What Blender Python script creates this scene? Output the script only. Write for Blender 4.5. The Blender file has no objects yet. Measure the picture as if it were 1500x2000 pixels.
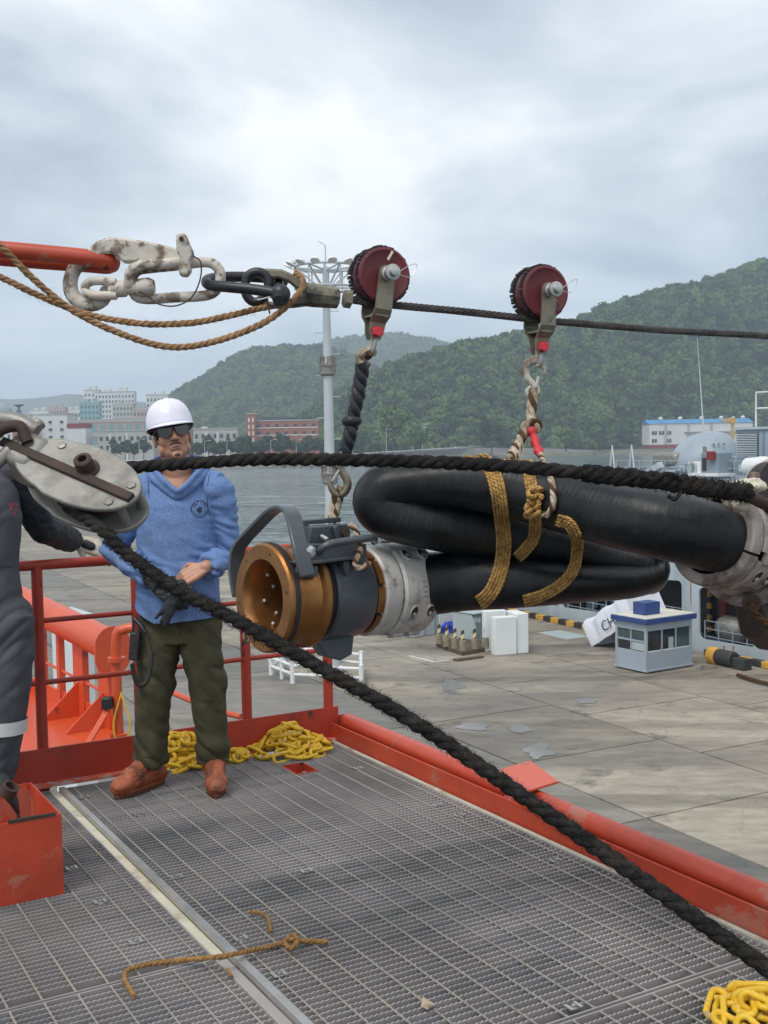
import bpy, bmesh, math, random
import numpy as np
from mathutils import Vector, Matrix, Quaternion, noise
from mathutils.bvhtree import BVHTree

random.seed(7); np.random.seed(7)
scene = bpy.context.scene
COL = scene.collection
V = Vector
# ------------------------------------------------------------------ camera
FPX = 2250.0                      # focal length in pixels of the 1500 x 2000 frame
CAM = V((0, 0, 1.55))
_p = math.atan((1000 - 868) / FPX); _t = math.radians(1.0)
FW = V((0, math.cos(_p), -math.sin(_p))); _u0 = V((0, math.sin(_p), math.cos(_p)))
RT = V((1, 0, 0)) * math.cos(_t) - _u0 * math.sin(_t)
UP = _u0 * math.cos(_t) + V((1, 0, 0)) * math.sin(_t)
cam = bpy.data.cameras.new('camera'); camo = bpy.data.objects.new('camera', cam); COL.objects.link(camo)
cam.sensor_fit = 'VERTICAL'; cam.sensor_height = 24.0; cam.lens = FPX / 2000 * 24.0
cam.clip_start = 0.05; cam.clip_end = 30000
camo.matrix_world = Matrix(((RT.x, UP.x, -FW.x, CAM.x), (RT.y, UP.y, -FW.y, CAM.y), (RT.z, UP.z, -FW.z, CAM.z), (0, 0, 0, 1)))
scene.camera = camo
scene.render.engine = 'CYCLES'
scene.cycles.use_denoising = True
scene.cycles.max_bounces = 6; scene.cycles.diffuse_bounces = 3; scene.cycles.glossy_bounces = 3
scene.cycles.transmission_bounces = 4; scene.cycles.volume_bounces = 2; scene.cycles.transparent_max_bounces = 8
scene.cycles.sample_clamp_indirect = 4.0
vs = scene.view_settings
vs.view_transform = 'Standard'; vs.look = 'None'; vs.gamma = 1.0; vs.exposure = 0.55; vs.use_curve_mapping = False
# ------------------------------------------------------------------ sky and sun (overcast)
SUN_EL, SUN_AZ = math.radians(58), math.radians(215)     # azimuth clockwise from +Y
def srgb(r, g, b):
    f = lambda c: (c / 255 / 12.92) if c / 255 <= 0.04045 else ((c / 255 + 0.055) / 1.055) ** 2.4
    return (f(r), f(g), f(b), 1)
world = bpy.data.worlds.new('World'); scene.world = world; world.use_nodes = True
wn, wl_ = world.node_tree.nodes, world.node_tree.links
wn.clear()
def wnode(t, **k):
    n = wn.new(t)
    for a, b in k.items(): setattr(n, a, b)
    return n
w_out = wnode('ShaderNodeOutputWorld'); w_bg = wnode('ShaderNodeBackground')
w_sky = wnode('ShaderNodeTexSky', sky_type='NISHITA', sun_disc=False, sun_elevation=SUN_EL, sun_rotation=SUN_AZ, dust_density=3.0)
w_tc = wnode('ShaderNodeTexCoord'); w_sep = wnode('ShaderNodeSeparateXYZ')
wl_.new(w_tc.outputs['Generated'], w_sep.inputs[0])
w_z = wnode('ShaderNodeMath', operation='ADD'); w_z.inputs[1].default_value = 0.16
w_zm = wnode('ShaderNodeMath', operation='MAXIMUM'); w_zm.inputs[1].default_value = 0.0
wl_.new(w_sep.outputs['Z'], w_zm.inputs[0]); wl_.new(w_zm.outputs[0], w_z.inputs[0])
w_dx = wnode('ShaderNodeMath', operation='DIVIDE'); w_dy = wnode('ShaderNodeMath', operation='DIVIDE')
wl_.new(w_sep.outputs['X'], w_dx.inputs[0]); wl_.new(w_z.outputs[0], w_dx.inputs[1])
wl_.new(w_sep.outputs['Y'], w_dy.inputs[0]); wl_.new(w_z.outputs[0], w_dy.inputs[1])
w_cv = wnode('ShaderNodeCombineXYZ'); wl_.new(w_dx.outputs[0], w_cv.inputs[0]); wl_.new(w_dy.outputs[0], w_cv.inputs[1])
w_map = wnode('ShaderNodeMapping'); w_map.inputs['Location'].default_value = (3.4, 1.7, 0.0)
w_map.inputs['Rotation'].default_value = (0, 0, 0.45); w_map.inputs['Scale'].default_value = (0.8, 0.62, 1)
wl_.new(w_cv.outputs[0], w_map.inputs[0])
w_n = wnode('ShaderNodeTexNoise'); w_n.inputs['Scale'].default_value = 1.35; w_n.inputs['Detail'].default_value = 7
w_n.inputs['Roughness'].default_value = 0.52; w_n.inputs['Distortion'].default_value = 0.35
wl_.new(w_map.outputs[0], w_n.inputs['Vector'])
w_r = wnode('ShaderNodeValToRGB')
el = w_r.color_ramp.elements
el[0].position = 0.38; el[0].color = srgb(163, 173, 184)
el[1].position = 0.62; el[1].color = srgb(238, 240, 242)
e = el.new(0.50); e.color = srgb(203, 210, 216)
wl_.new(w_n.outputs['Fac'], w_r.inputs[0])
# low in the sky the cloud base fades into blue-grey air
w_h = wnode('ShaderNodeMapRange'); w_h.inputs['From Min'].default_value = 0.02; w_h.inputs['From Max'].default_value = 0.20
w_h.inputs['To Min'].default_value = 0.80; w_h.inputs['To Max'].default_value = 0.0
wl_.new(w_sep.outputs['Z'], w_h.inputs['Value'])
w_m1 = wnode('ShaderNodeMix', data_type='RGBA'); wl_.new(w_h.outputs[0], w_m1.inputs['Factor'])
wl_.new(w_r.outputs[0], w_m1.inputs['A']); w_m1.inputs['B'].default_value = srgb(170, 190, 210)
w_sc = wnode('ShaderNodeMix', data_type='RGBA', blend_type='MULTIPLY'); w_sc.inputs['Factor'].default_value = 1
wl_.new(w_sky.outputs[0], w_sc.inputs['A']); w_sc.inputs['B'].default_value = (0.09, 0.09, 0.09, 1)
w_m2 = wnode('ShaderNodeMix', data_type='RGBA'); w_m2.inputs['Factor'].default_value = 0.9
wl_.new(w_sc.outputs['Result'], w_m2.inputs['A']); wl_.new(w_m1.outputs['Result'], w_m2.inputs['B'])
wl_.new(w_m2.outputs['Result'], w_bg.inputs['Color']); w_bg.inputs['Strength'].default_value = 1.0
wl_.new(w_bg.outputs[0], w_out.inputs['Surface'])
sun = bpy.data.lights.new('sun', 'SUN'); sun.energy = 1.4; sun.angle = math.radians(25); sun.color = (1.0, 0.96, 0.90)
suno = bpy.data.objects.new('sun', sun); COL.objects.link(suno)
_sd = V((math.sin(SUN_AZ) * math.cos(SUN_EL), math.cos(SUN_AZ) * math.cos(SUN_EL), math.sin(SUN_EL)))
suno.rotation_euler = (-_sd).to_track_quat('-Z', 'Y').to_euler(); suno.location = (0, 0, 60)

# ------------------------------------------------------------------ placing helpers
def ray(px, py): return FW + RT * ((px - 750) / FPX) + UP * ((1000 - py) / FPX)
def at(px, py, Y):
    d = ray(px, py); return CAM + d * (Y / d.y)
def onz(px, py, z):
    d = ray(px, py); return CAM + d * ((z - CAM.z) / d.z)
def PX(pts, Y=None): return [at(p[0], p[1], p[2] if len(p) > 2 else Y) for p in pts]
def nz(p, s=1.0): return noise.noise(V(p) * s)
def fb(p, s=1.0, o=4): return noise.fractal(V(p) * s, 0.9, 2.0, o)

def catmull(pts, step=None, n=None, closed=False):
    pts = [V(p) for p in pts]
    P = ([pts[-1]] + pts + [pts[0], pts[1]]) if closed else ([pts[0] * 2 - pts[1]] + pts + [pts[-1] * 2 - pts[-2]])
    out = []
    for i in range(len(P) - 3):
        p0, p1, p2, p3 = P[i:i + 4]
        for k in range(16):
            t = k / 16
            out.append(0.5 * ((2 * p1) + (p2 - p0) * t + (2 * p0 - 5 * p1 + 4 * p2 - p3) * t * t + (3 * p1 - p0 - 3 * p2 + p3) * t ** 3))
    out.append(P[-2].copy())
    a = np.array([tuple(p) for p in out]); L = np.r_[0, np.cumsum(np.linalg.norm(np.diff(a, axis=0), axis=1))]
    m = n if n else max(2, int(round(L[-1] / step)) + 1)
    s = np.linspace(0, L[-1], m)
    return [V((np.interp(x, L, a[:, 0]), np.interp(x, L, a[:, 1]), np.interp(x, L, a[:, 2]))) for x in s]

def frames(pts, ref=None, closed=False):
    n = len(pts); T = []
    for i in range(n):
        if closed: t = pts[(i + 1) % n] - pts[i - 1]
        else: t = pts[min(i + 1, n - 1)] - pts[max(i - 1, 0)]
        T.append(t.normalized() if t.length > 1e-9 else (T[-1] if T else V((0, 0, 1))))
    if ref is None: ref = V((0, 0, 1)) if abs(T[0].z) < 0.9 else V((1, 0, 0))
    N = (ref - T[0] * ref.dot(T[0])).normalized(); fr = []
    for t in T:
        N = N - t * N.dot(t)
        N = N.normalized() if N.length > 1e-6 else t.orthogonal().normalized()
        fr.append((t, N, t.cross(N)))
    return fr

WL = {}      # object -> world location of its origin
class MB:
    def __init__(s): s.v, s.f = [], []
    def add(s, vs, fs):
        o = len(s.v); s.v.extend(V(x) for x in vs); s.f.extend(tuple(i + o for i in f) for f in fs); return s
    def box(s, c, size, ax=None):
        c = V(c); hx, hy, hz = size[0] / 2, size[1] / 2, size[2] / 2
        X, Y, Z = [V(a) for a in ax] if ax else (V((1, 0, 0)), V((0, 1, 0)), V((0, 0, 1)))
        vs = [c + X * (hx * i) + Y * (hy * j) + Z * (hz * k) for i in (-1, 1) for j in (-1, 1) for k in (-1, 1)]
        return s.add(vs, [(0, 1, 3, 2), (4, 6, 7, 5), (0, 4, 5, 1), (2, 3, 7, 6), (0, 2, 6, 4), (1, 5, 7, 3)])
    def bar(s, p0, p1, w, h, up=(0, 0, 1)):
        p0, p1 = V(p0), V(p1); d = p1 - p0; X = d.normalized(); up = V(up); Z = (up - X * up.dot(X)).normalized(); Yv = Z.cross(X)
        return s.box((p0 + p1) / 2, (d.length, w, h), (X, Yv, Z))
    def cyl(s, p0, p1, r0, r1=None, n=16, caps=True):
        return s.tube([p0, p1], [r0, r0 if r1 is None else r1], n, caps=caps)
    def tube(s, pts, r, n=10, closed=False, caps=True, ref=None, rb=None, roundcap=False):
        pts = [V(p) for p in pts]; m = len(pts)
        r = list(r) if hasattr(r, '__len__') else [r] * m
        rb = r if rb is None else (list(rb) if hasattr(rb, '__len__') else [rb] * m)
        fr = frames(pts, ref, closed)
        if roundcap and not closed:
            a, b = [], []
            for ang in (75, 45, 20):
                c, sn = math.cos(math.radians(ang)), math.sin(math.radians(ang))
                a.append((pts[0] - fr[0][0] * r[0] * sn, r[0] * c, rb[0] * c, fr[0])); b.append((pts[-1] + fr[-1][0] * r[-1] * sn, r[-1] * c, rb[-1] * c, fr[-1]))
            mid = list(zip(pts, r, rb, fr)); rows = a + mid + b[::-1]
        else: rows = list(zip(pts, r, rb, fr))
        vs, fs = [], []
        for p, ra, rbb, (t, N, B) in rows:
            for k in range(n):
                a = 2 * math.pi * k / n; vs.append(p + N * (ra * math.cos(a)) + B * (rbb * math.sin(a)))
        m = len(rows)
        for i in range(m if closed else m - 1):
            j = (i + 1) % m
            for k in range(n):
                l = (k + 1) % n; fs.append((i * n + k, i * n + l, j * n + l, j * n + k))
        if caps and not closed: fs += [tuple(range(n - 1, -1, -1)), tuple((m - 1) * n + k for k in range(n))]
        return s.add(vs, fs)
    def lathe(s, prof, p0, axis, n=32, caps=True, ref=None):
        axis = V(axis).normalized(); p0 = V(p0)
        pts = [p0 + axis * t for t, r in prof]; ref = V(ref) if ref is not None else (V((0, 0, 1)) if abs(axis.z) < 0.9 else V((1, 0, 0)))
        N = (ref - axis * ref.dot(axis)).normalized(); B = axis.cross(N); vs, fs = [], []
        for p, (t, r) in zip(pts, prof):
            for k in range(n):
                a = 2 * math.pi * k / n; vs.append(p + N * (r * math.cos(a)) + B * (r * math.sin(a)))
        for i in range(len(prof) - 1):
            for k in range(n):
                l = (k + 1) % n; fs.append((i * n + k, i * n + l, (i + 1) * n + l, (i + 1) * n + k))
        if caps: fs += [tuple(range(n - 1, -1, -1)), tuple((len(prof) - 1) * n + k for k in range(n))]
        return s.add(vs, fs)
    def prism(s, poly, thick, o=(0, 0, 0), ex=(1, 0, 0), ey=(0, 1, 0), ez=None, mid=True, holes=None):
        o, ex, ey = V(o), V(ex), V(ey); ez = V(ez) if ez is not None else ex.cross(ey).normalized()
        n = len(poly); a, b = (-thick / 2, thick / 2) if mid else (0, thick)
        if not holes:
            vs = [o + ex * x + ey * y + ez * a for x, y in poly] + [o + ex * x + ey * y + ez * b for x, y in poly]
            fs = [tuple(range(n - 1, -1, -1)), tuple(range(n, 2 * n))] + [(i, (i + 1) % n, n + (i + 1) % n, n + i) for i in range(n)]
            return s.add(vs, fs)
        bm = bmesh.new(); es = []
        for lp in [poly] + holes:
            vv = [bm.verts.new((x, y, 0)) for x, y in lp]; es += [bm.edges.new((vv[i], vv[(i + 1) % len(vv)])) for i in range(len(vv))]
        bmesh.ops.triangle_fill(bm, use_beauty=True, use_dissolve=False, edges=es)
        bm.verts.index_update(); vl = [v.co.copy() for v in bm.verts]; fl = [tuple(v.index for v in f.verts) for f in bm.faces]
        bd = [(e.verts[0].index, e.verts[1].index) for e in bm.edges if len(e.link_faces) == 1]; bm.free(); m = len(vl)
        vs = [o + ex * c.x + ey * c.y + ez * a for c in vl] + [o + ex * c.x + ey * c.y + ez * b for c in vl]
        fs = [tuple(reversed(q)) for q in fl] + [tuple(i + m for i in q) for q in fl] + [(i, j, j + m, i + m) for i, j in bd]
        return s.add(vs, fs)
    def ball(s, c, r, nu=16, nv=10, ax=None):
        c = V(c); r = r if hasattr(r, '__len__') else (r, r, r)
        X, Y, Z = [V(a) for a in ax] if ax else (V((1, 0, 0)), V((0, 1, 0)), V((0, 0, 1)))
        vs, fs = [], []
        for i in range(1, nv):
            th = math.pi * i / nv
            for k in range(nu):
                a = 2 * math.pi * k / nu
                vs.append(c + X * (r[0] * math.sin(th) * math.cos(a)) + Y * (r[1] * math.sin(th) * math.sin(a)) + Z * (r[2] * math.cos(th)))
        top, bot = len(vs), len(vs) + 1; vs += [c + Z * r[2], c - Z * r[2]]
        for i in range(nv - 2):
            for k in range(nu):
                l = (k + 1) % nu; fs.append((i * nu + k, (i + 1) * nu + k, (i + 1) * nu + l, i * nu + l))
        for k in range(nu):
            l = (k + 1) % nu; fs.append((top, k, l)); fs.append((bot, (nv - 2) * nu + l, (nv - 2) * nu + k))
        return s.add(vs, fs)
    def rope(s, pts, R, pitch=None, strands=3, n=7, jit=0.0, ph=0.0, hw=0.54, per=9, only=None):
        pitch = pitch or R * 7.5
        path = catmull(pts, step=pitch / per); fr = frames(path)
        step = (path[1] - path[0]).length if len(path) > 1 else 1
        for k in (only if only is not None else range(strands)):
            q = []
            for i, (p, (t, N, B)) in enumerate(zip(path, fr)):
                a = 2 * math.pi * (k / strands) - 2 * math.pi * i * step / pitch + ph
                q.append(p + (N * math.cos(a) + B * math.sin(a)) * (R * (1 - hw)) )
            rr = [R * hw * (1 + jit * (nz((x.x * 60 + k * 9, x.y * 60, x.z * 60)))) for x in q]
            s.tube(q, rr, n)
        return s
    def build(s, name, m, parent=None, smooth=40, bevel=0, loc=None, seg=2):
        me = bpy.data.meshes.new(name)
        a = np.array([tuple(v) for v in s.v])
        if parent is not None: L = WL.get(parent, V((0, 0, 0)))
        elif loc is not None: L = V(loc)
        else: L = V(((a[:, 0].min() + a[:, 0].max()) / 2, (a[:, 1].min() + a[:, 1].max()) / 2, a[:, 2].min()))
        me.from_pydata([tuple(v - L) for v in s.v], [], s.f); me.validate()
        me.materials.append(M[m] if isinstance(m, str) else m)
        o = bpy.data.objects.new(name, me); COL.objects.link(o); WL[o] = L
        if parent is not None: o.parent = parent
        else: o.location = L
        shade(me, smooth)
        if bevel:
            b = o.modifiers.new('bevel', 'BEVEL'); b.width = bevel; b.segments = seg; b.limit_method = 'ANGLE'; b.angle_limit = math.radians(35)
        return o

def shade(me, ang):
    if not ang: return
    bm = bmesh.new(); bm.from_mesh(me)
    bmesh.ops.recalc_face_normals(bm, faces=bm.faces[:])
    lim = math.radians(ang)
    for f in bm.faces: f.smooth = True
    for e in bm.edges: e.smooth = not (len(e.link_faces) == 2 and e.calc_face_angle(0) > lim)
    bm.to_mesh(me); bm.free()

def thing(name, label, cat, loc, group=None):
    o = bpy.data.objects.new(name, None); COL.objects.link(o); o.location = V(loc); WL[o] = V(loc)
    o.empty_display_size = 0.2; o['label'] = label; o['category'] = cat
    if group: o['group'] = group
    return o
def tag(o, label, cat, group=None):
    o['label'] = label; o['category'] = cat
    if group: o['group'] = group
    return o
def struct(o): o['kind'] = 'structure'; return o
def stuff(o): o['kind'] = 'stuff'; return o
def copy_tree(o, delta=None, rotz=0, parent=None, label=None):
    c = o.copy(); COL.objects.link(c); c.parent = parent
    if parent is None:
        if delta is not None: c.location = o.location + V(delta)
        if rotz: c.rotation_euler.z += rotz
        if label: c['label'] = label
    for ch in o.children: copy_tree(ch, parent=c)
    return c
def text_mesh(s, size, depth=0.0):
    cu = bpy.data.curves.new('t', 'FONT'); cu.body = s; cu.size = size; cu.extrude = depth; cu.align_x = 'CENTER'; cu.align_y = 'CENTER'
    ob = bpy.data.objects.new('t', cu); COL.objects.link(ob); dg = bpy.context.evaluated_depsgraph_get(); dg.update()
    me = ob.evaluated_get(dg).to_mesh(); vs = [v.co.copy() for v in me.vertices]; fs = [tuple(p.vertices) for p in me.polygons]
    ob.evaluated_get(dg).to_mesh_clear(); bpy.data.objects.remove(ob); bpy.data.curves.remove(cu)
    return vs, fs

# ------------------------------------------------------------------ materials
M = {}
def mat(name, col, rough=0.55, metal=0.0, var=0.12, vs=6.0, bump=0.0, bs=60.0, bdist=0.01, dirt=None, dscale=4.0, damt=0.5, dlo=0.5, dhi=0.7,
        drough=None, dmetal=None, stretch=None, spec=0.5, coat=0.0, rnd=0.0, det=6, dstretch=None, world=False, chip=None, cscale=12.0, clo=0.64):
    """principled surface: base colour with noise variation, a second layer (dirt, rust, worn paint, painted dark bands) through a noise mask, fine bump"""
    m = bpy.data.materials.new(name); m.use_nodes = True; nt = m.node_tree; N, L = nt.nodes, nt.links
    b = N['Principled BSDF']; tc = N.new('ShaderNodeNewGeometry' if world else 'ShaderNodeTexCoord'); src = tc.outputs['Position' if world else 'Object']
    def mapped(st):
        if not st: return src
        q = src
        if len(st) == 4: m0 = N.new('ShaderNodeMapping'); m0.inputs['Rotation'].default_value = (0, 0, st[3]); L.new(src, m0.inputs[0]); q = m0.outputs[0]
        mp = N.new('ShaderNodeMapping'); mp.inputs['Scale'].default_value = st[:3]; L.new(q, mp.inputs[0]); return mp.outputs[0]
    c = tuple(col[:3]) + (1,)
    n1 = N.new('ShaderNodeTexNoise'); n1.inputs['Scale'].default_value = vs; n1.inputs['Detail'].default_value = det; L.new(mapped(stretch), n1.inputs['Vector'])
    r1 = N.new('ShaderNodeMapRange'); r1.inputs['From Min'].default_value = 0.3; r1.inputs['From Max'].default_value = 0.7
    r1.inputs['To Min'].default_value = 1 - var; r1.inputs['To Max'].default_value = 1 + var; L.new(n1.outputs['Fac'], r1.inputs['Value'])
    mul = N.new('ShaderNodeVectorMath'); mul.operation = 'SCALE'; mul.inputs[0].default_value = c[:3]; L.new(r1.outputs[0], mul.inputs['Scale'])
    out = mul.outputs[0]
    if rnd:
        oi = N.new('ShaderNodeObjectInfo'); rr = N.new('ShaderNodeMapRange'); rr.inputs['To Min'].default_value = 1 - rnd; rr.inputs['To Max'].default_value = 1 + rnd
        L.new(oi.outputs['Random'], rr.inputs['Value']); m2 = N.new('ShaderNodeVectorMath'); m2.operation = 'SCALE'; L.new(out, m2.inputs[0]); L.new(rr.outputs[0], m2.inputs['Scale']); out = m2.outputs[0]
    b.inputs['Roughness'].default_value = rough; b.inputs['Metallic'].default_value = metal; b.inputs['Specular IOR Level'].default_value = spec
    if coat: b.inputs['Coat Weight'].default_value = coat; b.inputs['Coat Roughness'].default_value = 0.15
    if dirt is not None:
        n2 = N.new('ShaderNodeTexNoise'); n2.inputs['Scale'].default_value = dscale; n2.inputs['Detail'].default_value = 8; n2.inputs['Roughness'].default_value = 0.65
        L.new(mapped(dstretch), n2.inputs['Vector'])
        r2 = N.new('ShaderNodeMapRange'); r2.inputs['From Min'].default_value = dlo; r2.inputs['From Max'].default_value = dhi; r2.inputs['To Max'].default_value = damt; L.new(n2.outputs['Fac'], r2.inputs['Value'])
        mx = N.new('ShaderNodeMix'); mx.data_type = 'RGBA'; L.new(r2.outputs[0], mx.inputs['Factor']); L.new(out, mx.inputs['A']); mx.inputs['B'].default_value = tuple(dirt[:3]) + (1,); out = mx.outputs['Result']
        for key, base, val in (('Roughness', rough, drough), ('Metallic', metal, dmetal)):
            if val is not None:
                q = N.new('ShaderNodeMix'); q.data_type = 'FLOAT'; L.new(r2.outputs[0], q.inputs['Factor']); q.inputs['A'].default_value = base; q.inputs['B'].default_value = val; L.new(q.outputs['Result'], b.inputs[key])
    if chip is not None:
        n4 = N.new('ShaderNodeTexNoise'); n4.inputs['Scale'].default_value = cscale; n4.inputs['Detail'].default_value = 9; n4.inputs['Roughness'].default_value = 0.7; n4.inputs['Distortion'].default_value = 0.4; L.new(src, n4.inputs['Vector'])
        r4 = N.new('ShaderNodeMapRange'); r4.inputs['From Min'].default_value = clo; r4.inputs['From Max'].default_value = clo + 0.03; L.new(n4.outputs['Fac'], r4.inputs['Value'])
        mc = N.new('ShaderNodeMix'); mc.data_type = 'RGBA'; L.new(r4.outputs[0], mc.inputs['Factor']); L.new(out, mc.inputs['A']); mc.inputs['B'].default_value = tuple(chip[:3]) + (1,); out = mc.outputs['Result']
    L.new(out, b.inputs['Base Color'])
    if bump:
        n3 = N.new('ShaderNodeTexNoise'); n3.inputs['Scale'].default_value = bs; n3.inputs['Detail'].default_value = 5; L.new(mapped(stretch), n3.inputs['Vector'])
        bp = N.new('ShaderNodeBump'); bp.inputs['Strength'].default_value = bump; bp.inputs['Distance'].default_value = bdist; L.new(n3.outputs['Fac'], bp.inputs['Height']); L.new(bp.outputs[0], b.inputs['Normal'])
    M[name] = m; return m
S = lambda r, g, b: srgb(r, g, b)[:3]
mat('orange_paint', (0.50, 0.060, 0.024), 0.42, var=0.10, vs=3, bump=0.15, bs=90, bdist=0.004, dirt=(0.16, 0.03, 0.02), dscale=3.5, damt=0.5, dlo=0.48, dhi=0.72, coat=0.15, chip=(0.42, 0.13, 0.085), cscale=2.4, clo=0.56)
mat('bright_orange', (0.62, 0.085, 0.025), 0.40, var=0.08, vs=2, bump=0.12, bs=60, bdist=0.004, dirt=(0.28, 0.05, 0.03), dscale=2.2, damt=0.4, dlo=0.5, dhi=0.75, coat=0.15, chip=(0.24, 0.06, 0.04), cscale=5, clo=0.61)
mat('dark_red_paint', (0.41, 0.043, 0.022), 0.48, var=0.12, vs=4, bump=0.12, bs=80, bdist=0.004, dirt=(0.07, 0.03, 0.025), dscale=5, damt=0.55, dlo=0.5, dhi=0.72, chip=(0.05, 0.03, 0.025), cscale=9, clo=0.615)
mat('worn_edge_paint', (0.60, 0.14, 0.08), 0.5, var=0.1, dirt=(0.55, 0.42, 0.40), dscale=9, damt=0.9, dlo=0.5, dhi=0.54)
mat('galvanized', (0.37, 0.345, 0.335), 0.50, 0.15, world=True, var=0.30, vs=1.6, bump=0.2, bs=200, bdist=0.002, dirt=(0.125, 0.135, 0.145), dscale=1.0, damt=0.68, dlo=0.50, dhi=0.62, chip=(0.20, 0.115, 0.055), cscale=7, clo=0.68, dstretch=(0.55, 3.2, 1, math.radians(-30)), drough=0.75, dmetal=0.1)  # second layer: dark bands coloured in to stand for beams under the grating
mat('galvanized_rod', (0.30, 0.275, 0.24), 0.55, 0.3, world=True, var=0.2, vs=4, dirt=(0.28, 0.20, 0.14), dscale=2, damt=0.6, drough=0.8, dmetal=0.0)
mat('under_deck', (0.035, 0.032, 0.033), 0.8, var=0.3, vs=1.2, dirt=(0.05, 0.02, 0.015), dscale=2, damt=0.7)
mat('bare_steel', (0.50, 0.50, 0.48), 0.42, 0.85, var=0.15, vs=8, dirt=(0.25, 0.20, 0.14), dscale=6, damt=0.6, drough=0.8, dmetal=0.1)
mat('cream_trim', (0.58, 0.54, 0.42), 0.6, var=0.12, vs=5, dirt=(0.22, 0.16, 0.09), dscale=4, damt=0.7, dlo=0.5, dhi=0.62)
mat('black_rubber', (0.013, 0.014, 0.016), 0.50, var=0.25, vs=9, bump=0.35, bs=26, bdist=0.004, stretch=(1, 1, 1), dirt=(0.055, 0.058, 0.062), dscale=5, damt=0.8, dlo=0.5, dhi=0.72, drough=0.7, spec=0.45)
mat('black_rope', (0.022, 0.020, 0.019), 0.9, var=0.5, vs=30, bump=0.9, bs=260, bdist=0.004, dirt=(0.06, 0.05, 0.043), dscale=18, damt=0.55, spec=0.2)
mat('wire_rope', (0.085, 0.075, 0.072), 0.5, 0.5, var=0.3, vs=30, dirt=(0.03, 0.022, 0.018), dscale=12, damt=0.7, drough=0.8)
mat('gold_rope', (0.46, 0.27, 0.085), 0.75, var=0.35, vs=90, bump=0.6, bs=350, bdist=0.002, dirt=(0.13, 0.065, 0.025), dscale=30, damt=0.7, dlo=0.5, dhi=0.66, spec=0.3)
mat('scrap_rope', (0.30, 0.165, 0.06), 0.85, var=0.35, vs=60, bump=0.7, bs=380, bdist=0.002, dirt=(0.09, 0.05, 0.025), dscale=30, damt=0.7, spec=0.2)
mat('manila', (0.36, 0.215, 0.115), 0.95, var=0.3, vs=50, bump=0.9, bs=420, bdist=0.002, dirt=(0.13, 0.07, 0.035), dscale=30, damt=0.6, spec=0.1)
mat('cream_rope', (0.52, 0.44, 0.33), 0.9, var=0.2, vs=40, bump=0.7, bs=350, bdist=0.002, dirt=(0.16, 0.10, 0.06), dscale=22, damt=0.8, dlo=0.42, dhi=0.6, spec=0.15)
mat('brown_rope', (0.085, 0.048, 0.026), 0.9, var=0.3, vs=40, bump=0.7, bs=350, bdist=0.002, spec=0.15)
mat('tape', (0.022, 0.024, 0.028), 0.42, var=0.3, vs=20, bump=0.5, bs=90, bdist=0.004)
mat('red_tape', (0.55, 0.03, 0.04), 0.55, var=0.25, vs=30, bump=0.6, bs=120, bdist=0.004)
mat('red_bolt', (0.62, 0.03, 0.05), 0.4, var=0.1, vs=30)
mat('maroon_roller', (0.155, 0.024, 0.030), 0.5, var=0.25, vs=6, bump=0.2, bs=120, bdist=0.003, dirt=(0.045, 0.03, 0.035), dscale=9, damt=0.75, dlo=0.48, dhi=0.7)
mat('black_tread', (0.03, 0.024, 0.026), 0.7, var=0.3, vs=30, bump=0.6, bs=120, bdist=0.004)
mat('brass_plate', (0.255, 0.225, 0.165), 0.45, 0.55, var=0.2, vs=12, dirt=(0.10, 0.085, 0.06), dscale=10, damt=0.7, drough=0.75, dmetal=0.2, bump=0.15, bs=120, bdist=0.002)
mat('socket_paint', (0.20, 0.185, 0.135), 0.6, 0.15, var=0.2, vs=14, dirt=(0.035, 0.032, 0.03), dscale=9, damt=0.9, dlo=0.48, dhi=0.58, bump=0.2, bs=90, bdist=0.003)
mat('worn_white', (0.58, 0.53, 0.46), 0.6, var=0.18, vs=14, dirt=(0.15, 0.10, 0.07), dscale=20, damt=0.9, dlo=0.49, dhi=0.58, bump=0.35, bs=60, bdist=0.004, drough=0.85)
mat('white_plate', (0.58, 0.56, 0.52), 0.5, 0.1, var=0.16, vs=9, dirt=(0.13, 0.10, 0.075), dscale=16, damt=0.85, dlo=0.52, dhi=0.68, bump=0.15, bs=70, bdist=0.003)
mat('worn_plate', (0.42, 0.36, 0.31), 0.5, 0.2, var=0.2, vs=9, dirt=(0.10, 0.06, 0.045), dscale=10, damt=0.9, dlo=0.46, dhi=0.62, bump=0.25, bs=70, bdist=0.003)
mat('black_shackle', (0.022, 0.024, 0.028), 0.4, 0.1, var=0.3, vs=14, bump=0.2, bs=80, bdist=0.003)
mat('grey_enamel', (0.066, 0.078, 0.090), 0.38, var=0.08, vs=7, bump=0.08, bs=100, bdist=0.003, dirt=(0.12, 0.13, 0.14), dscale=14, damt=0.4, dlo=0.6, dhi=0.7, coat=0.25, chip=(0.16, 0.17, 0.17), cscale=45, clo=0.69)
mat('bronze', (0.37, 0.17, 0.055), 0.36, 0.85, var=0.2, vs=9, dirt=(0.12, 0.055, 0.025), dscale=6, damt=0.8, dlo=0.48, dhi=0.68, drough=0.6, dmetal=0.4, bump=0.08, bs=80, bdist=0.002)
mat('dark_bronze', (0.10, 0.055, 0.028), 0.5, 0.6, var=0.3, vs=9)
mat('bright_bolt', (0.62, 0.62, 0.60), 0.35, 0.7, var=0.1, vs=20)
mat('cast_steel', (0.30, 0.29, 0.265), 0.50, 0.55, var=0.2, vs=9, dirt=(0.15, 0.135, 0.12), dscale=7, damt=0.75, dlo=0.45, dhi=0.65, drough=0.75, dmetal=0.2, bump=0.35, bs=110, bdist=0.002)
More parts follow.
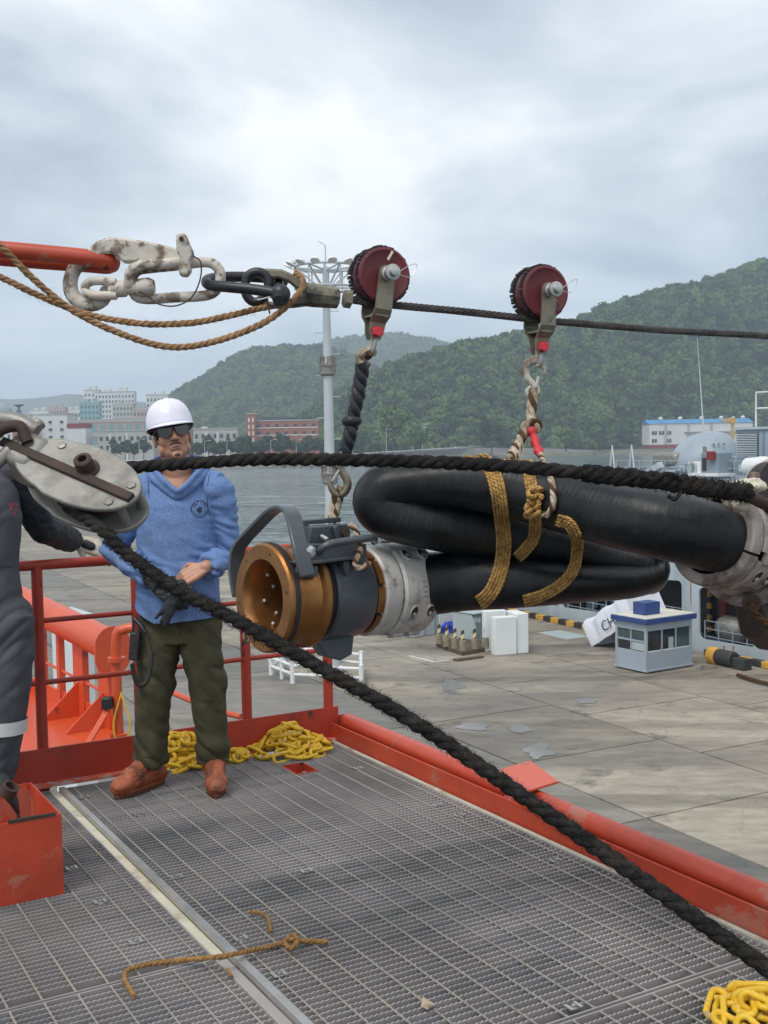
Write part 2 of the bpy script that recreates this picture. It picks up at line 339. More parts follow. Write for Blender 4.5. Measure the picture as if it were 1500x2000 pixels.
mat('rust_dark', (0.055, 0.035, 0.028), 0.75, 0.2, var=0.3, vs=14, dirt=(0.12, 0.055, 0.03), dscale=12, damt=0.5, bump=0.4, bs=90, bdist=0.003)
mat('greasy_brown', (0.060, 0.046, 0.038), 0.5, 0.1, var=0.35, vs=7, dirt=(0.14, 0.085, 0.06), dscale=6, damt=0.5, bump=0.25, bs=60, bdist=0.004)
mat('chain_yellow', (0.70, 0.43, 0.018), 0.45, var=0.15, vs=30, dirt=(0.30, 0.27, 0.20), dscale=26, damt=0.9, dlo=0.60, dhi=0.66, bump=0.1, bs=120, bdist=0.002)
mat('white_pipe', (0.68, 0.70, 0.70), 0.5, var=0.06, vs=3, dirt=(0.40, 0.33, 0.22), dscale=3, damt=0.5, dlo=0.55, dhi=0.75)
mat('ship_grey', (0.44, 0.505, 0.545), 0.5, var=0.06, vs=0.4, dirt=(0.26, 0.29, 0.32), dscale=0.5, damt=0.5, dstretch=(1, 1, 0.25))
mat('ship_mid', (0.30, 0.36, 0.41), 0.5, var=0.07, vs=0.6, dirt=(0.22, 0.26, 0.29), dscale=0.8, damt=0.5, dstretch=(1, 1, 0.25))
mat('ship_grey_dark', (0.21, 0.26, 0.31), 0.5, var=0.08, vs=0.6)
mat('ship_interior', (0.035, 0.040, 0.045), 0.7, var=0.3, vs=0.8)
mat('ship_white', (0.70, 0.72, 0.72), 0.5, var=0.05, vs=1)
mat('rust_stain', (0.30, 0.16, 0.05), 0.7, var=0.3, vs=3)
mat('kerb_yellow', (0.58, 0.32, 0.05), 0.7, var=0.2, vs=3)
mat('kerb_black', (0.035, 0.035, 0.035), 0.7, var=0.3, vs=3)
mat('booth_panel', (0.36, 0.41, 0.47), 0.4, 0.1, var=0.06, vs=1.5, dirt=(0.26, 0.28, 0.31), dscale=1.5, damt=0.4)
mat('booth_blue', (0.025, 0.060, 0.20), 0.45, var=0.1, vs=2)
mat('booth_roof', (0.62, 0.60, 0.52), 0.6, var=0.1, vs=1.2, dirt=(0.35, 0.33, 0.27), dscale=1.0, damt=0.5)
mat('window_glass', (0.05, 0.085, 0.085), 0.08, var=0.3, vs=0.9, spec=0.6)
mat('dark_glass', (0.02, 0.028, 0.033), 0.1, var=0.3, vs=0.5, spec=0.5)
mat('tarp_white', (0.66, 0.68, 0.74), 0.6, var=0.05, vs=2, bump=0.5, bs=3, bdist=0.08)
mat('tarp_blue', (0.015, 0.05, 0.40), 0.5, var=0.2, vs=3, bump=0.6, bs=6, bdist=0.06)
mat('box_white', (0.72, 0.75, 0.74), 0.5, var=0.04, vs=1)
mat('cabinet_green', (0.25, 0.31, 0.33), 0.5, var=0.06, vs=1.2)
mat('cabinet_top', (0.40, 0.46, 0.46), 0.5, var=0.06, vs=1.2)
mat('concrete_post', (0.26, 0.22, 0.16), 0.85, var=0.2, vs=5, bump=0.4, bs=30, bdist=0.01)
mat('wood_dark', (0.10, 0.075, 0.045), 0.85, var=0.3, vs=5)
mat('mast_grey', (0.52, 0.55, 0.57), 0.5, 0.2, var=0.06, vs=0.6)
mat('lamp_head', (0.75, 0.75, 0.73), 0.5, var=0.1, vs=2)
mat('black_plastic', (0.018, 0.018, 0.020), 0.45, var=0.2, vs=20)
mat('ink', (0.03, 0.035, 0.07), 0.8, var=0.1, vs=20)

hm_ = bpy.data.materials.new('hose_rubber'); hm_.use_nodes = True; N, L = hm_.node_tree.nodes, hm_.node_tree.links; b = N['Principled BSDF']
uv = N.new('ShaderNodeUVMap'); uv.uv_map = 'wrap'
def _nz(st, sc, det=5, rough=0.6):
    mp = N.new('ShaderNodeMapping'); mp.inputs['Scale'].default_value = st; L.new(uv.outputs[0], mp.inputs[0]); n = N.new('ShaderNodeTexNoise'); n.inputs['Scale'].default_value = sc; n.inputs['Detail'].default_value = det; n.inputs['Roughness'].default_value = rough; L.new(mp.outputs[0], n.inputs['Vector']); return n.outputs['Fac']
def _rg(v, a, b_, c, d):
    r = N.new('ShaderNodeMapRange'); r.inputs['From Min'].default_value = a; r.inputs['From Max'].default_value = b_; r.inputs['To Min'].default_value = c; r.inputs['To Max'].default_value = d; L.new(v, r.inputs['Value']); return r.outputs[0]
hoops = _nz((130, 0.5, 1), 1.0, 3); dust = _nz((7, 1.6, 1), 1.0, 8, 0.7); scuff = _nz((60, 2.5, 1), 1.0, 6, 0.7)
m1 = N.new('ShaderNodeMath'); m1.operation = 'MULTIPLY'; L.new(_rg(dust, 0.42, 0.70, 0, 1), m1.inputs[0]); L.new(_rg(hoops, 0.35, 0.65, 0.35, 1), m1.inputs[1])
m2 = N.new('ShaderNodeMath'); m2.operation = 'MAXIMUM'; L.new(m1.outputs[0], m2.inputs[0]); L.new(_rg(scuff, 0.62, 0.74, 0, 0.8), m2.inputs[1])
mx = N.new('ShaderNodeMix'); mx.data_type = 'RGBA'; L.new(m2.outputs[0], mx.inputs['Factor']); mx.inputs['A'].default_value = (0.006, 0.0065, 0.0075, 1); mx.inputs['B'].default_value = (0.032, 0.034, 0.037, 1); L.new(mx.outputs['Result'], b.inputs['Base Color'])
L.new(_rg(m2.outputs[0], 0, 1, 0.36, 0.7), b.inputs['Roughness']); b.inputs['Specular IOR Level'].default_value = 0.36
bp = N.new('ShaderNodeBump'); bp.inputs['Strength'].default_value = 0.5; bp.inputs['Distance'].default_value = 0.003; L.new(hoops, bp.inputs['Height']); bp2 = N.new('ShaderNodeBump'); bp2.inputs['Strength'].default_value = 0.35; bp2.inputs['Distance'].default_value = 0.004; L.new(scuff, bp2.inputs['Height']); L.new(bp.outputs[0], bp2.inputs['Normal']); L.new(bp2.outputs[0], b.inputs['Normal'])
M['hose_rubber'] = hm_
# ================================================================== THE SETTING
Z3 = V((0, 0, 1))
QU = V((0.467, -0.884, 0)).normalized(); QN = V((-QU.y, QU.x, 0))      # along the pier, across the pier
ZQ, ZW, ZL = -8.75, -11.5, -7.5                                        # pier deck, water, far shore
def Q(s, n, z=ZQ): return QU * s + QN * n + V((0, 0, z))
def onn(px, py, n):                                                     # where a line of sight meets the upright plane n
    d = ray(px, py); return CAM + d * ((n - CAM.dot(QN)) / d.dot(QN))
def sz(p): return (p.dot(QU), p.z)

def ground_mat(name, c1, c2, c3, sc=0.12, rough=0.8):
    m = bpy.data.materials.new(name); m.use_nodes = True; N, L = m.node_tree.nodes, m.node_tree.links; b = N['Principled BSDF']
    g = N.new('ShaderNodeNewGeometry'); oi = N.new('ShaderNodeObjectInfo')
    mp = N.new('ShaderNodeMapping'); mp.inputs['Rotation'].default_value = (0, 0, 1.08); mp.inputs['Scale'].default_value = (0.45, 1.3, 1); L.new(g.outputs['Position'], mp.inputs[0])
    def noi(s, d=8, src=None, r=0.6):
        n = N.new('ShaderNodeTexNoise'); n.inputs['Scale'].default_value = s; n.inputs['Detail'].default_value = d; n.inputs['Roughness'].default_value = r
        L.new(src or g.outputs['Position'], n.inputs['Vector']); return n.outputs['Fac']
    def rng(v, a, b_, c=0.0, d=1.0):
        r = N.new('ShaderNodeMapRange'); r.inputs['From Min'].default_value = a; r.inputs['From Max'].default_value = b_; r.inputs['To Min'].default_value = c; r.inputs['To Max'].default_value = d; L.new(v, r.inputs['Value']); return r.outputs[0]
    def mix(f, A, B):
        x = N.new('ShaderNodeMix'); x.data_type = 'RGBA'; L.new(f, x.inputs['Factor'])
        for k, val in (('A', A), ('B', B)):
            if isinstance(val, tuple): x.inputs[k].default_value = val + (1,)
            else: L.new(val, x.inputs[k])
        return x.outputs['Result']
    big = rng(noi(sc, 7, mp.outputs[0], 0.66), 0.41, 0.58); fine = rng(noi(sc * 12, 8, mp.outputs[0], 0.7), 0.35, 0.68); spots = rng(noi(sc * 4, 9, None, 0.7), 0.56, 0.70)
    col = mix(big, c1, c2); col = mix(spots, col, c3)
    sc1 = N.new('ShaderNodeVectorMath'); sc1.operation = 'SCALE'; L.new(col, sc1.inputs[0]); L.new(rng(fine, 0, 1, 0.78, 1.18), sc1.inputs['Scale'])
    sc2 = N.new('ShaderNodeVectorMath'); sc2.operation = 'SCALE'; L.new(sc1.outputs[0], sc2.inputs[0]); L.new(rng(oi.outputs['Random'], 0, 1, 0.84, 1.14), sc2.inputs['Scale'])
    dv = N.new('ShaderNodeTexNoise'); dv.inputs['Scale'].default_value = 0.7; dv.inputs['Detail'].default_value = 5; L.new(g.outputs['Position'], dv.inputs['Vector'])
    av = N.new('ShaderNodeVectorMath'); av.operation = 'MULTIPLY_ADD'; L.new(dv.outputs['Color'], av.inputs[0]); av.inputs[1].default_value = (2.2, 2.2, 0); L.new(g.outputs['Position'], av.inputs[2])
    vo = N.new('ShaderNodeTexVoronoi'); vo.feature = 'DISTANCE_TO_EDGE'; vo.inputs['Scale'].default_value = 0.16; L.new(av.outputs[0], vo.inputs['Vector'])
    crk = rng(vo.outputs['Distance'], 0.0, 0.009, 0.82, 1.0); wv = N.new('ShaderNodeTexWave'); wv.wave_type = 'RINGS'; wv.inputs['Scale'].default_value = 0.035; wv.inputs['Distortion'].default_value = 9.0; wv.inputs['Detail'].default_value = 2; wv.inputs['Detail Scale'].default_value = 0.4; L.new(g.outputs['Position'], wv.inputs['Vector'])
    tyre = N.new('ShaderNodeMath'); tyre.operation = 'MULTIPLY'; L.new(rng(wv.outputs['Fac'], 0.93, 0.99, 1.0, 0.74), tyre.inputs[0]); L.new(crk, tyre.inputs[1])
    sc3 = N.new('ShaderNodeVectorMath'); sc3.operation = 'SCALE'; L.new(sc2.outputs[0], sc3.inputs[0]); L.new(tyre.outputs[0], sc3.inputs['Scale']); sc2 = sc3
    L.new(sc2.outputs[0], b.inputs['Base Color']); L.new(rng(big, 0, 1, rough, rough - 0.25), b.inputs['Roughness'])
    bp = N.new('ShaderNodeBump'); bp.inputs['Strength'].default_value = 0.25; bp.inputs['Distance'].default_value = 0.03; L.new(noi(3.0, 8), bp.inputs['Height']); L.new(bp.outputs[0], b.inputs['Normal'])
    M[name] = m
ground_mat('concrete_slab', (0.325, 0.29, 0.23), (0.185, 0.163, 0.133), (0.11, 0.10, 0.085), sc=0.16)
ground_mat('pier_asphalt', (0.205, 0.19, 0.16), (0.14, 0.13, 0.112), (0.09, 0.086, 0.078), sc=0.14, rough=0.75)
ground_mat('shore_ground', (0.10, 0.11, 0.06), (0.17, 0.15, 0.11), (0.07, 0.09, 0.04), sc=0.02)
ground_mat('rock_bank', (0.20, 0.185, 0.165), (0.12, 0.11, 0.10), (0.06, 0.06, 0.055), sc=0.3)
ground_mat('asphalt_road', (0.15, 0.15, 0.15), (0.12, 0.12, 0.12), (0.10, 0.10, 0.10), sc=0.05)

# --- water
m = bpy.data.materials.new('sea_water'); m.use_nodes = True; N, L = m.node_tree.nodes, m.node_tree.links; b = N['Principled BSDF']
b.inputs['Base Color'].default_value = (0.085, 0.125, 0.13, 1); b.inputs['Roughness'].default_value = 0.10; b.inputs['IOR'].default_value = 1.33
g = N.new('ShaderNodeNewGeometry'); mp = N.new('ShaderNodeMapping'); mp.inputs['Scale'].default_value = (0.5, 1.0, 1); L.new(g.outputs['Position'], mp.inputs[0])
n1 = N.new('ShaderNodeTexNoise'); n1.inputs['Scale'].default_value = 0.15; n1.inputs['Detail'].default_value = 4; n1.inputs['Distortion'].default_value = 0.9; L.new(mp.outputs[0], n1.inputs['Vector'])
n2 = N.new('ShaderNodeTexNoise'); n2.inputs['Scale'].default_value = 0.02; n2.inputs['Detail'].default_value = 3; L.new(mp.outputs[0], n2.inputs['Vector'])
ma = N.new('ShaderNodeMath'); ma.operation = 'MULTIPLY'; L.new(n1.outputs['Fac'], ma.inputs[0]); L.new(n2.outputs['Fac'], ma.inputs[1])
bp = N.new('ShaderNodeBump'); bp.inputs['Strength'].default_value = 1.0; bp.inputs['Distance'].default_value = 4.5; L.new(ma.outputs[0], bp.inputs['Height']); L.new(bp.outputs[0], b.inputs['Normal'])
M['sea_water'] = m
mb = MB(); mb.add([(-5900, -195, ZW), (5900, -195, ZW), (5900, 6590, ZW), (-5900, 6590, ZW)], [(0, 1, 2, 3)])
struct(mb.build('water', 'sea_water', smooth=0, loc=(0, 0, ZW)))

# --- pier: near strip, concrete slabs laid one by one, edge
NE, NS, NF = 3.2, 20.6, 38.3
S0, S1 = -210.0, 8.0
mb = MB(); mb.prism([(S0, NE), (S1, NE), (S1, NF + 0.9), (S0, NF + 0.9)], 4.0, V((0, 0, ZQ - 2.06)), QU, QN, Z3)
pier = struct(mb.build('pier', 'pier_asphalt', smooth=0, loc=(0, 0, ZQ)))
rows = [NS, NS + 5.9, NS + 11.8, NF + 0.9]
def slab_mesh(l, w):
    me = bpy.data.meshes.new('concrete_slab'); g = 0.035; mbx = MB().prism([(g, g), (l - g, g), (l - g, w - g), (g, w - g)], 0.07, (0, 0, 0), QU, QN, Z3, mid=False)
    me.from_pydata([tuple(v) for v in mbx.v], [], mbx.f); me.materials.append(M['concrete_slab']); return me
SL = 6.2
for r in range(3):
    me = slab_mesh(SL, rows[r + 1] - rows[r])
    k = 0; s = S0 + r * 2.0
    while s < S1 - SL:
        o = bpy.data.objects.new('concrete_slab', me); COL.objects.link(o); o.parent = pier; o.location = Q(s, rows[r], 0) + V((0, 0, -0.062 + 0.004 * random.random())); s += SL
me = slab_mesh(SL * 2, NS - 12.5); s = S0
while s < S1 - 2 * SL:
    me.materials[0] = M['pier_asphalt']
    o = bpy.data.objects.new('asphalt_bay', me); COL.objects.link(o); o.parent = pier; o.location = Q(s, 12.5, 0) + V((0, 0, -0.066)); s += 2 * SL
ZT = ZQ + 0.014                                              # walking surface of the slabs
# puddles
mat('puddle_water', (0.20, 0.195, 0.18), 0.10, var=0.1, vs=2, spec=0.8)  # base colour lightened to stand in for reflected sky
for i, (px, py, w, h, lab) in enumerate([(925, 1418, 36, 8, 'long shallow puddle on the pale slabs nearest the asphalt strip'), (1018, 1424, 24, 8, 'narrow puddle between a long puddle and a wide one on the pier'),
        (1052, 1466, 34, 17, 'wide rain puddle on the pier by the seam between slabs and asphalt'), (885, 1338, 24, 12, 'puddle on the sunken slab in front of the striped posts'), (1000, 1345, 18, 5, 'small thin puddle in front of the white boxes'),
        (1148, 1369, 22, 5, 'shallow puddle on the open slabs before the guard booth'), (1382, 1303, 22, 4, 'puddle beside the guard booth near the yellow and black kerb')]):
    c = onz(px, py, ZT + 0.012); e1 = onz(px + w, py, ZT + 0.012) - c; e2 = onz(px, py + h, ZT + 0.012) - c; pts = []
    for k in range(96):
        a = 2 * math.pi * k / 96; rr = 0.9 + 0.5 * nz((math.cos(a) * 1.1 + i * 7, math.sin(a) * 1.1, i)) + 0.13 * nz((math.cos(a) * 3 + i * 3, math.sin(a) * 3, i)) + 0.08 * nz((math.cos(a) * 12 + i * 3, math.sin(a) * 12, i)); pts.append(c + e1 * (rr * math.cos(a)) + e2 * (rr * math.sin(a)))
    tag(MB().add(pts, [tuple(range(96))]).build('puddle', 'puddle_water', smooth=0), lab, 'puddle', 'puddles on the pier')
# square inspection cover
c = onz(1100, 1240, ZT); mb = MB().box(c + V((0, 0, 0.01)), (2.6, 1.5, 0.03), (QU, QN, Z3))
tag(mb.build('cover_plate', 'cabinet_top', bevel=0.01), 'flat pale steel cover plate lying on the pier near the kerb', 'cover')

# --- kerb along the pier edge: yellow and black blocks
kb = thing('pier_kerb', 'low kerb of alternating yellow and black blocks along the pier edge', 'kerb', Q(-60, NF + 0.55, ZT))
s = -100.0; k = 0
while s < -12:
    c = Q(s + 0.36, NF + 0.55, ZT + 0.15)
    if not (-44.5 < s < -41.5):
        MB().box(c, (0.70, 0.34, 0.30), (QU, QN, Z3)).build('kerb_block', 'kerb_yellow' if k % 2 else 'kerb_black', kb, bevel=0.03)
    s += 0.72; k += 1
bo = onz(1425, 1302, ZT)
ml = thing('mooring_roller', 'yellow capped black mooring roller lying at the pier edge', 'roller', bo)
MB().cyl(bo + QU * -0.7 + Z3 * 0.35, bo + QU * 0.3 + Z3 * 0.35, 0.36, n=20).build('drum', 'kerb_black', ml, bevel=0.05)
MB().cyl(bo + QU * -1.2 + Z3 * 0.35, bo + QU * -0.705 + Z3 * 0.35, 0.40, n=20).build('cap', 'kerb_yellow', ml, bevel=0.05)
MB().box(bo + QU * 0.75 + Z3 * 0.25, (0.7, 0.5, 0.5), (QU, QN, Z3)).build('block', 'kerb_black', ml, bevel=0.03)
tag(MB().rope([onz(1440, 1318, ZT + 0.12), onz(1500, 1335, ZT + 0.12), onz(1620, 1352, ZT + 0.12)], 0.09).build('mooring_line', 'brown_rope'), 'thick brown mooring line lying along the pier edge', 'rope')

# --- far shore ground, embankment
shore_px = [(-700, 921), (-200, 920), (0, 918), (250, 916), (450, 914), (600, 910), (700, 906), (860, 899), (1000, 893), (1120, 890), (1250, 888), (1500, 884), (1800, 878), (2300, 868)]
sh = [onz(px, py, ZW) for px, py in shore_px]
shore = catmull(sh, n=90); shore_fine = catmull(sh, n=1500)
mb = MB(); vs, fs = [], []
for p in shore:
    d = V((p.x, p.y, 0)).normalized()
    j = 5 * nz((p.x * 0.03, p.y * 0.03, 0))
    for off, z in ((-4 + j, ZW - 0.5), (2 + j, ZW + 1.0), (9 + j, ZL - 0.6), (14, ZL), (600, ZL + 1), (4600, ZL + 4)):
        vs.append(V((p.x, p.y, 0)) + d * off + V((0, 0, z)))
nR = 6
for i in range(len(shore) - 1):
    for k in range(nR - 1): fs.append((i * nR + k, (i + 1) * nR + k, (i + 1) * nR + k + 1, i * nR + k + 1))
mb.add(vs, fs); land = struct(mb.build('shore_ground', 'shore_ground', smooth=0, loc=(0, 700, ZL)))
def shore_at(px, back=0.0, z=ZL):                            # point on the shore behind the waterline in a given direction
    best = min(shore_fine, key=lambda p: abs((750 + FPX * p.dot(RT) / p.dot(FW)) - px)); d = V((best.x, best.y, 0)).normalized()
    return V((best.x, best.y, 0)) + d * back + V((0, 0, z))
# rocks along the waterline, one mass
mb = MB(); rng = random.Random(3)
for k in range(520):
    t = rng.random() * (len(shore) - 2) * 0.75 + 2; i = int(t); p = shore[i].lerp(shore[i + 1], t - i); d = V((p.x, p.y, 0)).normalized()
    c = V((p.x, p.y, 0)) + d * rng.uniform(-3, 8); zz = ZW + 0.1 + (c - V((p.x, p.y, 0))).dot(d) * 0.28; r = rng.uniform(0.7, 1.9)
    c.z = zz; o0 = len(mb.v); mb.ball(c, (r * rng.uniform(0.8, 1.5), r, r * rng.uniform(0.5, 0.9)), 6, 4)
    for q in range(o0, len(mb.v)): mb.v[q] += V((rng.uniform(-1, 1), rng.uniform(-1, 1), rng.uniform(-1, 1))) * r * 0.25
stuff(mb.build('shore_rocks', 'rock_bank', smooth=0, loc=(0, 700, ZW)))

# --- foliage prototypes for the woods (kept outside the scene, only instanced)
def leaf_mat(name, c1, c2, rnd=0.35):
    m = bpy.data.materials.new(name); m.use_nodes = True; N, L = m.node_tree.nodes, m.node_tree.links; b = N['Principled BSDF']
    oi = N.new('ShaderNodeObjectInfo'); g = N.new('ShaderNodeNewGeometry'); n = N.new('ShaderNodeTexNoise'); n.inputs['Scale'].default_value = 0.35; n.inputs['Detail'].default_value = 6; L.new(g.outputs['Position'], n.inputs['Vector'])
    n2 = N.new('ShaderNodeTexNoise'); n2.inputs['Scale'].default_value = 0.012; L.new(g.outputs['Position'], n2.inputs['Vector'])
    a = N.new('ShaderNodeMath'); a.operation = 'ADD'; L.new(oi.outputs['Random'], a.inputs[0]); L.new(n2.outputs['Fac'], a.inputs[1])
    a2 = N.new('ShaderNodeMapRange'); a2.inputs['From Min'].default_value = 0.45; a2.inputs['From Max'].default_value = 1.45; L.new(a.outputs[0], a2.inputs['Value'])
    mx = N.new('ShaderNodeMix'); mx.data_type = 'RGBA'; L.new(a2.outputs[0], mx.inputs['Factor']); mx.inputs['A'].default_value = c1 + (1,); mx.inputs['B'].default_value = c2 + (1,)
    r = N.new('ShaderNodeMapRange'); r.inputs['From Min'].default_value = 0.35; r.inputs['From Max'].default_value = 0.65; r.inputs['To Min'].default_value = 0.5; r.inputs['To Max'].default_value = 1.35; L.new(n.outputs['Fac'], r.inputs['Value'])
    s = N.new('ShaderNodeVectorMath'); s.operation = 'SCALE'; L.new(mx.outputs['Result'], s.inputs[0]); L.new(r.outputs[0], s.inputs['Scale']); L.new(s.outputs[0], b.inputs['Base Color'])
    b.inputs['Roughness'].default_value = 0.7; b.inputs['Specular IOR Level'].default_value = 0.2; M[name] = m
leaf_mat('wood_leaves', (0.010, 0.026, 0.014), (0.095, 0.165, 0.042))
leaf_mat('light_leaves', (0.075, 0.135, 0.030), (0.085, 0.15, 0.035))
leaf_mat('dark_leaves', (0.020, 0.042, 0.020), (0.032, 0.060, 0.026))
mat('bark', (0.08, 0.06, 0.045), 0.9, var=0.3, vs=1)
def crown_mb(seed, r=1.0, cards=420, squash=0.75, card=0.17, cone=0.0):
    """lumpy core of overlapping boughs, then leaf-clump faces spread over and just inside its surface"""
    rg = random.Random(seed); mbx = MB(); boughs = []
    for k in range(11):
        a = rg.uniform(0, 6.283); h = rg.uniform(-0.45, 0.75); q = (1 - 0.55 * max(h, 0)) * rg.uniform(0.25, 0.62)
        if cone: q *= 1 - cone * (h + 0.45) / 1.2
        boughs.append((V((math.cos(a) * q, math.sin(a) * q, h * squash)) * r, r * rg.uniform(0.26, 0.44)))
    boughs.append((V((0, 0, 0)), 0.5 * r))
    for c, br in boughs:
        o0 = len(mbx.v); mbx.ball(c, (br * 0.82, br * 0.82, br * 0.70), 8, 6)
        for q in range(o0, len(mbx.v)): mbx.v[q] += (mbx.v[q] - c).normalized() * (br * 0.28 * nz(mbx.v[q] * (4.5 / r) + V((seed, 0, 0))))
    for k in range(cards):
        c, br = rg.choice(boughs); d = V((rg.gauss(0, 1), rg.gauss(0, 1), rg.gauss(0.25, 1))).normalized(); p = c + d * br * rg.uniform(0.72, 1.12)
        n = (d + V((rg.uniform(-1, 1), rg.uniform(-1, 1), rg.uniform(-0.4, 1))) * 0.8).normalized(); t = n.orthogonal().normalized(); t = Quaternion(n, rg.uniform(0, 6.28)) @ t; bt = n.cross(t); s_ = card * r * rg.uniform(0.5, 1.1)
        mbx.add([p - t * s_, p + bt * s_ * 0.6 - n * s_ * 0.2, p + t * s_, p - bt * s_ * 0.6 - n * s_ * 0.2], [(0, 1, 2, 3)])
    return mbx
protos = bpy.data.collections.new('foliage_prototypes')
def proto(nm, mbx, m):
    me = bpy.data.meshes.new(nm); me.from_pydata([tuple(v) for v in mbx.v], [], mbx.f); me.materials.append(M[m]); o = bpy.data.objects.new(nm, me); protos.objects.link(o)
for k in range(5): proto('canopy_%d' % k, crown_mb(20 + k, 1.0, 260, 0.8, 0.2), 'wood_leaves')
ng = bpy.data.node_groups.new('scatter', 'GeometryNodeTree')
ng.interface.new_socket('Geometry', in_out='INPUT', socket_type='NodeSocketGeometry'); ng.interface.new_socket('Geometry', in_out='OUTPUT', socket_type='NodeSocketGeometry')
gi, go = ng.nodes.new('NodeGroupInput'), ng.nodes.new('NodeGroupOutput'); ip = ng.nodes.new('GeometryNodeInstanceOnPoints'); ci = ng.nodes.new('GeometryNodeCollectionInfo')
ci.inputs['Collection'].default_value = protos; ci.inputs['Separate Children'].default_value = True; ci.inputs['Reset Children'].default_value = True
ip.inputs['Pick Instance'].default_value = True
ng.links.new(gi.outputs[0], ip.inputs['Points']); ng.links.new(ci.outputs[0], ip.inputs['Instance']); ng.links.new(ip.outputs[0], go.inputs[0])
def attr(nm, ty):
    a = ng.nodes.new('GeometryNodeInputNamedAttribute'); a.data_type = ty; a.inputs['Name'].default_value = nm; return a.outputs['Attribute']
ng.links.new(attr('sc', 'FLOAT_VECTOR'), ip.inputs['Scale']); ng.links.new(attr('idx', 'INT'), ip.inputs['Instance Index'])
e2r = ng.nodes.new('FunctionNodeEulerToRotation'); ng.links.new(attr('rot', 'FLOAT_VECTOR'), e2r.inputs[0]); ng.links.new(e2r.outputs[0], ip.inputs['Rotation'])
def scatter(name, pts, scs):
    me = bpy.data.meshes.new(name); me.from_pydata([tuple(p) for p in pts], [], []); n = len(pts)
    a = me.attributes.new('sc', 'FLOAT_VECTOR', 'POINT'); a.data.foreach_set('vector', np.array(scs, dtype=np.float32).ravel())
    a = me.attributes.new('rot', 'FLOAT_VECTOR', 'POINT'); a.data.foreach_set('vector', np.array([(0, 0, random.uniform(0, 6.28)) for _ in range(n)], dtype=np.float32).ravel())
    a = me.attributes.new('idx', 'INT', 'POINT'); a.data.foreach_set('value', np.random.randint(0, 5, n).astype(np.int32))
    o = bpy.data.objects.new(name, me); COL.objects.link(o); md = o.modifiers.new('scatter', 'NODES'); md.node_group = ng; return stuff(o)
# --- hills: ridge line and foot line give a real slope with a back side
def hill(name, sil, foot, Yr, Yb, Yfar, n=70, rowsn=26, rough=9, trees=0, tr=5.5, seed=1, wood='hillside_woodland'):
    rid = catmull([at(x, y, Yr(x) if callable(Yr) else Yr) for x, y in sil], n=n); ft = catmull([V(at(x, 868, Yb(x) if callable(Yb) else Yb).xy.to_3d()) + V((0, 0, ZL)) for x in foot], n=n)
    vs, fs, grid = [], [], []
    for i in range(n):
        row = []; back = V((rid[i].x, rid[i].y, 0)).normalized() * Yfar
        for k in range(rowsn + 7):
            if k <= rowsn:
                t = k / rowsn; p = ft[i].lerp(rid[i], t); h = math.sin(t * math.pi / 2) ** 1.15; p.z = ft[i].z + (rid[i].z - ft[i].z) * h
                w = math.sin(t * math.pi)
                p.z += w * rough * fb((p.x * 0.006 + seed, p.y * 0.006, 0), 1, 4)
            else:
                t = (k - rowsn) / 6; p = rid[i] + back * t; p.z = rid[i].z * (1 - t * t) + (ZL - 1) * t * t
            row.append(p)
        grid.append(row); vs += row
    m_ = rowsn + 7
    for i in range(n - 1):
        for k in range(m_ - 1): fs.append((i * m_ + k, (i + 1) * m_ + k, (i + 1) * m_ + k + 1, i * m_ + k + 1))
    o = struct(MB().add(vs, fs).build(name, 'wood_floor', smooth=60, loc=(0, Yb(750) if callable(Yb) else Yb, ZL)))
    if trees:
        rg = random.Random(seed); pts, sc = [], []; 
        A = [];
        for i in range(n - 1):
            for k in range(rowsn + 2):
                a, b_, c, d = grid[i][k], grid[i + 1][k], grid[i + 1][k + 1], grid[i][k + 1]; ar = ((b_ - a).cross(d - a)).length
                A.append((ar, a, b_, c, d))
        tot = sum(x[0] for x in A)
        for ar, a, b_, c, d in A:
            q = trees * ar / tot; cnt = int(q) + (rg.random() < q - int(q))
            for _ in range(cnt):
                u, w = rg.random(), rg.random(); p = a.lerp(b_, u).lerp(d.lerp(c, u), w); r = tr * rg.uniform(0.5, 1.55) * (1.0 + 0.35 * nz(p * 0.02)); pts.append(p + V((0, 0, r * 0.55))); sc.append((r, r, r * rg.uniform(0.85, 1.25)))
        scatter(wood, pts, sc)
    return grid
mat('wood_floor', (0.030, 0.050, 0.020), 0.9, var=0.4, vs=0.05)
silA = [(420, 890), (520, 872), (620, 812), (680, 770), (740, 740), (800, 722), (850, 708), (900, 694), (960, 684), (1000, 676), (1060, 660), (1100, 649), (1180, 616), (1250, 596), (1330, 576), (1400, 556), (1470, 536), (1560, 520), (1750, 480), (2100, 470)]
gridA = hill('near_hill', silA, [380, 640, 750, 900, 1100, 1300, 1500, 1750, 2100], lambda x: 1400 + max(0, x - 1000) * 0.35, lambda x: 930 + max(0, x - 700) * 0.42, 420, trees=11000, tr=7.2, seed=4)
silB = [(250, 880), (300, 825), (330, 797), (360, 772), (400, 749), (450, 720), (500, 699), (560, 695), (600, 692), (650, 700), (720, 730), (820, 800)]
hill('middle_hill', silB, [230, 350, 450, 550, 650, 760, 860], 2300, 1700, 350, trees=5200, tr=9.0, seed=9, wood='middle_hill_woodland')
silC = [(460, 800), (540, 730), (600, 694), (680, 675), (750, 667), (820, 673), (880, 690), (950, 720), (1100, 800)]
hill('back_hill', silC, [440, 600, 750, 900, 1120], 3600, 3000, 500, trees=4200, tr=13, seed=13, wood='back_hill_woodland')
silE = [(-200, 790), (60, 778), (140, 770), (220, 778), (300, 790), (420, 800), (520, 820)]
hill('distant_ridge', silE, [-220, 60, 220, 540], 5200, 4700, 200, n=40, rough=30, seed=19)

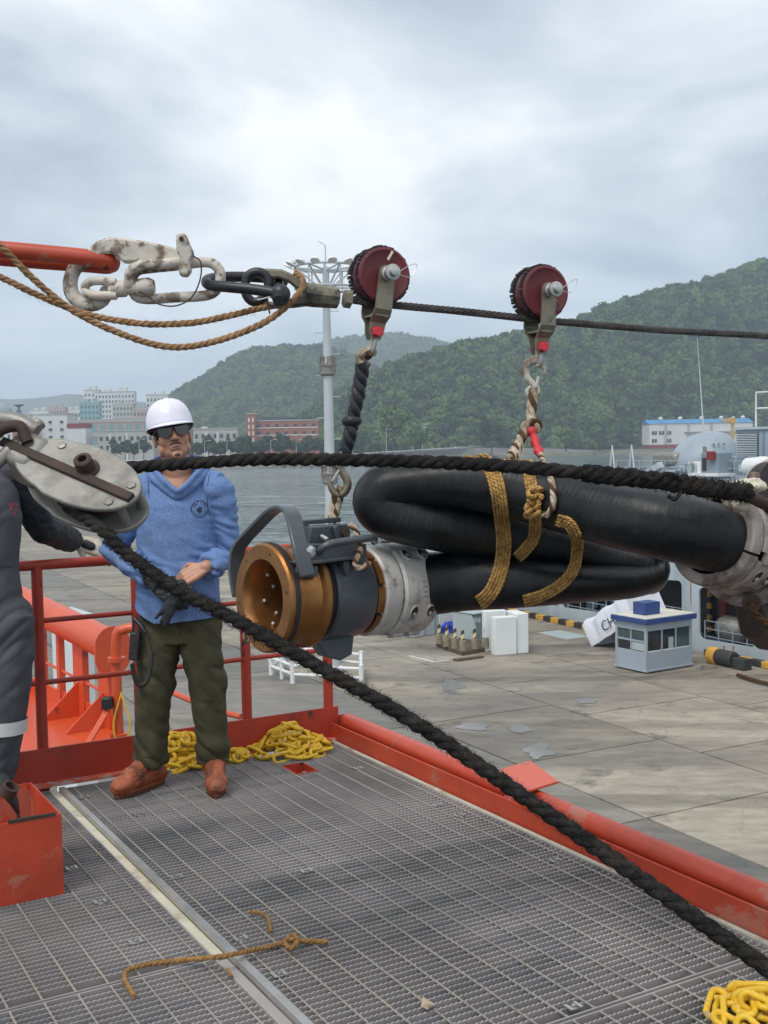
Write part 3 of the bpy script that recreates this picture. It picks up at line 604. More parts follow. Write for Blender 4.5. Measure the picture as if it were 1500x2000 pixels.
# --- single trees
def tree(name, label, base, h, r, m, seed, cat='tree', group=None, cone=0.0, cards=900, trunk=0.35):
    t = thing(name, label, cat, base, group); rg = random.Random(seed); tr = MB(); top = base + V((rg.uniform(-.3, .3), 0, h * 0.72))
    tr.tube([base - V((0, 0, 0.3)), base + V((0.1, 0, h * 0.3)), top], [trunk, trunk * 0.7, trunk * 0.2], 8)
    for k in range(6):
        a = rg.uniform(0, 6.28); s_ = base.lerp(top, rg.uniform(0.45, 0.9)); tr.tube([s_, s_ + V((math.cos(a) * r * 0.6, math.sin(a) * r * 0.6, r * 0.35))], [trunk * 0.35, trunk * 0.1], 5)
    tr.build('trunk', 'bark', t)
    c = crown_mb(seed, 1.0, cards, 0.9, 0.12, cone)
    for i in range(len(c.v)): c.v[i] = V((c.v[i].x * r, c.v[i].y * r, c.v[i].z * h * 0.42)) + base + V((0, 0, h * 0.60))
    c.build('crown', m, t, smooth=0); return t
rg = random.Random(5)
def pine_label(px, hh, k):
    size = 'tall' if hh > 16.3 else 'short' if hh < 13.6 else 'middling'
    spot = ('before the low building row behind the worker' if px < 300 else 'before the low grey building with white pilasters' if px < 470 else 'before the brick stair tower' if px < 500 else 'before the long brick building' if px < 620 else 'on the shore right of the light mast')
    return '%s dark shore pine %s' % (size, spot)
for i, px in enumerate([226, 244, 262, 280] + list(range(384, 706, 11))):
    p = shore_at(px, 40 + rg.uniform(-8, 8)); hh = rg.uniform(12, 18)
    tree('shore_pine', pine_label(px, hh, i), p, hh, rg.uniform(5.0, 7.0), 'dark_leaves', 100 + i, group='pines along the waterfront', cards=420)
for i, (px, Yb, h, r, m, lab) in enumerate([(768, 905, 40, 17, 'light_leaves', 'tall pale green tree standing out at the hill foot behind the coast road'), (700, 890, 24, 12, 'light_leaves', 'bushy light green tree left of the tall pale tree at the hill foot'),
        (812, 885, 22, 10, 'wood_leaves', 'rounded green tree between the tall pale tree and the road bend'), (1172, 1040, 34, 18, 'wood_leaves', 'spreading green tree at the hill foot by the rocky shore'), (1222, 1120, 20, 12, 'dark_leaves', 'dark green tree beside the white blue-roofed shed'),
        (1105, 1010, 22, 13, 'light_leaves', 'low pale green tree above the rocky bank beyond the road'), (960, 965, 30, 15, 'wood_leaves', 'full green tree behind the coast road guard rail')]):
    p = at(px, 868, Yb); p.z = ZL; tree('hillside_tree', lab, p, h, r, m, 300 + i, cards=1300, trunk=0.6)

# --- buildings on the far shore
mat('bld_white', (0.62, 0.63, 0.62), 0.7, var=0.05, vs=0.1); mat('bld_grey', (0.40, 0.40, 0.37), 0.7, var=0.06, vs=0.1); mat('bld_pink', (0.42, 0.30, 0.26), 0.7, var=0.06, vs=0.1)
mat('bld_brick', (0.30, 0.11, 0.07), 0.8, var=0.12, vs=0.2); mat('bld_teal', (0.16, 0.33, 0.35), 0.5, var=0.06, vs=0.1); mat('bld_trim', (0.66, 0.66, 0.62), 0.7, var=0.05, vs=0.2); mat('bld_blue', (0.04, 0.24, 0.50), 0.5, var=0.05, vs=0.1)
mat('bld_glass', (0.035, 0.055, 0.07), 0.15, var=0.2, vs=0.3); mat('bld_red', (0.22, 0.03, 0.035), 0.7, var=0.1, vs=0.1)
def building(label, x0, x1, ytop, Y, wall, wins=(), depth=18, roof='bld_grey', name='apartment_building', group=None, parapet=0.8, single=True, extra=(), ybase=None):
    """front face spans the given view columns at distance Y; wins = (columns, rows, width share, height share, top share, bottom share, material)"""
    a, b_ = at(x0, 868, Y), at(x1, 868, Y); zt = at((x0 + x1) / 2, ytop, Y).z; w = b_.x - a.x; H = zt - ZL; o = V((a.x, Y, ZL))
    t = thing(name, label, 'building', o + V((w / 2, depth / 2, 0)), group)
    MB().box(o + V((w / 2, depth / 2, H / 2)), (w, depth, H)).build('wall', wall, t)
    MB().box(o + V((w / 2, depth / 2, H + parapet / 2 + 0.01)), (w + 0.8, depth + 0.8, parapet)).build('roof', roof, t)
    for cols, rows_, ws, hs, t0, b0, gm in wins:
        cw, rh = w / cols, H * (t0 - b0) / rows_; one = MB()
        for c in range(cols):
            for r in range(rows_):
                ctr = o + V((cw * (c + 0.5), -0.05, H * b0 + rh * (r + 0.5)))
                if single:
                    wd = MB().box(ctr, (cw * ws, 0.2, rh * hs)).build('window', gm, t)
                    MB().box(ctr - V((0, 0.12, rh * hs * 0.56)), (cw * ws * 1.15, 0.3, rh * 0.06)).build('sill', 'bld_trim', wd)
                else: one.box(ctr, (cw * ws, 0.2, rh * hs))
        if not single: stuff(one.build('windows', gm, t, smooth=0))
    for nm, x, y, ww, hh, d, mm in extra: MB().box(o + V((w * x, -d / 2 if d > 0 else depth / 2, H * y)), (w * ww, abs(d) if d > 0 else depth * 0.5, H * hh)).build(nm, mm, t)
    return t
building('long red brick building with pale window bands on the waterfront', 497, 622, 822, 880, 'bld_brick', [(7, 3, 0.38, 0.5, 0.97, 0.35, 'bld_glass')], extra=[('band', 0.5, 0.62, 1.0, 0.02, 0.3, 'bld_trim'), ('band', 0.5, 0.82, 1.0, 0.02, 0.3, 'bld_trim'), ('roof_lantern', 0.35, 1.06, 0.5, 0.10, -1, 'bld_glass')], name='brick_building')
building('red brick stair tower joined to the long brick building', 483, 499, 809, 874, 'bld_brick', [(2, 4, 0.35, 0.55, 0.95, 0.35, 'bld_trim')], depth=26, name='stair_tower')
building('low grey waterfront building with white window surrounds', 378, 464, 838, 860, 'bld_grey', [(7, 2, 0.5, 0.5, 0.92, 0.3, 'bld_glass')], extra=[('pilaster', 0.30, 0.45, 0.05, 0.9, 0.8, 'bld_white'), ('pilaster', 0.55, 0.45, 0.04, 0.9, 0.8, 'bld_white'), ('roof_box', 0.22, 1.05, 0.10, 0.08, -1, 'bld_white')])
building('low grey building row with white framed windows behind the worker', 192, 300, 842, 850, 'bld_grey', [(9, 2, 0.5, 0.5, 0.9, 0.3, 'bld_glass')], extra=[('pilaster', 0.22, 0.45, 0.035, 0.95, 0.8, 'bld_white'), ('pilaster', 0.52, 0.45, 0.035, 0.95, 0.8, 'bld_white')])
building('pink and teal banded block behind the low grey building', 160, 312, 820, 960, 'bld_pink', [(9, 1, 0.55, 0.75, 0.93, 0.66, 'bld_teal'), (9, 1, 0.55, 0.75, 0.58, 0.35, 'bld_teal')], extra=[('band', 0.5, 0.62, 1.0, 0.07, 0.4, 'bld_grey'), ('band', 0.5, 0.97, 1.0, 0.05, 0.4, 'bld_grey')])
building('plain white block with a tiled side wall at the waterfront', 66, 133, 810, 850, 'bld_white', [(3, 4, 0.3, 0.35, 0.92, 0.3, 'bld_glass')], depth=30)
building('low building with a dark red roof between the white and banded blocks', 133, 168, 836, 845, 'bld_white', [(5, 1, 0.6, 0.4, 0.6, 0.3, 'bld_glass')], roof='bld_red', parapet=3.4)
building('low orange brick house beside the plain white block', 25, 66, 828, 840, 'bld_brick', [(4, 1, 0.4, 0.4, 0.75, 0.4, 'bld_glass')], name='brick_house')
building('pale low sheds along the waterfront behind the radar mast', -60, 60, 812, 1000, 'bld_white', [(10, 2, 0.4, 0.4, 0.95, 0.4, 'bld_glass')])
for (x0, x1, yt, Y, lab, cols, rows_, wallm) in [(188, 265, 766, 1900, 'tall white apartment tower with a dense grid of windows', 12, 11, 'bld_white'), (167, 196, 763, 1960, 'narrow white tower joined to the left end of the tall apartment tower', 4, 11, 'bld_white'),
        (158, 196, 786, 1800, 'grey blue tower block in front of the tall white tower', 5, 8, 'bld_teal'), (222, 262, 790, 1750, 'pale grey stepped tower in front of the white tower', 6, 8, 'bld_grey'), (288, 330, 772, 1900, 'white apartment tower partly behind the hard hat', 6, 9, 'bld_white'),
        (100, 130, 796, 2100, 'small pinkish apartment block amid the hazy city', 5, 5, 'bld_pink'), (128, 160, 800, 2200, 'low white apartment block left of the tower group', 5, 5, 'bld_white'), (60, 96, 802, 2300, 'hazy white block near the radar mast', 6, 4, 'bld_white'), (262, 290, 800, 1700, 'pink stepped block below the white tower', 4, 6, 'bld_pink'), (-60, 20, 800, 2300, 'hazy row of pale city blocks behind the mast', 9, 4, 'bld_grey'), (330, 372, 800, 2100, 'pale apartment block showing beside the foot of the middle hill', 6, 5, 'bld_white')]:
    building(lab, x0, x1, yt, Y, wallm, [(cols, rows_, 0.5, 0.5, 0.97, 0.1, 'bld_glass')], single=False, group=None, parapet=1.5, extra=[('roof_house', 0.3, 1.03, 0.18, 0.06, -1, wallm), ('roof_house', 0.7, 1.04, 0.2, 0.07, -1, wallm)])
tag(MB().lathe([(0, 9), (3, 9.5), (7, 8.4), (10, 6), (12, 2.5), (12.3, 0.1)], at(2, 817, 900), Z3, 24).build('green_dome', 'cabinet_green'), 'pale green dome roof on the waterfront', 'dome')
rm = at(38, 830, 700); t = thing('radar_mast', 'grey lattice radar mast of a moored ship among the waterfront roofs', 'mast', rm)
MB().cyl(rm, rm + V((0, 0, 11)), 1.1, 0.6, 8).build('pole', 'ship_grey_dark', t)
for z_, w_ in ((3, 7), (6, 6), (8.5, 4)): MB().box(rm + V((0, 0, z_)), (w_, 2, 0.5)).build('platform', 'ship_grey_dark', t)
MB().lathe([(0, 0.8), (1.2, 3.2), (1.6, 3.2), (2.2, 0.6)], rm + V((0, 0, 10.8)), Z3, 12).build('antenna', 'ship_grey_dark', t)
for sx in (-1, 1): MB().bar(rm + V((sx * 4, 0, 0)), rm + V((sx * 0.8, 0, 9)), 0.4, 0.4).build('brace', 'ship_grey_dark', t)
# white shed with blue roof
def shed():
    Y = 1085; a, b_ = at(1268, 868, Y), at(1470, 868, Y); w = b_.x - a.x; zt = at(1370, 826, Y).z; H = zt - ZL - 1; o = V((a.x, Y, ZL + 1))
    t = thing('warehouse_shed', 'long white shed with blue roof and white roof vents on the far shore', 'shed', o + V((w / 2, 15, 0)))
    MB().box(o + V((w / 2, 15, H / 2)), (w, 30, H)).build('wall', 'bld_white', t)
    MB().box(o + V((w / 2, 15, H * 0.07)), (w + 0.6, 30.6, H * 0.14)).build('plinth', 'bld_red', t)
    r = MB().prism([(-0.8, 0), (30.8, 0), (15, H * 0.17)], w + 1.5, o + V((w / 2, 0, H + 0.02)), (0, 1, 0), (0, 0, 1)).build('roof', 'bld_blue', t)
    for x in (0.13, 0.32, 0.53, 0.72, 0.93):
        p = o + V((w * x, 8, H * 1.08)); MB().lathe([(0, 1.0), (1.6, 1.0), (1.8, 2.0), (3.2, 2.2), (4.4, 1.2), (4.6, 0.2)], p, Z3, 12).build('roof_vent', 'bld_white', r)
    for x in (0.16, 0.38, 0.60, 0.80): MB().box(o + V((w * x, -0.2, H * 0.56)), (2.4, 0.6, H * 0.84)).build('pilaster', 'bld_grey', t)
    for x, z in ((0.05, 0.62), (0.12, 0.62), (0.19, 0.62), (0.19, 0.3), (0.05, 0.3)):
        wd = MB().box(o + V((w * x, -0.1, H * z)), (4.6, 0.4, 3.4)).build('window', 'bld_glass', t); MB().box(o + V((w * x, -0.35, H * z)), (0.35, 0.2, 3.4)).build('mullion', 'bld_trim', wd)
    for x in (0.45, 0.75): MB().box(o + V((w * x, -0.9, H * 0.64)), (w * 0.22, 1.8, 0.9)).build('canopy', 'bld_grey', t)
shed()
c = at(1431, 868, 1000); c.z = ZL; t = thing('quay_crane', 'yellow post crane standing in front of the white shed', 'crane', c)
MB().cyl(c, c + V((0, 0, 22)), 1.6, 1.3, 12).build('post', 'kerb_yellow', t); MB().box(c + V((0, 0, 24)), (5, 4, 4)).build('head', 'kerb_yellow', t); MB().prism([(-9, 0), (0, 2.6), (0, -1.4), (-8, -1.2)], 3, c + V((-1, 0, 24.5)), (1, 0, 0), (0, 0, 1)).build('jib', 'kerb_yellow', t)
MB().ball(c + V((0.5, 0, 27)), 1.2, 10, 6).build('lamp', 'bld_white', t)

# --- coast road with guard rail, lamps, cars
def road_z(px): return float(np.interp(px, [500, 640, 740, 830, 880, 925, 960], [ZL + 0.4, -6.2, -5.0, -3.9, -3.2, -2.4, -1.8]))
rd = [shore_at(px, 26, road_z(px)) for px in (-100, 100, 300, 500, 640, 740, 830)] + [shore_at(880, 40, -3.2), shore_at(925, 75, -2.4), shore_at(960, 130, -1.8), at(905, 868, 1040).xy.to_3d() + V((0, 0, -1.3)), at(840, 868, 1085).xy.to_3d() + V((0, 0, -1.0))]
road = catmull(rd, n=80); fr = frames(road, V((0, 0, 1))); vs, fs = [], []
for i, p in enumerate(road):
    side = V((fr[i][0].y, -fr[i][0].x, 0)).normalized(); vs += [p + side * 5, p - side * 5, p + side * 7.5 - V((0, 0, p.z - ZL + 2)), p - side * 7.5 - V((0, 0, p.z - ZL + 2))]
for i in range(len(road) - 1): fs += [(i * 4, i * 4 + 4, i * 4 + 5, i * 4 + 1), (i * 4, i * 4 + 2, i * 4 + 6, i * 4 + 4), (i * 4 + 1, i * 4 + 5, i * 4 + 7, i * 4 + 3)]
struct(MB().add(vs, fs).build('coast_road', 'asphalt_road', smooth=0, loc=(0, 750, ZL)))
mat('road_paint', (0.55, 0.50, 0.35), 0.7); mk = MB()
for i in range(4, len(road) - 1, 2):
    p, q = road[i], road[i + 1]; sd = V((fr[i][0].y, -fr[i][0].x, 0)).normalized() * 0.25; up = V((0, 0, 0.03)); mk.add([p - sd + up, p + sd + up, q + sd + up, q - sd + up], [(0, 1, 2, 3)])
o_ = mk.build('road_marking', 'road_paint', smooth=0); o_.parent = bpy.data.objects['coast_road']; o_.location = o_.location - V((0, 750, ZL)); stuff(o_)
gr = thing('guard_rail', 'low pale guard rail with posts along the coast road', 'guard rail', road[40])
for sd_ in (1, -1):
    pts = [p + V((fr[i][0].y, -fr[i][0].x, 0)).normalized() * 4.7 * sd_ for i, p in enumerate(road)]
    MB().tube([p + V((0, 0, 0.85)) for p in pts], 0.22, 5).build('rail', 'mast_grey', gr); pm = MB()
    for p in catmull(pts, n=150): pm.cyl(p, p + V((0, 0, 1.0)), 0.12, n=5)
    stuff(pm.build('posts', 'mast_grey', gr))
# seawall face under the road
wv, wf = [], []
for i, px in enumerate(np.linspace(-100, 900, 60)):
    p = shore_at(px, 13, 0); wv += [p + V((0, 0, ZW)), p + V((0, 0, road_z(px))), p + V((0, 0, road_z(px))) + V((p.x, p.y, 0)).normalized() * 6.0]
for i in range(59): wf += [(i * 3, i * 3 + 3, i * 3 + 4, i * 3 + 1), (i * 3 + 1, i * 3 + 4, i * 3 + 5, i * 3 + 2)]
tag(MB().add(wv, wf).build('seawall', 'rock_bank', smooth=0), 'low grey concrete seawall along the far waterfront', 'seawall')
def street_lamp(px, back, h, two, lab, dz=0):
    p = shore_at(px, back, max(ZL, road_z(px) if px > 620 else ZL)); t = thing('street_lamp', lab, 'street lamp', p, 'street lamps on the coast road')
    MB().cyl(p, p + V((0, 0, h)), 0.24, 0.13, 8).build('pole', 'mast_grey', t)
    for s_ in ((-1, 1) if two else (1,)):
        MB().tube([p + V((0, 0, h - 0.2)), p + V((s_ * 1.2, 0, h + 0.35)), p + V((s_ * 2.8, 0, h + 0.5))], 0.11, 6).build('arm', 'mast_grey', t)
        MB().box(p + V((s_ * 3.3, 0, h + 0.5)), (1.5, 0.5, 0.28)).build('lamp_head', 'lamp_head', t)
for px, bk, h, two, lab, dz in [(272, 30, 15, 0, 'slim single-arm street lamp in front of the low building row', 0), (401, 30, 13, 0, 'slim street lamp among the pines just right of the worker', 0), (443, 30, 13, 0, 'slim street lamp among the pines by the low grey building', 0), (529, 30, 13, 0, 'slim street lamp in front of the brick building', 0), (578, 30, 13, 0, 'slim street lamp between brick building and light mast', 0),
        (690, 30, 16, 0, 'single-arm street lamp behind the black wrapped sling', 0), (756, 30, 17, 0, 'single-arm street lamp in front of the tall pale tree', 0), (806, 32, 16, 0, 'single-arm street lamp before the road bend', 0), (826, 45, 18, 0, 'single-arm street lamp at the start of the road bend', 1), (830, 130, 22, 0, 'farther street lamp rising beyond the road bend', 3), (891, 120, 17, 0, 'single-arm street lamp above the curved road', 3), (968, 100, 20, 1, 'double-arm street lamp at the end of the curved road', 3), (958, 104, 14, 0, 'short plain lamp post next to the double-arm lamp', 3)]:
    street_lamp(px, bk, h, two, lab, dz)
mat('car_white', (0.62, 0.63, 0.63), 0.3, var=0.04, coat=0.5); mat('car_silver', (0.42, 0.44, 0.46), 0.3, 0.3, var=0.04, coat=0.5)
def car(p, ang, m, label):
    t = thing('parked_car', label, 'car', p); X = V((math.cos(ang), math.sin(ang), 0)); Yv = V((-X.y, X.x, 0))
    MB().prism([(-2.2, 0.35), (2.2, 0.35), (2.25, 0.75), (1.9, 0.95), (1.0, 1.02), (0.4, 1.5), (-1.5, 1.52), (-2.15, 1.0)], 1.75, p, X, Z3, Yv).build('body', m, t, bevel=0.08)
    MB().prism([(-1.55, 1.03), (0.85, 1.03), (0.35, 1.43), (-1.4, 1.45)], 1.79, p, X, Z3, Yv).build('windows', 'dark_glass', t)
    for dx in (-1.35, 1.35):
        for sy in (-0.82, 0.82): MB().cyl(p + X * dx + Yv * (sy - 0.1) + Z3 * 0.33, p + X * dx + Yv * (sy + 0.1) + Z3 * 0.33, 0.33, n=12).build('wheel', 'black_rubber', t)
for px, bk, dz, ang, m_, lab in [(575, 26, 0.42, 0.0, 'car_white', 'white car driving along the waterfront road by the pines'), (860, 128, 3.6, 0.3, 'car_silver', 'silver car on the curved coast road'), (893, 70, 2.4, 0.5, 'car_white', 'white van on the lower curve of the coast road')]:
    car(shore_at(px, bk, road_z(px) + 0.03), ang, m_, lab)

# rocky bank running down from the end of the raised road to the beach
bk = catmull([shore_at(px, b_, z_) for px, b_, z_ in ((880, 36, -3.9), (930, 50, -3.2), (985, 56, -3.0), (1040, 50, -4.0), (1100, 42, -5.6), (1160, 36, -7.2))], n=40); vs, fs = [], []
for i, p in enumerate(bk):
    d = V((p.x, p.y, 0)).normalized(); j = nz((i * 0.5, 2, 0))
    for off, z in ((-34, ZW + 0.2), (-18 + 4 * j, ZL - 1 + j), (-5, p.z - 0.6 + 0.6 * j), (4, p.z + 0.3 * j), (30, ZL)): vs.append(V((p.x, p.y, 0)) + d * off + V((0, 0, z)))
for i in range(39):
    for k in range(4): fs.append((i * 5 + k, (i + 1) * 5 + k, (i + 1) * 5 + k + 1, i * 5 + k + 1))
struct(MB().add(vs, fs).build('rocky_bank', 'rock_bank', smooth=0))
# ================================================================== GREY SHIP ALONGSIDE THE PIER
NH = NF + 1.35
def rrect(pts, r=0.5, k=5):
    out = []; n = len(pts); P = [V((x, y, 0)) for x, y in pts]
    for i in range(n):
        a, b_, c = P[i - 1], P[i], P[(i + 1) % n]; d1 = (a - b_).normalized(); d2 = (c - b_).normalized()
        for j in range(k + 1):
            t = j / k; q = (b_ + d1 * r) * (1 - t) ** 2 + b_ * 2 * t * (1 - t) + (b_ + d2 * r) * t * t; out.append((q.x, q.y))
    return out
ship = thing('naval_ship', 'light grey naval ship with large side openings moored along the pier', 'ship', Q(-45, NH + 4, ZW))
zdk = onn(1440, 946, NH).z
sL, sR = onn(822, 1200, NH).dot(QU), -6.0
ops = []
for quad in ([(1366, 1147), (1478, 1154), (1477, 1265), (1367, 1247)], [(1216, 1128), (1333, 1134), (1333, 1224), (1216, 1203)], [(1100, 1120), (1200, 1127), (1200, 1200), (1100, 1186)], [(1010, 1110), (1092, 1119), (1092, 1184), (1010, 1172)]):
    ops.append(rrect([sz(onn(x, y, NH)) for x, y in quad], 0.34 if quad[0][0] > 1210 else 0.12))
def sopen(s0, s1, z0, z1): return rrect([(s0, z0), (s1, z0), (s1, z1), (s0, z1)], 0.5)
sO = max(x for x, z in ops[0]); zA = min(z for x, z in ops[0]); zB = max(z for x, z in ops[0])
ops.append(sopen(sO + 1.6, sO + 6.5, zA, zB))
MB().prism([(sL, ZW - 0.5), (sR, ZW - 0.5), (sR, zdk), (sL, zdk)], 0.10, QN * NH, QU, Z3, QN, holes=ops).build('hull_side', 'ship_grey', ship, smooth=0)
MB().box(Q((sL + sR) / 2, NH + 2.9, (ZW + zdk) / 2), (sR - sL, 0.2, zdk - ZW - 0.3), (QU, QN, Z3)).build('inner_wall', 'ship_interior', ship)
zfl = min(z for x, z in ops[0]) - 0.35
MB().box(Q((sL + sR) / 2, NH + 1.5, zfl - 0.1), (sR - sL, 2.5, 0.2), (QU, QN, Z3)).build('side_deck', 'ship_grey_dark', ship)
MB().box(Q((sL + sR) / 2, NH + 4.5, zdk - 0.1), (sR - sL - 0.1, 9 - 0.14, 0.18), (QU, QN, Z3)).build('upper_deck', 'ship_grey_dark', ship)
MB().box(Q(sL + 0.1, NH + 4.5, (ZW + zdk) / 2 - 0.2), (0.2, 8.6, zdk - ZW - 0.4), (QU, QN, Z3)).build('transom', 'ship_grey', ship)
MB().box(Q((sL + sR) / 2, NH - 0.12, zdk + 0.03), (sR - sL + 0.3, 0.5, 0.16), (QU, QN, Z3)).build('deck_edge', 'ship_mid', ship)
# railings in the side openings and along the upper deck
def deck_rail(pts, h=1.0, m='ship_mid', step=None, n=3):
    r = MB()
    for k in range(1, n + 1): r.tube([p + Z3 * (h * k / n) for p in pts], 0.022, 5)
    for p in pts: r.cyl(p, p + Z3 * h, 0.03, n=6)
    return r.build('side_rail', m, ship)
for q in ops[:4]:
    s0, s1, z0 = min(x for x, z in q), max(x for x, z in q), min(z for x, z in q)
    deck_rail([Q(s0 + (s1 - s0) * t, NH + 0.35, z0 - 0.3) for t in (0, 0.25, 0.5, 0.75, 1)], 1.15)
sa, sb = onn(1175, 930, NH).dot(QU), onn(1560, 930, NH).dot(QU)
deck_rail([Q(sa + (sb - sa) * t, NH + 1.0, zdk) for t in np.linspace(0, 1, 15)], 1.05)
for px, py, l in ((1349, 1128, 1.6), (1414, 1262, 0.9), (1432, 1262, 1.0), (1240, 1212, 0.7)):
    p = onn(px, py, NH - 0.054); MB().prism([(-0.05, 0), (0.06, 0.02), (0.03, -l), (-0.02, -l * 0.8)], 0.004, p, QU, Z3, QN).build('rust_streak', 'rust_stain', ship, smooth=0)
tk = onn(1430, 1228, NH + 1.1); tt = MB().lathe([(-0.85, 0.05), (-0.82, 0.28), (-0.68, 0.5), (-0.4, 0.62), (0.4, 0.62), (0.68, 0.5), (0.82, 0.28), (0.85, 0.05)], tk, QU, 24)
tag(tt.build('rubber_fender', 'cast_steel', smooth=60), 'large worn grey pneumatic fender lying in the ship side opening', 'fender')
p = onn(1386, 1192, NH + 2.6); t = thing('striped_post', 'yellow and black striped post inside the ship side opening', 'post', p - Z3 * 1.4)
for k in range(9): MB().cyl(p + Z3 * (-1.4 + 0.3 * k), p + Z3 * (-1.105 + 0.3 * k), 0.14, n=10).build('band', 'kerb_yellow' if k % 2 else 'kerb_black', t)
p = onn(1414, 1185, NH + 2.2); MB().box(p, (0.45, 0.3, 1.6), (QU, QN, Z3)).build('locker', 'bld_red', ship, bevel=0.02)
rgx = random.Random(11)
for k in range(26):
    px = rgx.uniform(1015, 1330); p = onn(px, 1150 + (px - 1015) * 0.10 + rgx.uniform(-12, 30), NH + 2.4 + rgx.uniform(-0.6, 0.2))
    MB().box(p, (rgx.uniform(0.15, 0.7), 0.25, rgx.uniform(0.2, 1.3)), (QU, QN, Z3)).build('fitting', rgx.choice(['ship_grey_dark', 'ship_grey', 'ship_interior', 'ship_white', 'ship_grey_dark']), ship)
for px in (1208,): 
    p, q = onn(px, 1118, NH - 0.06), onn(px, 1208, NH - 0.06); MB().box(Q(p.dot(QU), NH - 0.09, (p.z + q.z) / 2), (0.5, 0.08, abs(p.z - q.z) + 2), (QU, QN, Z3)).build('stanchion', 'ship_white', ship)
# gun house, deck house, mast, small deck gear (things standing on the ship)
NG = NH + 5.5
c = onn(1370, 905, NG); c.z = zdk; R_ = (onn(1424, 905, NG) - onn(1316, 905, NG)).length / 2 * 0.90
t = thing('gun_turret', 'smooth rounded light grey gun house on the ship deck', 'turret', c)
MB().lathe([(0, R_ * 0.8), (0.45, R_ * 0.8)], c, Z3, 32).build('base_ring', 'ship_grey_dark', t)
gz = onn(1370, 842, NG).z - zdk; gv = []
shell = MB(); prof = [(0.5, 0.96), (0.62, 1.0), (0.5 + (gz - .5) * .35, 0.94), (0.5 + (gz - .5) * .62, 0.80), (0.5 + (gz - .5) * .82, 0.60), (0.5 + (gz - .5) * .94, 0.36), (gz, 0.10)]
shell.lathe([(a, b_ * R_) for a, b_ in prof], c, Z3, 36)
for i, v in enumerate(shell.v):
    d = v - c; lean = (d.z / gz) ** 1.5; shell.v[i] = c + V((d.x * (1 + 0.06 * lean) + 0.28 * R_ * lean, d.y, d.z))
shell.build('gun_house', 'ship_mid', t, smooth=60)
for dx, dz in ((0.10, 0.72), (0.24, 0.73), (0.38, 0.72), (-0.55, 0.30), (-0.70, 0.25), (-0.45, 0.24)): MB().ball(V((c.x + dx * R_, c.y - R_ * 0.86, c.z + gz * dz)), 0.07, 8, 6).build('bolt', 'ship_grey_dark', t)
MB().cyl(c + V((0, 0.2, gz * 0.5)), c + V((0.6, 4.5, gz * 0.62)), 0.16, 0.10, 12).build('barrel', 'ship_grey', t)
def dbox(nm, lab, cat, x0, x1, y0, y1, n, dep, m, bev=0.03):
    a, b_ = onn(x0, y1, n), onn(x1, y1, n); zt = onn((x0 + x1) / 2, y0, n).z; zb = max(zdk + 0.005, (a.z + b_.z) / 2); w = (b_ - a).dot(QU)
    t = thing(nm, lab, cat, V((((a + b_) / 2).x, ((a + b_) / 2).y, zb)) + QN * dep / 2)
    ctr = QU * ((a + b_).dot(QU) / 2) + QN * (n + dep / 2) + Z3 * ((zb + zt) / 2)
    return t, ctr, abs(w), zt - zb, MB().box(ctr, (abs(w), dep, zt - zb), (QU, QN, Z3)).build('body', m, t, bevel=bev)
t, ctr, w, h, bd = dbox('deck_house', 'grey deck house with a tall louvred panel on the ship', 'deck house', 1437, 1600, 838, 927, NH + 3.2, 3.0, 'ship_mid')
for k in range(22):
    MB().box(QU * onn(1461, 880, NH + 3.2).dot(QU) + QN * (NH + 3.16) + Z3 * (ctr.z - h * 0.42 + h * 0.82 * k / 21), (1.35, 0.10, 0.05), (QU, QN, (Z3 + QN * 0.6).normalized())).build('louvre', 'ship_grey', t)
MB().box(QU * onn(1461, 880, NH + 3.2).dot(QU) + QN * (NH + 3.19) + Z3 * ctr.z, (1.4, 0.03, h * 0.86), (QU, QN, Z3)).build('louvre_back', 'ship_interior', t)
MB().box(ctr + Z3 * (h / 2 + 0.07), (w + 0.2, 3.2, 0.12), (QU, QN, Z3)).build('roof', 'ship_grey', t)
for x in (1492, 1520, 1548): MB().box(QU * onn(x, 880, NH + 3.2).dot(QU) + QN * (NH + 3.17) + Z3 * ctr.z, (0.04, 0.05, h * 0.95), (QU, QN, Z3)).build('panel_seam', 'ship_grey_dark', t)
t, ctr, w, h, bd = dbox('air_conditioner', 'white air conditioner unit with round fan grille on the ship deck', 'air conditioner', 1343, 1368, 902, 928, NH + 0.5, 0.5, 'ship_white', 0.04)
MB().lathe([(0, 0.33), (0.03, 0.33), (0.03, 0.26), (0.01, 0.26)], ctr - QN * 0.28 - QU * 0.1, -QN, 24).build('fan_ring', 'cabinet_top', t); MB().cyl(ctr - QN * 0.26 - QU * 0.1, ctr - QN * 0.29 - QU * 0.1, 0.22, n=20).build('fan', 'ship_grey_dark', t)
t, ctr, w, h, bd = dbox('equipment_cabinet', 'upright grey equipment cabinet holding the whip antenna on the ship deck', 'cabinet', 1369, 1403, 884, 926, NH + 0.4, 0.9, 'ship_grey_dark')
MB().box(ctr - QN * 0.47 - QU * 0.33 - Z3 * 0.05, (0.24, 0.05, h * 0.62), (QU, QN, Z3)).build('dark_window', 'ship_interior', t)
MB().box(ctr - QN * 0.56 + QU * 0.22 + Z3 * h * 0.36, (0.42, 0.2, 0.42), (QU, QN, Z3)).build('red_box', 'bld_red', t, bevel=0.02); MB().box(ctr - Z3 * (h / 2 + 0.02) - QN * 0.3, (w + 0.9, 1.2, 0.14), (QU, QN, Z3)).build('shelf', 'ship_white', t)
a0, a1 = onn(1377, 886, NH + 0.9), onn(1362, 660, NH + 0.9); t = thing('whip_antenna', 'tall thin whip antenna rising above the ship cabinet', 'antenna', a0)
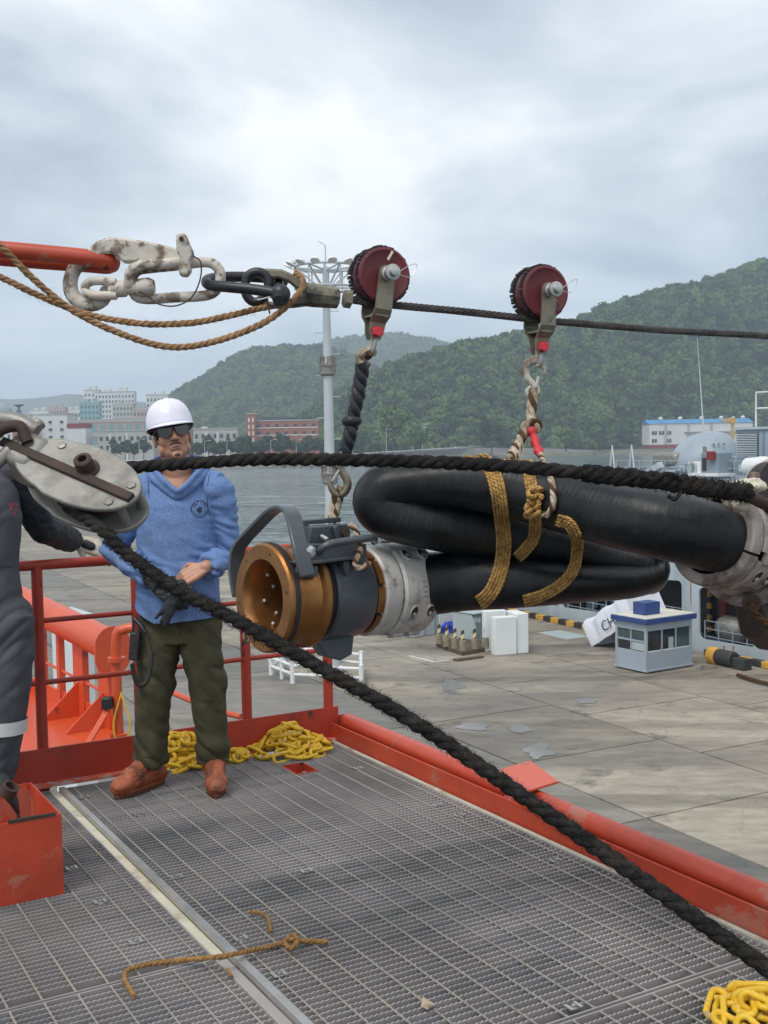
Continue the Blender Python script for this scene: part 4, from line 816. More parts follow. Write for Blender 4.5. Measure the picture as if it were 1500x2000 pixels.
MB().tube([a0, a0.lerp(a1, 0.4), a1], [0.055, 0.035, 0.012], 8).build('whip', 'mast_grey', t); MB().cyl(a0 - Z3 * 0.1, a0 + (a1 - a0) * 0.06, 0.12, 0.09, 10).build('base', 'brass_plate', t)
p = onn(1490, 912, NH + 0.9); MBx = MB().lathe([(-1.0, 0.2), (-0.95, 0.42), (-0.2, 0.46), (-0.18, 0.49), (0.18, 0.49), (0.2, 0.46), (0.95, 0.42), (1.0, 0.2)], p, QU, 20)
tag(MBx.build('liferaft_canister', 'ship_white', smooth=50), 'white cylindrical liferaft canister lying at the ship rail', 'canister')
t, ctr, w, h, bd = dbox('covered_gear', 'deck gear under a crumpled grey tarpaulin beside the gun house', 'covered gear', 1272, 1320, 884, 912, NH + 3.6, 1.6, 'cast_steel', 0.2)
p0, p1 = onn(1250, 934, NH + 0.6), onn(1292, 908, NH + 0.6); t = thing('deck_davit', 'folded light grey davit arm on the ship deck edge', 'davit', p0)
MB().bar(p0, p1, 0.3, 0.34).build('arm', 'ship_grey', t, bevel=0.03); MB().box(p0 - Z3 * 0.1, (0.6, 0.5, 0.5), (QU, QN, Z3)).build('foot', 'ship_grey_dark', t)
for px in (1196, 1234):
    p = onn(px, 926, NH + 2.0); t = thing('boarding_ladder', 'thin white A-frame ladder stand at the ship deck end' if px < 1200 else 'thin white post stand on the ship deck end', 'frame', p)
    MB().tube([p - QU * 0.25, p + Z3 * 1.6, p + QU * 0.25], 0.04, 6).build('legs', 'ship_white', t)
for (x0, x1, y0, y1, nn_, dp, mm, nm, lab) in [(1408, 1436, 892, 926, NH + 1.6, 0.9, 'ship_mid', 'deck_locker', 'grey deck locker between the antenna cabinet and the deck house'), (1322, 1342, 905, 930, NH + 1.4, 0.8, 'ship_grey_dark', 'deck_locker', 'dark grey deck locker beside the air conditioner'), (1440, 1462, 905, 928, NH + 1.0, 0.6, 'ship_grey_dark', 'deck_locker', 'dark grey locker below the louvred panel'), (1300, 1318, 918, 934, NH + 0.5, 0.6, 'ship_mid', 'deck_locker', 'low grey locker at the deck edge by the covered gear'), (1222, 1246, 918, 934, NH + 1.0, 0.9, 'ship_grey_dark', 'deck_winch', 'low dark winch housing near the davit arm')]:
    t, ctr, w, h, bd = dbox(nm, lab, 'locker', x0, x1, y0, y1, nn_, dp, mm)
    MB().box(ctr - QN * (dp / 2 + 0.012) + Z3 * h * 0.1, (w * 0.7, 0.02, h * 0.6), (QU, QN, Z3)).build('door', 'ship_grey', t); MB().box(ctr - QN * (dp / 2 + 0.03), (0.05, 0.03, 0.12), (QU, QN, Z3)).build('latch', 'ship_interior', t)
p = onn(1494, 840, NH + 4.2); t = thing('rail_frame', 'white rail frame on the deck house roof', 'rail', p)
MB().tube([p - QU * 0.6, p - QU * 0.6 + Z3 * 1.9, p + QU * 1.8 + Z3 * 1.9, p + QU * 1.8], 0.05, 6).build('frame', 'ship_white', t); MB().tube([p - QU * 0.6 + Z3 * 1.1, p + QU * 1.8 + Z3 * 1.1], 0.04, 6).build('crossbar', 'ship_white', t)

# ================================================================== THINGS ON THE PIER
def gbox(o, X, Yv, a, b_, z0, z1): return MB().box(o + X * ((a[0] + a[1]) / 2) + Yv * ((b_[0] + b_[1]) / 2) + Z3 * ((z0 + z1) / 2), (a[1] - a[0], b_[1] - b_[0], z1 - z0), (X, Yv, Z3))
# guard booth
bc = onz(1262, 1316, ZT); eR = (onz(1352, 1301, ZT) - bc); eL = (onz(1211, 1296, ZT) - bc)
bx = eR.normalized(); by = V((-bx.y, bx.x, 0)); by = by if by.dot(eL) > 0 else -by
BW, BD, BH = eR.length, min(eL.dot(by) * 0.80, eR.length * 1.0), 2.18
bt = thing('guard_booth', 'small grey guard booth with blue roof edge standing on the pier', 'booth', bc + bx * BW / 2 + by * BD / 2)
g0 = 0.14
gbox(bc, bx, by, (0.02, BW - 0.02), (0.02, BD - 0.02), g0, 0.92).build('lower_wall', 'booth_panel', bt, bevel=0.01)
gbox(bc, bx, by, (0.10, BW - 0.10), (0.10, BD - 0.10), 0.92, BH - 0.3).build('glazing_core', 'ship_interior', bt)
gbox(bc, bx, by, (0.02, BW - 0.02), (0.02, BD - 0.02), BH - 0.33, BH).build('upper_wall', 'booth_panel', bt, bevel=0.01)
gbox(bc, bx, by, (-0.06, BW + 0.06), (-0.06, BD + 0.06), 0.06, g0).build('skirt', 'booth_panel', bt, bevel=0.01)
for i, j in ((0, 0), (1, 0), (0, 1), (1, 1)):
    gbox(bc, bx, by, (0 if i == 0 else BW - 0.12, 0.12 if i == 0 else BW), (0 if j == 0 else BD - 0.12, 0.12 if j == 0 else BD), g0 + 0.005, BH - 0.003).build('corner_post', 'booth_panel', bt, bevel=0.01)
    MB().cyl(bc + bx * (0.15 if i == 0 else BW - 0.15) + by * (0.15 if j == 0 else BD - 0.15), bc + bx * (0.15 if i == 0 else BW - 0.15) + by * (0.15 if j == 0 else BD - 0.15) + Z3 * 0.08, 0.06, n=10).build('caster', 'kerb_black', bt)
for k in range(3):
    a0_ = 0.14 + k * (BW - 0.28) / 3; wd = gbox(bc, bx, by, (a0_ + 0.03, a0_ + (BW - 0.28) / 3 - 0.03), (0.060, 0.085), 0.95, BH - 0.36).build('window', 'window_glass' if k == 2 else 'dark_glass', bt)
    if k: gbox(bc, bx, by, (a0_ - 0.035, a0_ + 0.035), (0.02, 0.1), 0.92, BH - 0.33).build('mullion', 'booth_panel', bt)
    gbox(bc, bx, by, (a0_ + 0.01, a0_ + (BW - 0.28) / 3 - 0.01), (0.03, 0.09), 0.922, 0.96).build('sill', 'ship_white', wd)
gbox(bc, bx, by, (0.03, 0.10), (0.1, BD - 0.1), 1.34, 1.42).build('transom', 'booth_panel', bt)
for k in range(2):
    b0 = 0.14 + k * (BD - 0.28) / 2
    gbox(bc, bx, by, (0.060, 0.085), (b0 + 0.04, b0 + (BD - 0.28) / 2 - 0.04), 1.44, BH - 0.36).build('window', 'window_glass', bt); gbox(bc, bx, by, (0.060, 0.085), (b0 + 0.04, b0 + (BD - 0.28) / 2 - 0.04), 0.96, 1.32).build('window', 'dark_glass' if k else 'cabinet_top', bt)
gbox(bc, bx, by, (0.02, 0.095), (BD / 2 - 0.03, BD / 2 + 0.03), 0.93, BH - 0.34).build('mullion', 'booth_panel', bt)
p = bc + bx * (BW * 0.55) + by * 0.05 + Z3 * 1.22; MB().box(p, (0.3, 0.012, 0.5), (bx, by, Z3)).build('paper_notice', 'cabinet_top', bt)
gbox(bc, bx, by, (-0.15, BW + 0.15), (-0.15, BD + 0.15), BH, BH + 0.24).build('roof_fascia', 'booth_blue', bt, bevel=0.02)
gbox(bc, bx, by, (-0.10, BW + 0.10), (-0.10, BD + 0.10), BH + 0.242, BH + 0.27).build('roof', 'booth_roof', bt)
ac = bc + bx * (BW * 0.36) + by * (BD * 0.52) + Z3 * (BH + 0.275)
tag(MB().box(ac + Z3 * 0.28, (0.95, 0.75, 0.56), (bx, by, Z3)).build('roof_box', 'booth_blue', bevel=0.02), 'blue box sitting on the guard booth roof', 'box')
# covered gangway ramp with lettering
g0_, g1_ = onz(1176, 1258, ZT) , onn(1280, 1190, NF - 1.2)
gt = thing('covered_gangway', 'sloping gangway wrapped in white tarpaulin marked CH behind the booth', 'gangway', g0_)
dv = (g1_ - g0_); gx = dv.normalized(); gy = Z3.cross(gx).normalized(); gzv = gx.cross(gy)
L_ = dv.length; rr = []
cov = MB(); ns = 14
for i in range(ns + 1):
    p = g0_ + gx * (L_ * i / ns) + gzv * 0.55; w_ = 0.78 + 0.05 * math.sin(i * 2.1); h_ = 0.75 + 0.07 * math.sin(i * 1.3 + 1)
    prof = [(-w_, -0.62), (-w_ * 1.02, h_ * 0.7), (-w_ * 0.7, h_), (0, h_ + 0.05 * math.sin(i)), (w_ * 0.7, h_), (w_ * 1.02, h_ * 0.7), (w_, -0.62)]
    rr.append([p + gy * a + gzv * b_ for a, b_ in prof])
vs = [q for r_ in rr for q in r_]; fs = [(i * 7 + k, (i + 1) * 7 + k, (i + 1) * 7 + k + 1, i * 7 + k + 1) for i in range(ns) for k in range(6)] + [tuple(range(7)), tuple(ns * 7 + k for k in range(6, -1, -1))]
cov.add(vs, fs).build('tarpaulin', 'tarp_white', gt, smooth=50)
tv, tf = text_mesh('CH', 0.72); sd = -gy if (-gy).dot(-FW) > 0 else gy
lx = gx if gx.dot(RT) > 0 else -gx; lo = g0_ + gx * (L_ * 0.42) + gzv * 0.42 + sd * 0.86
MB().add([lo + lx * v.x + gzv * v.y for v in tv], tf).build('lettering', 'ink', gt, smooth=0)
MB().box(g0_ - gx * 0.6 + Z3 * 0.06, (2.2, 1.3, 0.10), (QU, QN, Z3)).build('foot_plate', 'rust_dark', gt, bevel=0.02)
# grey panelled shelter at the pier edge
p0, p1 = onz(812, 1246, ZT), onz(986, 1216, ZT); ex_ = (p1 - p0).normalized(); Ls = (p1 - p0).length; ey_ = V((-ex_.y, ex_.x, 0))
st = thing('panel_shelter', 'grey steel panel shelter with vertical seams behind the cabinet', 'shelter', (p0 + p1) / 2)
MB().box((p0 + p1) / 2 + ey_ * 1.4 + Z3 * 1.7, (Ls, 2.6, 3.4), (ex_, ey_, Z3)).build('body', 'ship_grey', st, bevel=0.03)
for k in range(1, 9): MB().box(p0 + ex_ * (Ls * k / 9) + ey_ * 0.085 + Z3 * 1.7, (0.06, 0.05, 3.3), (ex_, ey_, Z3)).build('seam', 'ship_grey_dark', st)
MB().box(p0 + ex_ * (Ls * 0.36) + ey_ * 0.07 + Z3 * 1.1, (1.4, 0.06, 1.5), (ex_, ey_, Z3)).build('door_panel', 'ship_white', st, bevel=0.01); MB().box(p0 + ex_ * (Ls * 0.36) + ey_ * 0.02 + Z3 * 1.55, (1.0, 0.05, 0.06), (ex_, ey_, Z3)).build('handle', 'kerb_black', st)
# power cabinet with slanted cheeks
cb = onz(945, 1262, ZT); cX = (onz(968, 1258, ZT) - cb).normalized(); cY = V((-cX.y, cX.x, 0)); cb = cb + cY * 0.65 + cX * 1.15
ct = thing('power_cabinet', 'grey green power cabinet with a pale slab top behind striped posts', 'cabinet', cb + cY * 0.9)
MB().box(cb + cX * 0.0 + cY * 1.0 + Z3 * 0.75, (1.9, 1.4, 1.5), (cX, cY, Z3)).build('body', 'cabinet_green', ct, bevel=0.02)
MB().box(cb + cX * 0.0 + cY * 0.95 + Z3 * 1.56, (2.25, 1.8, 0.09), (cX, cY, Z3)).build('top_slab', 'cabinet_top', ct, bevel=0.02)
for sx in (-1.04, -0.25): MB().prism([(0.05, 0), (1.7, 0), (1.7, 1.5), (0.32, 1.5), (0.05, 0.9)], 0.08, cb + cX * sx + cY * 0.0, cY, Z3).build('cheek', 'cabinet_top', ct)
for sx, zz in ((-0.80, 1.20), (-0.55, 1.16)): MB().box(cb + cX * sx + cY * 0.294 + Z3 * zz, (0.2, 0.012, 0.25), (cX, cY, Z3)).build('notice', 'box_white', ct)
wb = onz(900, 1262, ZT); wp = [onz(851, 1262, ZT), onz(903, 1281, ZT), onz(962, 1270, ZT), onz(905, 1250, ZT)]
MBw = MB().add([q + Z3 * 0.004 for q in wp] + [q + Z3 * 0.20 for q in wp], [(3, 2, 1, 0), (4, 5, 6, 7), (0, 1, 5, 4), (1, 2, 6, 5), (2, 3, 7, 6), (3, 0, 4, 7)])
tag(MBw.build('timber_platform', 'wood_dark', bevel=0.02), 'dark timber base under the striped posts', 'platform')
stripe = bpy.data.materials.new('barber_stripe'); stripe.use_nodes = True; N, L = stripe.node_tree.nodes, stripe.node_tree.links; tc = N.new('ShaderNodeTexCoord'); mp = N.new('ShaderNodeMapping'); mp.inputs['Rotation'].default_value = (0, 0.6, 0)
wv = N.new('ShaderNodeTexWave'); wv.bands_direction = 'Z'; wv.inputs['Scale'].default_value = 0.85; L.new(tc.outputs['Object'], mp.inputs[0]); L.new(mp.outputs[0], wv.inputs['Vector']); cr = N.new('ShaderNodeValToRGB'); cr.color_ramp.interpolation = 'CONSTANT'; cr.color_ramp.elements[0].color = (0.03, 0.028, 0.025, 1); cr.color_ramp.elements[1].position = 0.5; cr.color_ramp.elements[1].color = (0.62, 0.52, 0.30, 1)
L.new(wv.outputs['Fac'], cr.inputs[0]); L.new(cr.outputs[0], N['Principled BSDF'].inputs['Base Color']); M['barber_stripe'] = stripe
postlab = ['farthest from the white boxes', 'second from the far end of the row', 'in front of the cabinet cheek', 'at the corner of the timber base', 'next to the corner one along the front', 'beside the white boxes']
for k, (px, py) in enumerate([(858, 1257), (873, 1262), (889, 1266), (904, 1270), (927, 1267), (949, 1264)]):
    p = onz(px, py, ZT + 0.205); t = thing('striped_bollard', 'small concrete post with striped cap ' + postlab[k], 'bollard', p, 'striped posts on the timber base')
    MB().lathe([(0, 0.17), (0.48, 0.155), (0.50, 0.13)], p, Z3, 12).build('concrete_foot', 'concrete_post', t); MB().lathe([(0.501, 0.085), (0.93, 0.085), (0.99, 0.05), (1.01, 0.01)], p, Z3, 12).build('cap', 'barber_stripe', t)
# white boxes
for (px, py, w_, d_, h_, lab) in [(967, 1281, 1.15, 0.5, 1.85, 'white foam block at the front of the group beside the cabinet'), (957, 1277, 1.15, 0.40, 2.0, 'white foam block standing behind the front block by the cabinet'), (1010, 1277, 0.62, 1.4, 1.95, 'wide white foam block standing farthest from the cabinet')]:
    p = onz(px, py, ZT); X = (onz(px + 40, py - 3, ZT) - p).normalized(); Yv = V((-X.y, X.x, 0))
    if d_ == 0.40: p = p + Yv * 0.62
    tag(MB().box(p + X * w_ / 2 + Yv * d_ / 2 + Z3 * h_ / 2, (w_, d_, h_), (X, Yv, Z3)).build('foam_block', 'box_white', bevel=0.03), lab, 'box', 'white blocks on the pier')
# crumpled sheets
def crumple(nm, lab, c, rx, ry, rz, m, seed):
    mbx = MB().ball(c + Z3 * rz * 0.4, (rx, ry, rz), 28, 16)
    for i, v in enumerate(mbx.v):
        d = (v - c).normalized(); mbx.v[i] = v + d * (0.28 * rx * fb(v * (2.2 / rx) + V((seed, 0, 0)), 1, 4)); mbx.v[i].z = max(mbx.v[i].z, c.z + 0.005)
    return tag(mbx.build(nm, m, smooth=35), lab, 'tarpaulin')
crumple('blue_tarpaulin', 'crumpled blue tarpaulin heaped beside the power cabinet', onz(866, 1232, ZT), 0.95, 0.8, 0.62, 'tarp_blue', 3)
crumple('white_sheet', 'crumpled white sheet next to the blue tarpaulin', onz(833, 1236, ZT), 0.55, 0.6, 0.5, 'tarp_white', 8)
t = thing('chalk_frame', 'thin pale strip lying bent on the pier before the posts', 'strip', onz(845, 1290, ZT))
for a, b_ in (((800, 1281), (848, 1293)), ((848, 1293), (878, 1289))): MB().bar(onz(*a, ZT + 0.02), onz(*b_, ZT + 0.02), 0.10, 0.03).build('strip_piece', 'bld_trim', t)
tag(MB().bar(onz(888, 1289, ZT + 0.05), onz(942, 1282, ZT + 0.05), 0.30, 0.08).build('timber_plank', 'wood_dark', bevel=0.01), 'short weathered plank lying on the pier before the timber base', 'plank')

# ================================================================== FLOODLIGHT MAST
mbp = onz(652, 1312, ZT); 
mt = thing('light_mast', 'tall white high-mast floodlight on the pier with a ring of lamps', 'light mast', mbp)
top = at(612, 522, mbp.y); HM = top.z - mbp.z
MB().lathe([(0, 0.42), (0.3, 0.42), (0.31, 0.30), (HM * 0.5, 0.24), (HM, 0.15)], mbp, Z3, 20).build('mast_tube', 'mast_grey', mt)
for py in (718, 930):
    zc = at(625, py, mbp.y).z; cl = MB().lathe([(-0.38, 0.25), (-0.3, 0.36), (0.05, 0.38), (0.06, 0.42), (0.14, 0.42), (0.15, 0.36), (0.5, 0.25)], V((mbp.x, mbp.y, zc)), Z3, 20).build('flange_collar', 'cast_steel', mt)
    fins = MB()
    for k in range(12):
        a = k * math.pi / 6; d = V((math.cos(a), math.sin(a), 0)); fins.box(V((mbp.x, mbp.y, zc + 0.3)) + d * 0.3, (0.18, 0.03, 0.35), (d, Z3.cross(d), Z3))
    fins.build('gusset', 'cast_steel', cl)
for k in range(16):
    zz = mbp.z + 2 + k * (HM - 3) / 16; sgn = 1 if k % 2 else -1; MB().cyl(V((mbp.x, mbp.y, zz)), V((mbp.x + sgn * 0.55, mbp.y, zz)), 0.02, n=6).build('climbing_step', 'mast_grey', mt)
ring = MB(); ztop = V((mbp.x, mbp.y, top.z))
for rr_, zz in ((1.38, 0.0), (1.38, -0.95)):
    ring.tube([ztop + V((math.cos(a) * rr_, math.sin(a) * rr_, zz)) for a in np.linspace(0, 2 * math.pi, 24, endpoint=False)], 0.055, 6, closed=True)
for k in range(12):
    a = k * math.pi / 6; d = V((math.cos(a), math.sin(a), 0)); ring.cyl(ztop + d * 1.38, ztop + d * 1.38 - Z3 * 0.95, 0.035, n=6)
    if k % 2 == 0: ring.cyl(ztop - Z3 * 0.15, ztop + d * 1.38, 0.045, n=6); ring.cyl(ztop - Z3 * 0.9, ztop + d * 1.38 - Z3 * 0.95, 0.045, n=6); ring.cyl(ztop - Z3 * 0.95 + d * 0.2, ztop + d * 1.38, 0.04, n=6)
ring.build('lamp_ring', 'mast_grey', mt)
for k in range(14):
    a = k * 2 * math.pi / 14; d = V((math.cos(a), math.sin(a), 0)); p = ztop + d * 1.62 + Z3 * 0.18
    fl = MB().lathe([(0, 0.08), (0.10, 0.19), (0.17, 0.21), (0.19, 0.05)], p, (d * 0.55 - Z3).normalized(), 12).build('floodlight', 'lamp_head', mt); MB().cyl(p, p - d * 0.2 - Z3 * 0.1, 0.05, n=6).build('bracket', 'mast_grey', fl)
MB().tube([ztop, ztop + Z3 * 0.95, ztop + Z3 * 1.05 - V((0.3, 0, -0.1))], [0.03, 0.025, 0.02], 6).build('lightning_rod', 'mast_grey', mt)
gt2 = thing('mast_guard', 'white tubular guard rail round the foot of the light mast', 'guard rail', mbp + V((0, -0.8, 0)))
gq = [onz(530, 1318, ZT), onz(572, 1335, ZT), onz(706, 1342, ZT), onz(706, 1312, ZT), onz(560, 1296, ZT)]
for i in range(len(gq)):
    a, b_ = gq[i], gq[(i + 1) % len(gq)]
    MB().cyl(a, a + Z3 * 0.95, 0.11, n=12).build('post', 'white_pipe', gt2)
    for zz in (0.78, 0.40): MB().cyl(a + Z3 * zz, b_ + Z3 * zz, 0.075, n=10).build('rail', 'white_pipe', gt2)
    mm = (a + b_) / 2; MB().cyl(mm, mm + Z3 * 0.9, 0.09, n=10).build('post', 'white_pipe', gt2)

# ================================================================== HAZE (the damp air of the bay)
hz = MB().box((0, 3200, 200), (12000, 6800, 430))
hm = bpy.data.materials.new('bay_air'); hm.use_nodes = True; N, L = hm.node_tree.nodes, hm.node_tree.links; N.remove(N['Principled BSDF'])
pv = N.new('ShaderNodeVolumePrincipled'); pv.inputs['Color'].default_value = (0.78, 0.88, 1.0, 1); pv.inputs['Density'].default_value = 0.00021; pv.inputs['Anisotropy'].default_value = 0.2
L.new(pv.outputs[0], N['Material Output'].inputs['Volume']); M['bay_air'] = hm
ho = stuff(hz.build('haze', 'bay_air', smooth=0, loc=(0, 3200, 200)))
# ================================================================== OUR SHIP: PLATFORM, RAILING, LOWER DECK
PU = V((math.cos(math.radians(-60)), math.sin(math.radians(-60)), 0)); PV = V((math.cos(math.radians(30)), math.sin(math.radians(30)), 0))
PC = onz(655, 1450, 0.0)                                     # inner far corner of the platform
def D(a, b, z=0.0): return PC + PV * a + PU * b + Z3 * z     # a along the far edge (negative = towards the left), b along the side towards the camera
DAX = (PV, PU, Z3)
# dark tray below the gratings
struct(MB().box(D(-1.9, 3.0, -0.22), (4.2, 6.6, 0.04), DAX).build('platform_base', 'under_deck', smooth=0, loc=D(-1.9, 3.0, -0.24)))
# gratings
BAR_H, PITCH = 0.030, 0.030
def bar_mesh(length):
    n = int(length / 0.0085); vs, fs = [], []
    for i in range(n + 1):
        x = -length / 2 + length * i / n; zt = 0.0 if i % 2 == 0 else -0.0035
        for y, z in ((-0.0024, zt), (0.0024, zt), (0.0024, -BAR_H), (-0.0024, -BAR_H)): vs.append(PV * x + PU * y + Z3 * z)
    for i in range(n):
        for k in range(4): fs.append((i * 4 + k, i * 4 + (k + 1) % 4, (i + 1) * 4 + (k + 1) % 4, (i + 1) * 4 + k))
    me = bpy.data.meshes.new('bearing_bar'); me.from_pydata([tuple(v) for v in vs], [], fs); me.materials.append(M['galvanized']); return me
def rod_mesh(length):
    n = int(length / 0.0075); mbx = MB(); prof = []
    for i in range(n + 1):
        ph = (i * 0.0075 / PITCH) % 1.0; prof.append((length * i / n, 0.0052 if (ph < 0.22 or ph > 0.78) else 0.0034))
    mbx.lathe([(t - length / 2, r) for t, r in prof], (0, 0, 0), PU, 6); me = bpy.data.meshes.new('cross_rod'); me.from_pydata([tuple(v) for v in mbx.v], [], mbx.f); me.materials.append(M['galvanized_rod']); return me
def grating(label, a0, a1, b0, b1, edges=True, skip=None):
    t = thing('steel_grating', label, 'grating', D((a0 + a1) / 2, (b0 + b1) / 2, -0.02), 'steel gratings of the platform'); bm_ = bar_mesh(a1 - a0 - 0.012); rm_ = rod_mesh(b1 - b0 - 0.012); L0 = WL[t]
    nb = int((b1 - b0 - 0.02) / PITCH)
    for k in range(1, nb):
        b = b0 + 0.005 + k * PITCH
        if skip and skip[2] < b < skip[3]:
            for x0, x1 in ((a0 + 0.006, skip[0]), (skip[1], a1 - 0.006)):
                me = bar_mesh(x1 - x0); o = bpy.data.objects.new('bearing_bar', me); COL.objects.link(o); o.parent = t; o.location = D((x0 + x1) / 2, b, 0.0) - L0
            continue
        o = bpy.data.objects.new('bearing_bar', bm_); COL.objects.link(o); o.parent = t; o.location = D((a0 + a1) / 2 + random.uniform(-0.004, 0.004), b + random.uniform(-0.0008, 0.0008), random.uniform(-0.001, 0.001)) - L0
    na = int((a1 - a0) / 0.1)
    for k in range(na + 1):
        a = a0 + 0.04 + k * (a1 - a0 - 0.08) / max(na, 1)
        if skip and skip[0] < a < skip[1]:
            for y0, y1 in ((b0 + 0.006, skip[2]), (skip[3], b1 - 0.006)):
                me = rod_mesh(y1 - y0); o = bpy.data.objects.new('cross_rod', me); COL.objects.link(o); o.parent = t; o.location = D(a, (y0 + y1) / 2, -0.0035) - L0
            continue
        o = bpy.data.objects.new('cross_rod', rm_); COL.objects.link(o); o.parent = t; o.location = D(a, (b0 + b1) / 2, -0.0035) - L0
    if edges:
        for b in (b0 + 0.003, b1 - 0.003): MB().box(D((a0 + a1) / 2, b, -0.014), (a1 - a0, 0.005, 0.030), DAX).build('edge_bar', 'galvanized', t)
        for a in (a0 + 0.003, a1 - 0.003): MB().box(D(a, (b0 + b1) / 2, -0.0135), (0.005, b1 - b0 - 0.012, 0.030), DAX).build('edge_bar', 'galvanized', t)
    return t
def ab(px, py):
    p = onz(px, py, 0) - PC; return p.dot(PV), p.dot(PU)
aL = ab(97, 1528)[0]; bJ = ab(1262, 1937)[1]; bJ2 = ab(200, 1925)[1]
hole = (ab(556, 1500)[0], ab(610, 1500)[0], ab(585, 1497)[1] - 0.05, ab(585, 1508)[1] + 0.03)
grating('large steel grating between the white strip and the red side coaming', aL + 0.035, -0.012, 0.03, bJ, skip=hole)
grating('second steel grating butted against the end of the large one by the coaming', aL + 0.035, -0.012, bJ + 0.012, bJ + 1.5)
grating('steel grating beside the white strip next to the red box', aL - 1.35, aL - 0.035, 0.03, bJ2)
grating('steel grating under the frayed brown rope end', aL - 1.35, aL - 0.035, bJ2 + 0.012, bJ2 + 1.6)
def clips(t, spots):
    for px, py in spots:
        p = onz(px, py, 0.003); q = MB()
        for s_ in (-1, 1): q.box(p + PV * (0.016 * s_), (0.010, 0.034, 0.004), DAX)
        q.box(p - Z3 * 0.006, (0.034, 0.020, 0.004), DAX); q.cyl(p - Z3 * 0.004, p + Z3 * 0.004, 0.006, n=6); stuff(q.build('grating_clip', 'bare_steel', t))
GT = [o for o in COL.objects if o.name.startswith('steel_grating')]
clips(GT[0], [(272, 1590), (165, 1556), (345, 1712), (598, 1700), (855, 1572), (897, 1592), (1085, 1680), (700, 1500), (470, 1832), (545, 1902)]); clips(GT[1], [(1120, 1965)]); clips(GT[2], [(140, 1695), (265, 1838), (195, 1760)])
h_ = MB(); cx, cy = (hole[0] + hole[1]) / 2, (hole[2] + hole[3]) / 2
for a, b, w, d in ((hole[0], cy, 0.006, hole[3] - hole[2]), (hole[1], cy, 0.006, hole[3] - hole[2]), (cx, hole[2], hole[1] - hole[0] + 0.006, 0.006), (cx, hole[3], hole[1] - hole[0] + 0.006, 0.006)): h_.box(D(a, b, -0.022), (w, d, 0.05), DAX)
fr_ = thing('deck_recess', 'small red lined rectangular recess cut in the large grating', 'recess', D(cx, cy, -0.06)); h_.build('rim', 'dark_red_paint', fr_); MB().box(D(cx, cy, -0.052), (hole[1] - hole[0], hole[3] - hole[2], 0.01), DAX).build('floor', 'orange_paint', fr_); MB().cyl(D(hole[1] - 0.03, cy, -0.046), D(hole[1] - 0.03, cy, -0.02), 0.012, n=8).build('stud', 'bare_steel', fr_)
st_ = thing('grating_strip', 'worn white steel strip dividing the two gratings', 'strip', D(aL, 2.0, -0.03))
bS = ab(430, 1870)[1]
MB().box(D(aL - 0.016, (0.05 + bS) / 2, -0.006), (0.032, bS - 0.05, 0.006), DAX).build('white_flange', 'cream_trim', st_)
MB().box(D(aL + 0.016, 2.2, 0.001), (0.026, 4.3, 0.030), DAX).build('steel_bar', 'bare_steel', st_, bevel=0.003)
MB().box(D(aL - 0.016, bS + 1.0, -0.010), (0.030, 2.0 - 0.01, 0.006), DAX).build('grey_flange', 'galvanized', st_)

# far side railing with toe plate
rl = thing('guard_railing', 'red pipe guard railing with toe plate along the far platform edge', 'railing', D(-1.0, -0.1, 0))
AL, AR = -3.3, 0.06; bR = -0.10
MB().box(D((AL + AR) / 2, bR + 0.02, 0.085), (AR - AL, 0.012, 0.17), DAX).build('toe_plate', 'dark_red_paint', rl)
MB().box(D((AL + AR) / 2, bR + 0.055, 0.006), (AR - AL - 0.02, 0.055, 0.012), DAX).build('toe_flange', 'worn_edge_paint', rl)
posts_a = [ab(58, 1500)[0], ab(252, 1480)[0], ab(458, 1450)[0], AR - 0.035, -2.9]
zt_ = 1.02
for a in posts_a: MB().cyl(D(a, bR - 0.02, -0.05), D(a, bR - 0.02, zt_), 0.026, n=14).build('post', 'dark_red_paint', rl)
MB().tube([D(AL, bR - 0.02, zt_), D(-0.4, bR - 0.02, zt_), D(AR - 0.035, bR - 0.02, zt_)], 0.024, 14).build('top_rail', 'dark_red_paint', rl)
for z_ in (0.47, 0.76): MB().cyl(D(AL, bR - 0.02, z_), D(AR - 0.035, bR - 0.02, z_), 0.0125, n=10).build('mid_rail', 'dark_red_paint', rl)
# side coaming with rolled pipe top
co = thing('side_coaming', 'red side coaming topped by a thick rounded pipe along the platform', 'coaming', D(0.05, 2.5, 0))
MB().box(D(0.022, 2.6, 0.042), (0.012, 5.45, 0.085), DAX).build('plate', 'orange_paint', co)
MB().box(D(-0.006, 2.6, 0.003), (0.012, 5.3, 0.006), DAX).build('weld_edge', 'cream_trim', co)
MB().box(D(0.05, 2.6, 0.060), (0.045, 5.4, 0.008), DAX).build('shelf', 'dark_red_paint', co)
MB().tube([D(0.092, -0.02, 0.092), D(0.092, 5.3, 0.092)], 0.044, 24, roundcap=True).build('pipe', 'orange_paint', co)
MB().box(D(0.07, -0.085, 0.06), (0.12, 0.012, 0.12), DAX).build('end_plate', 'dark_red_paint', co)
for k in range(60):
    a = random.uniform(0.065, 0.12); b = random.uniform(0.2, 5); zz = 0.092 + math.sqrt(max(0.0, 0.044 ** 2 - (a - 0.092) ** 2))
    if k < 40: MB().ball(D(a, b, zz), (0.004, 0.004, 0.0015), 8, 5).build('water_drop', 'puddle_water', co)
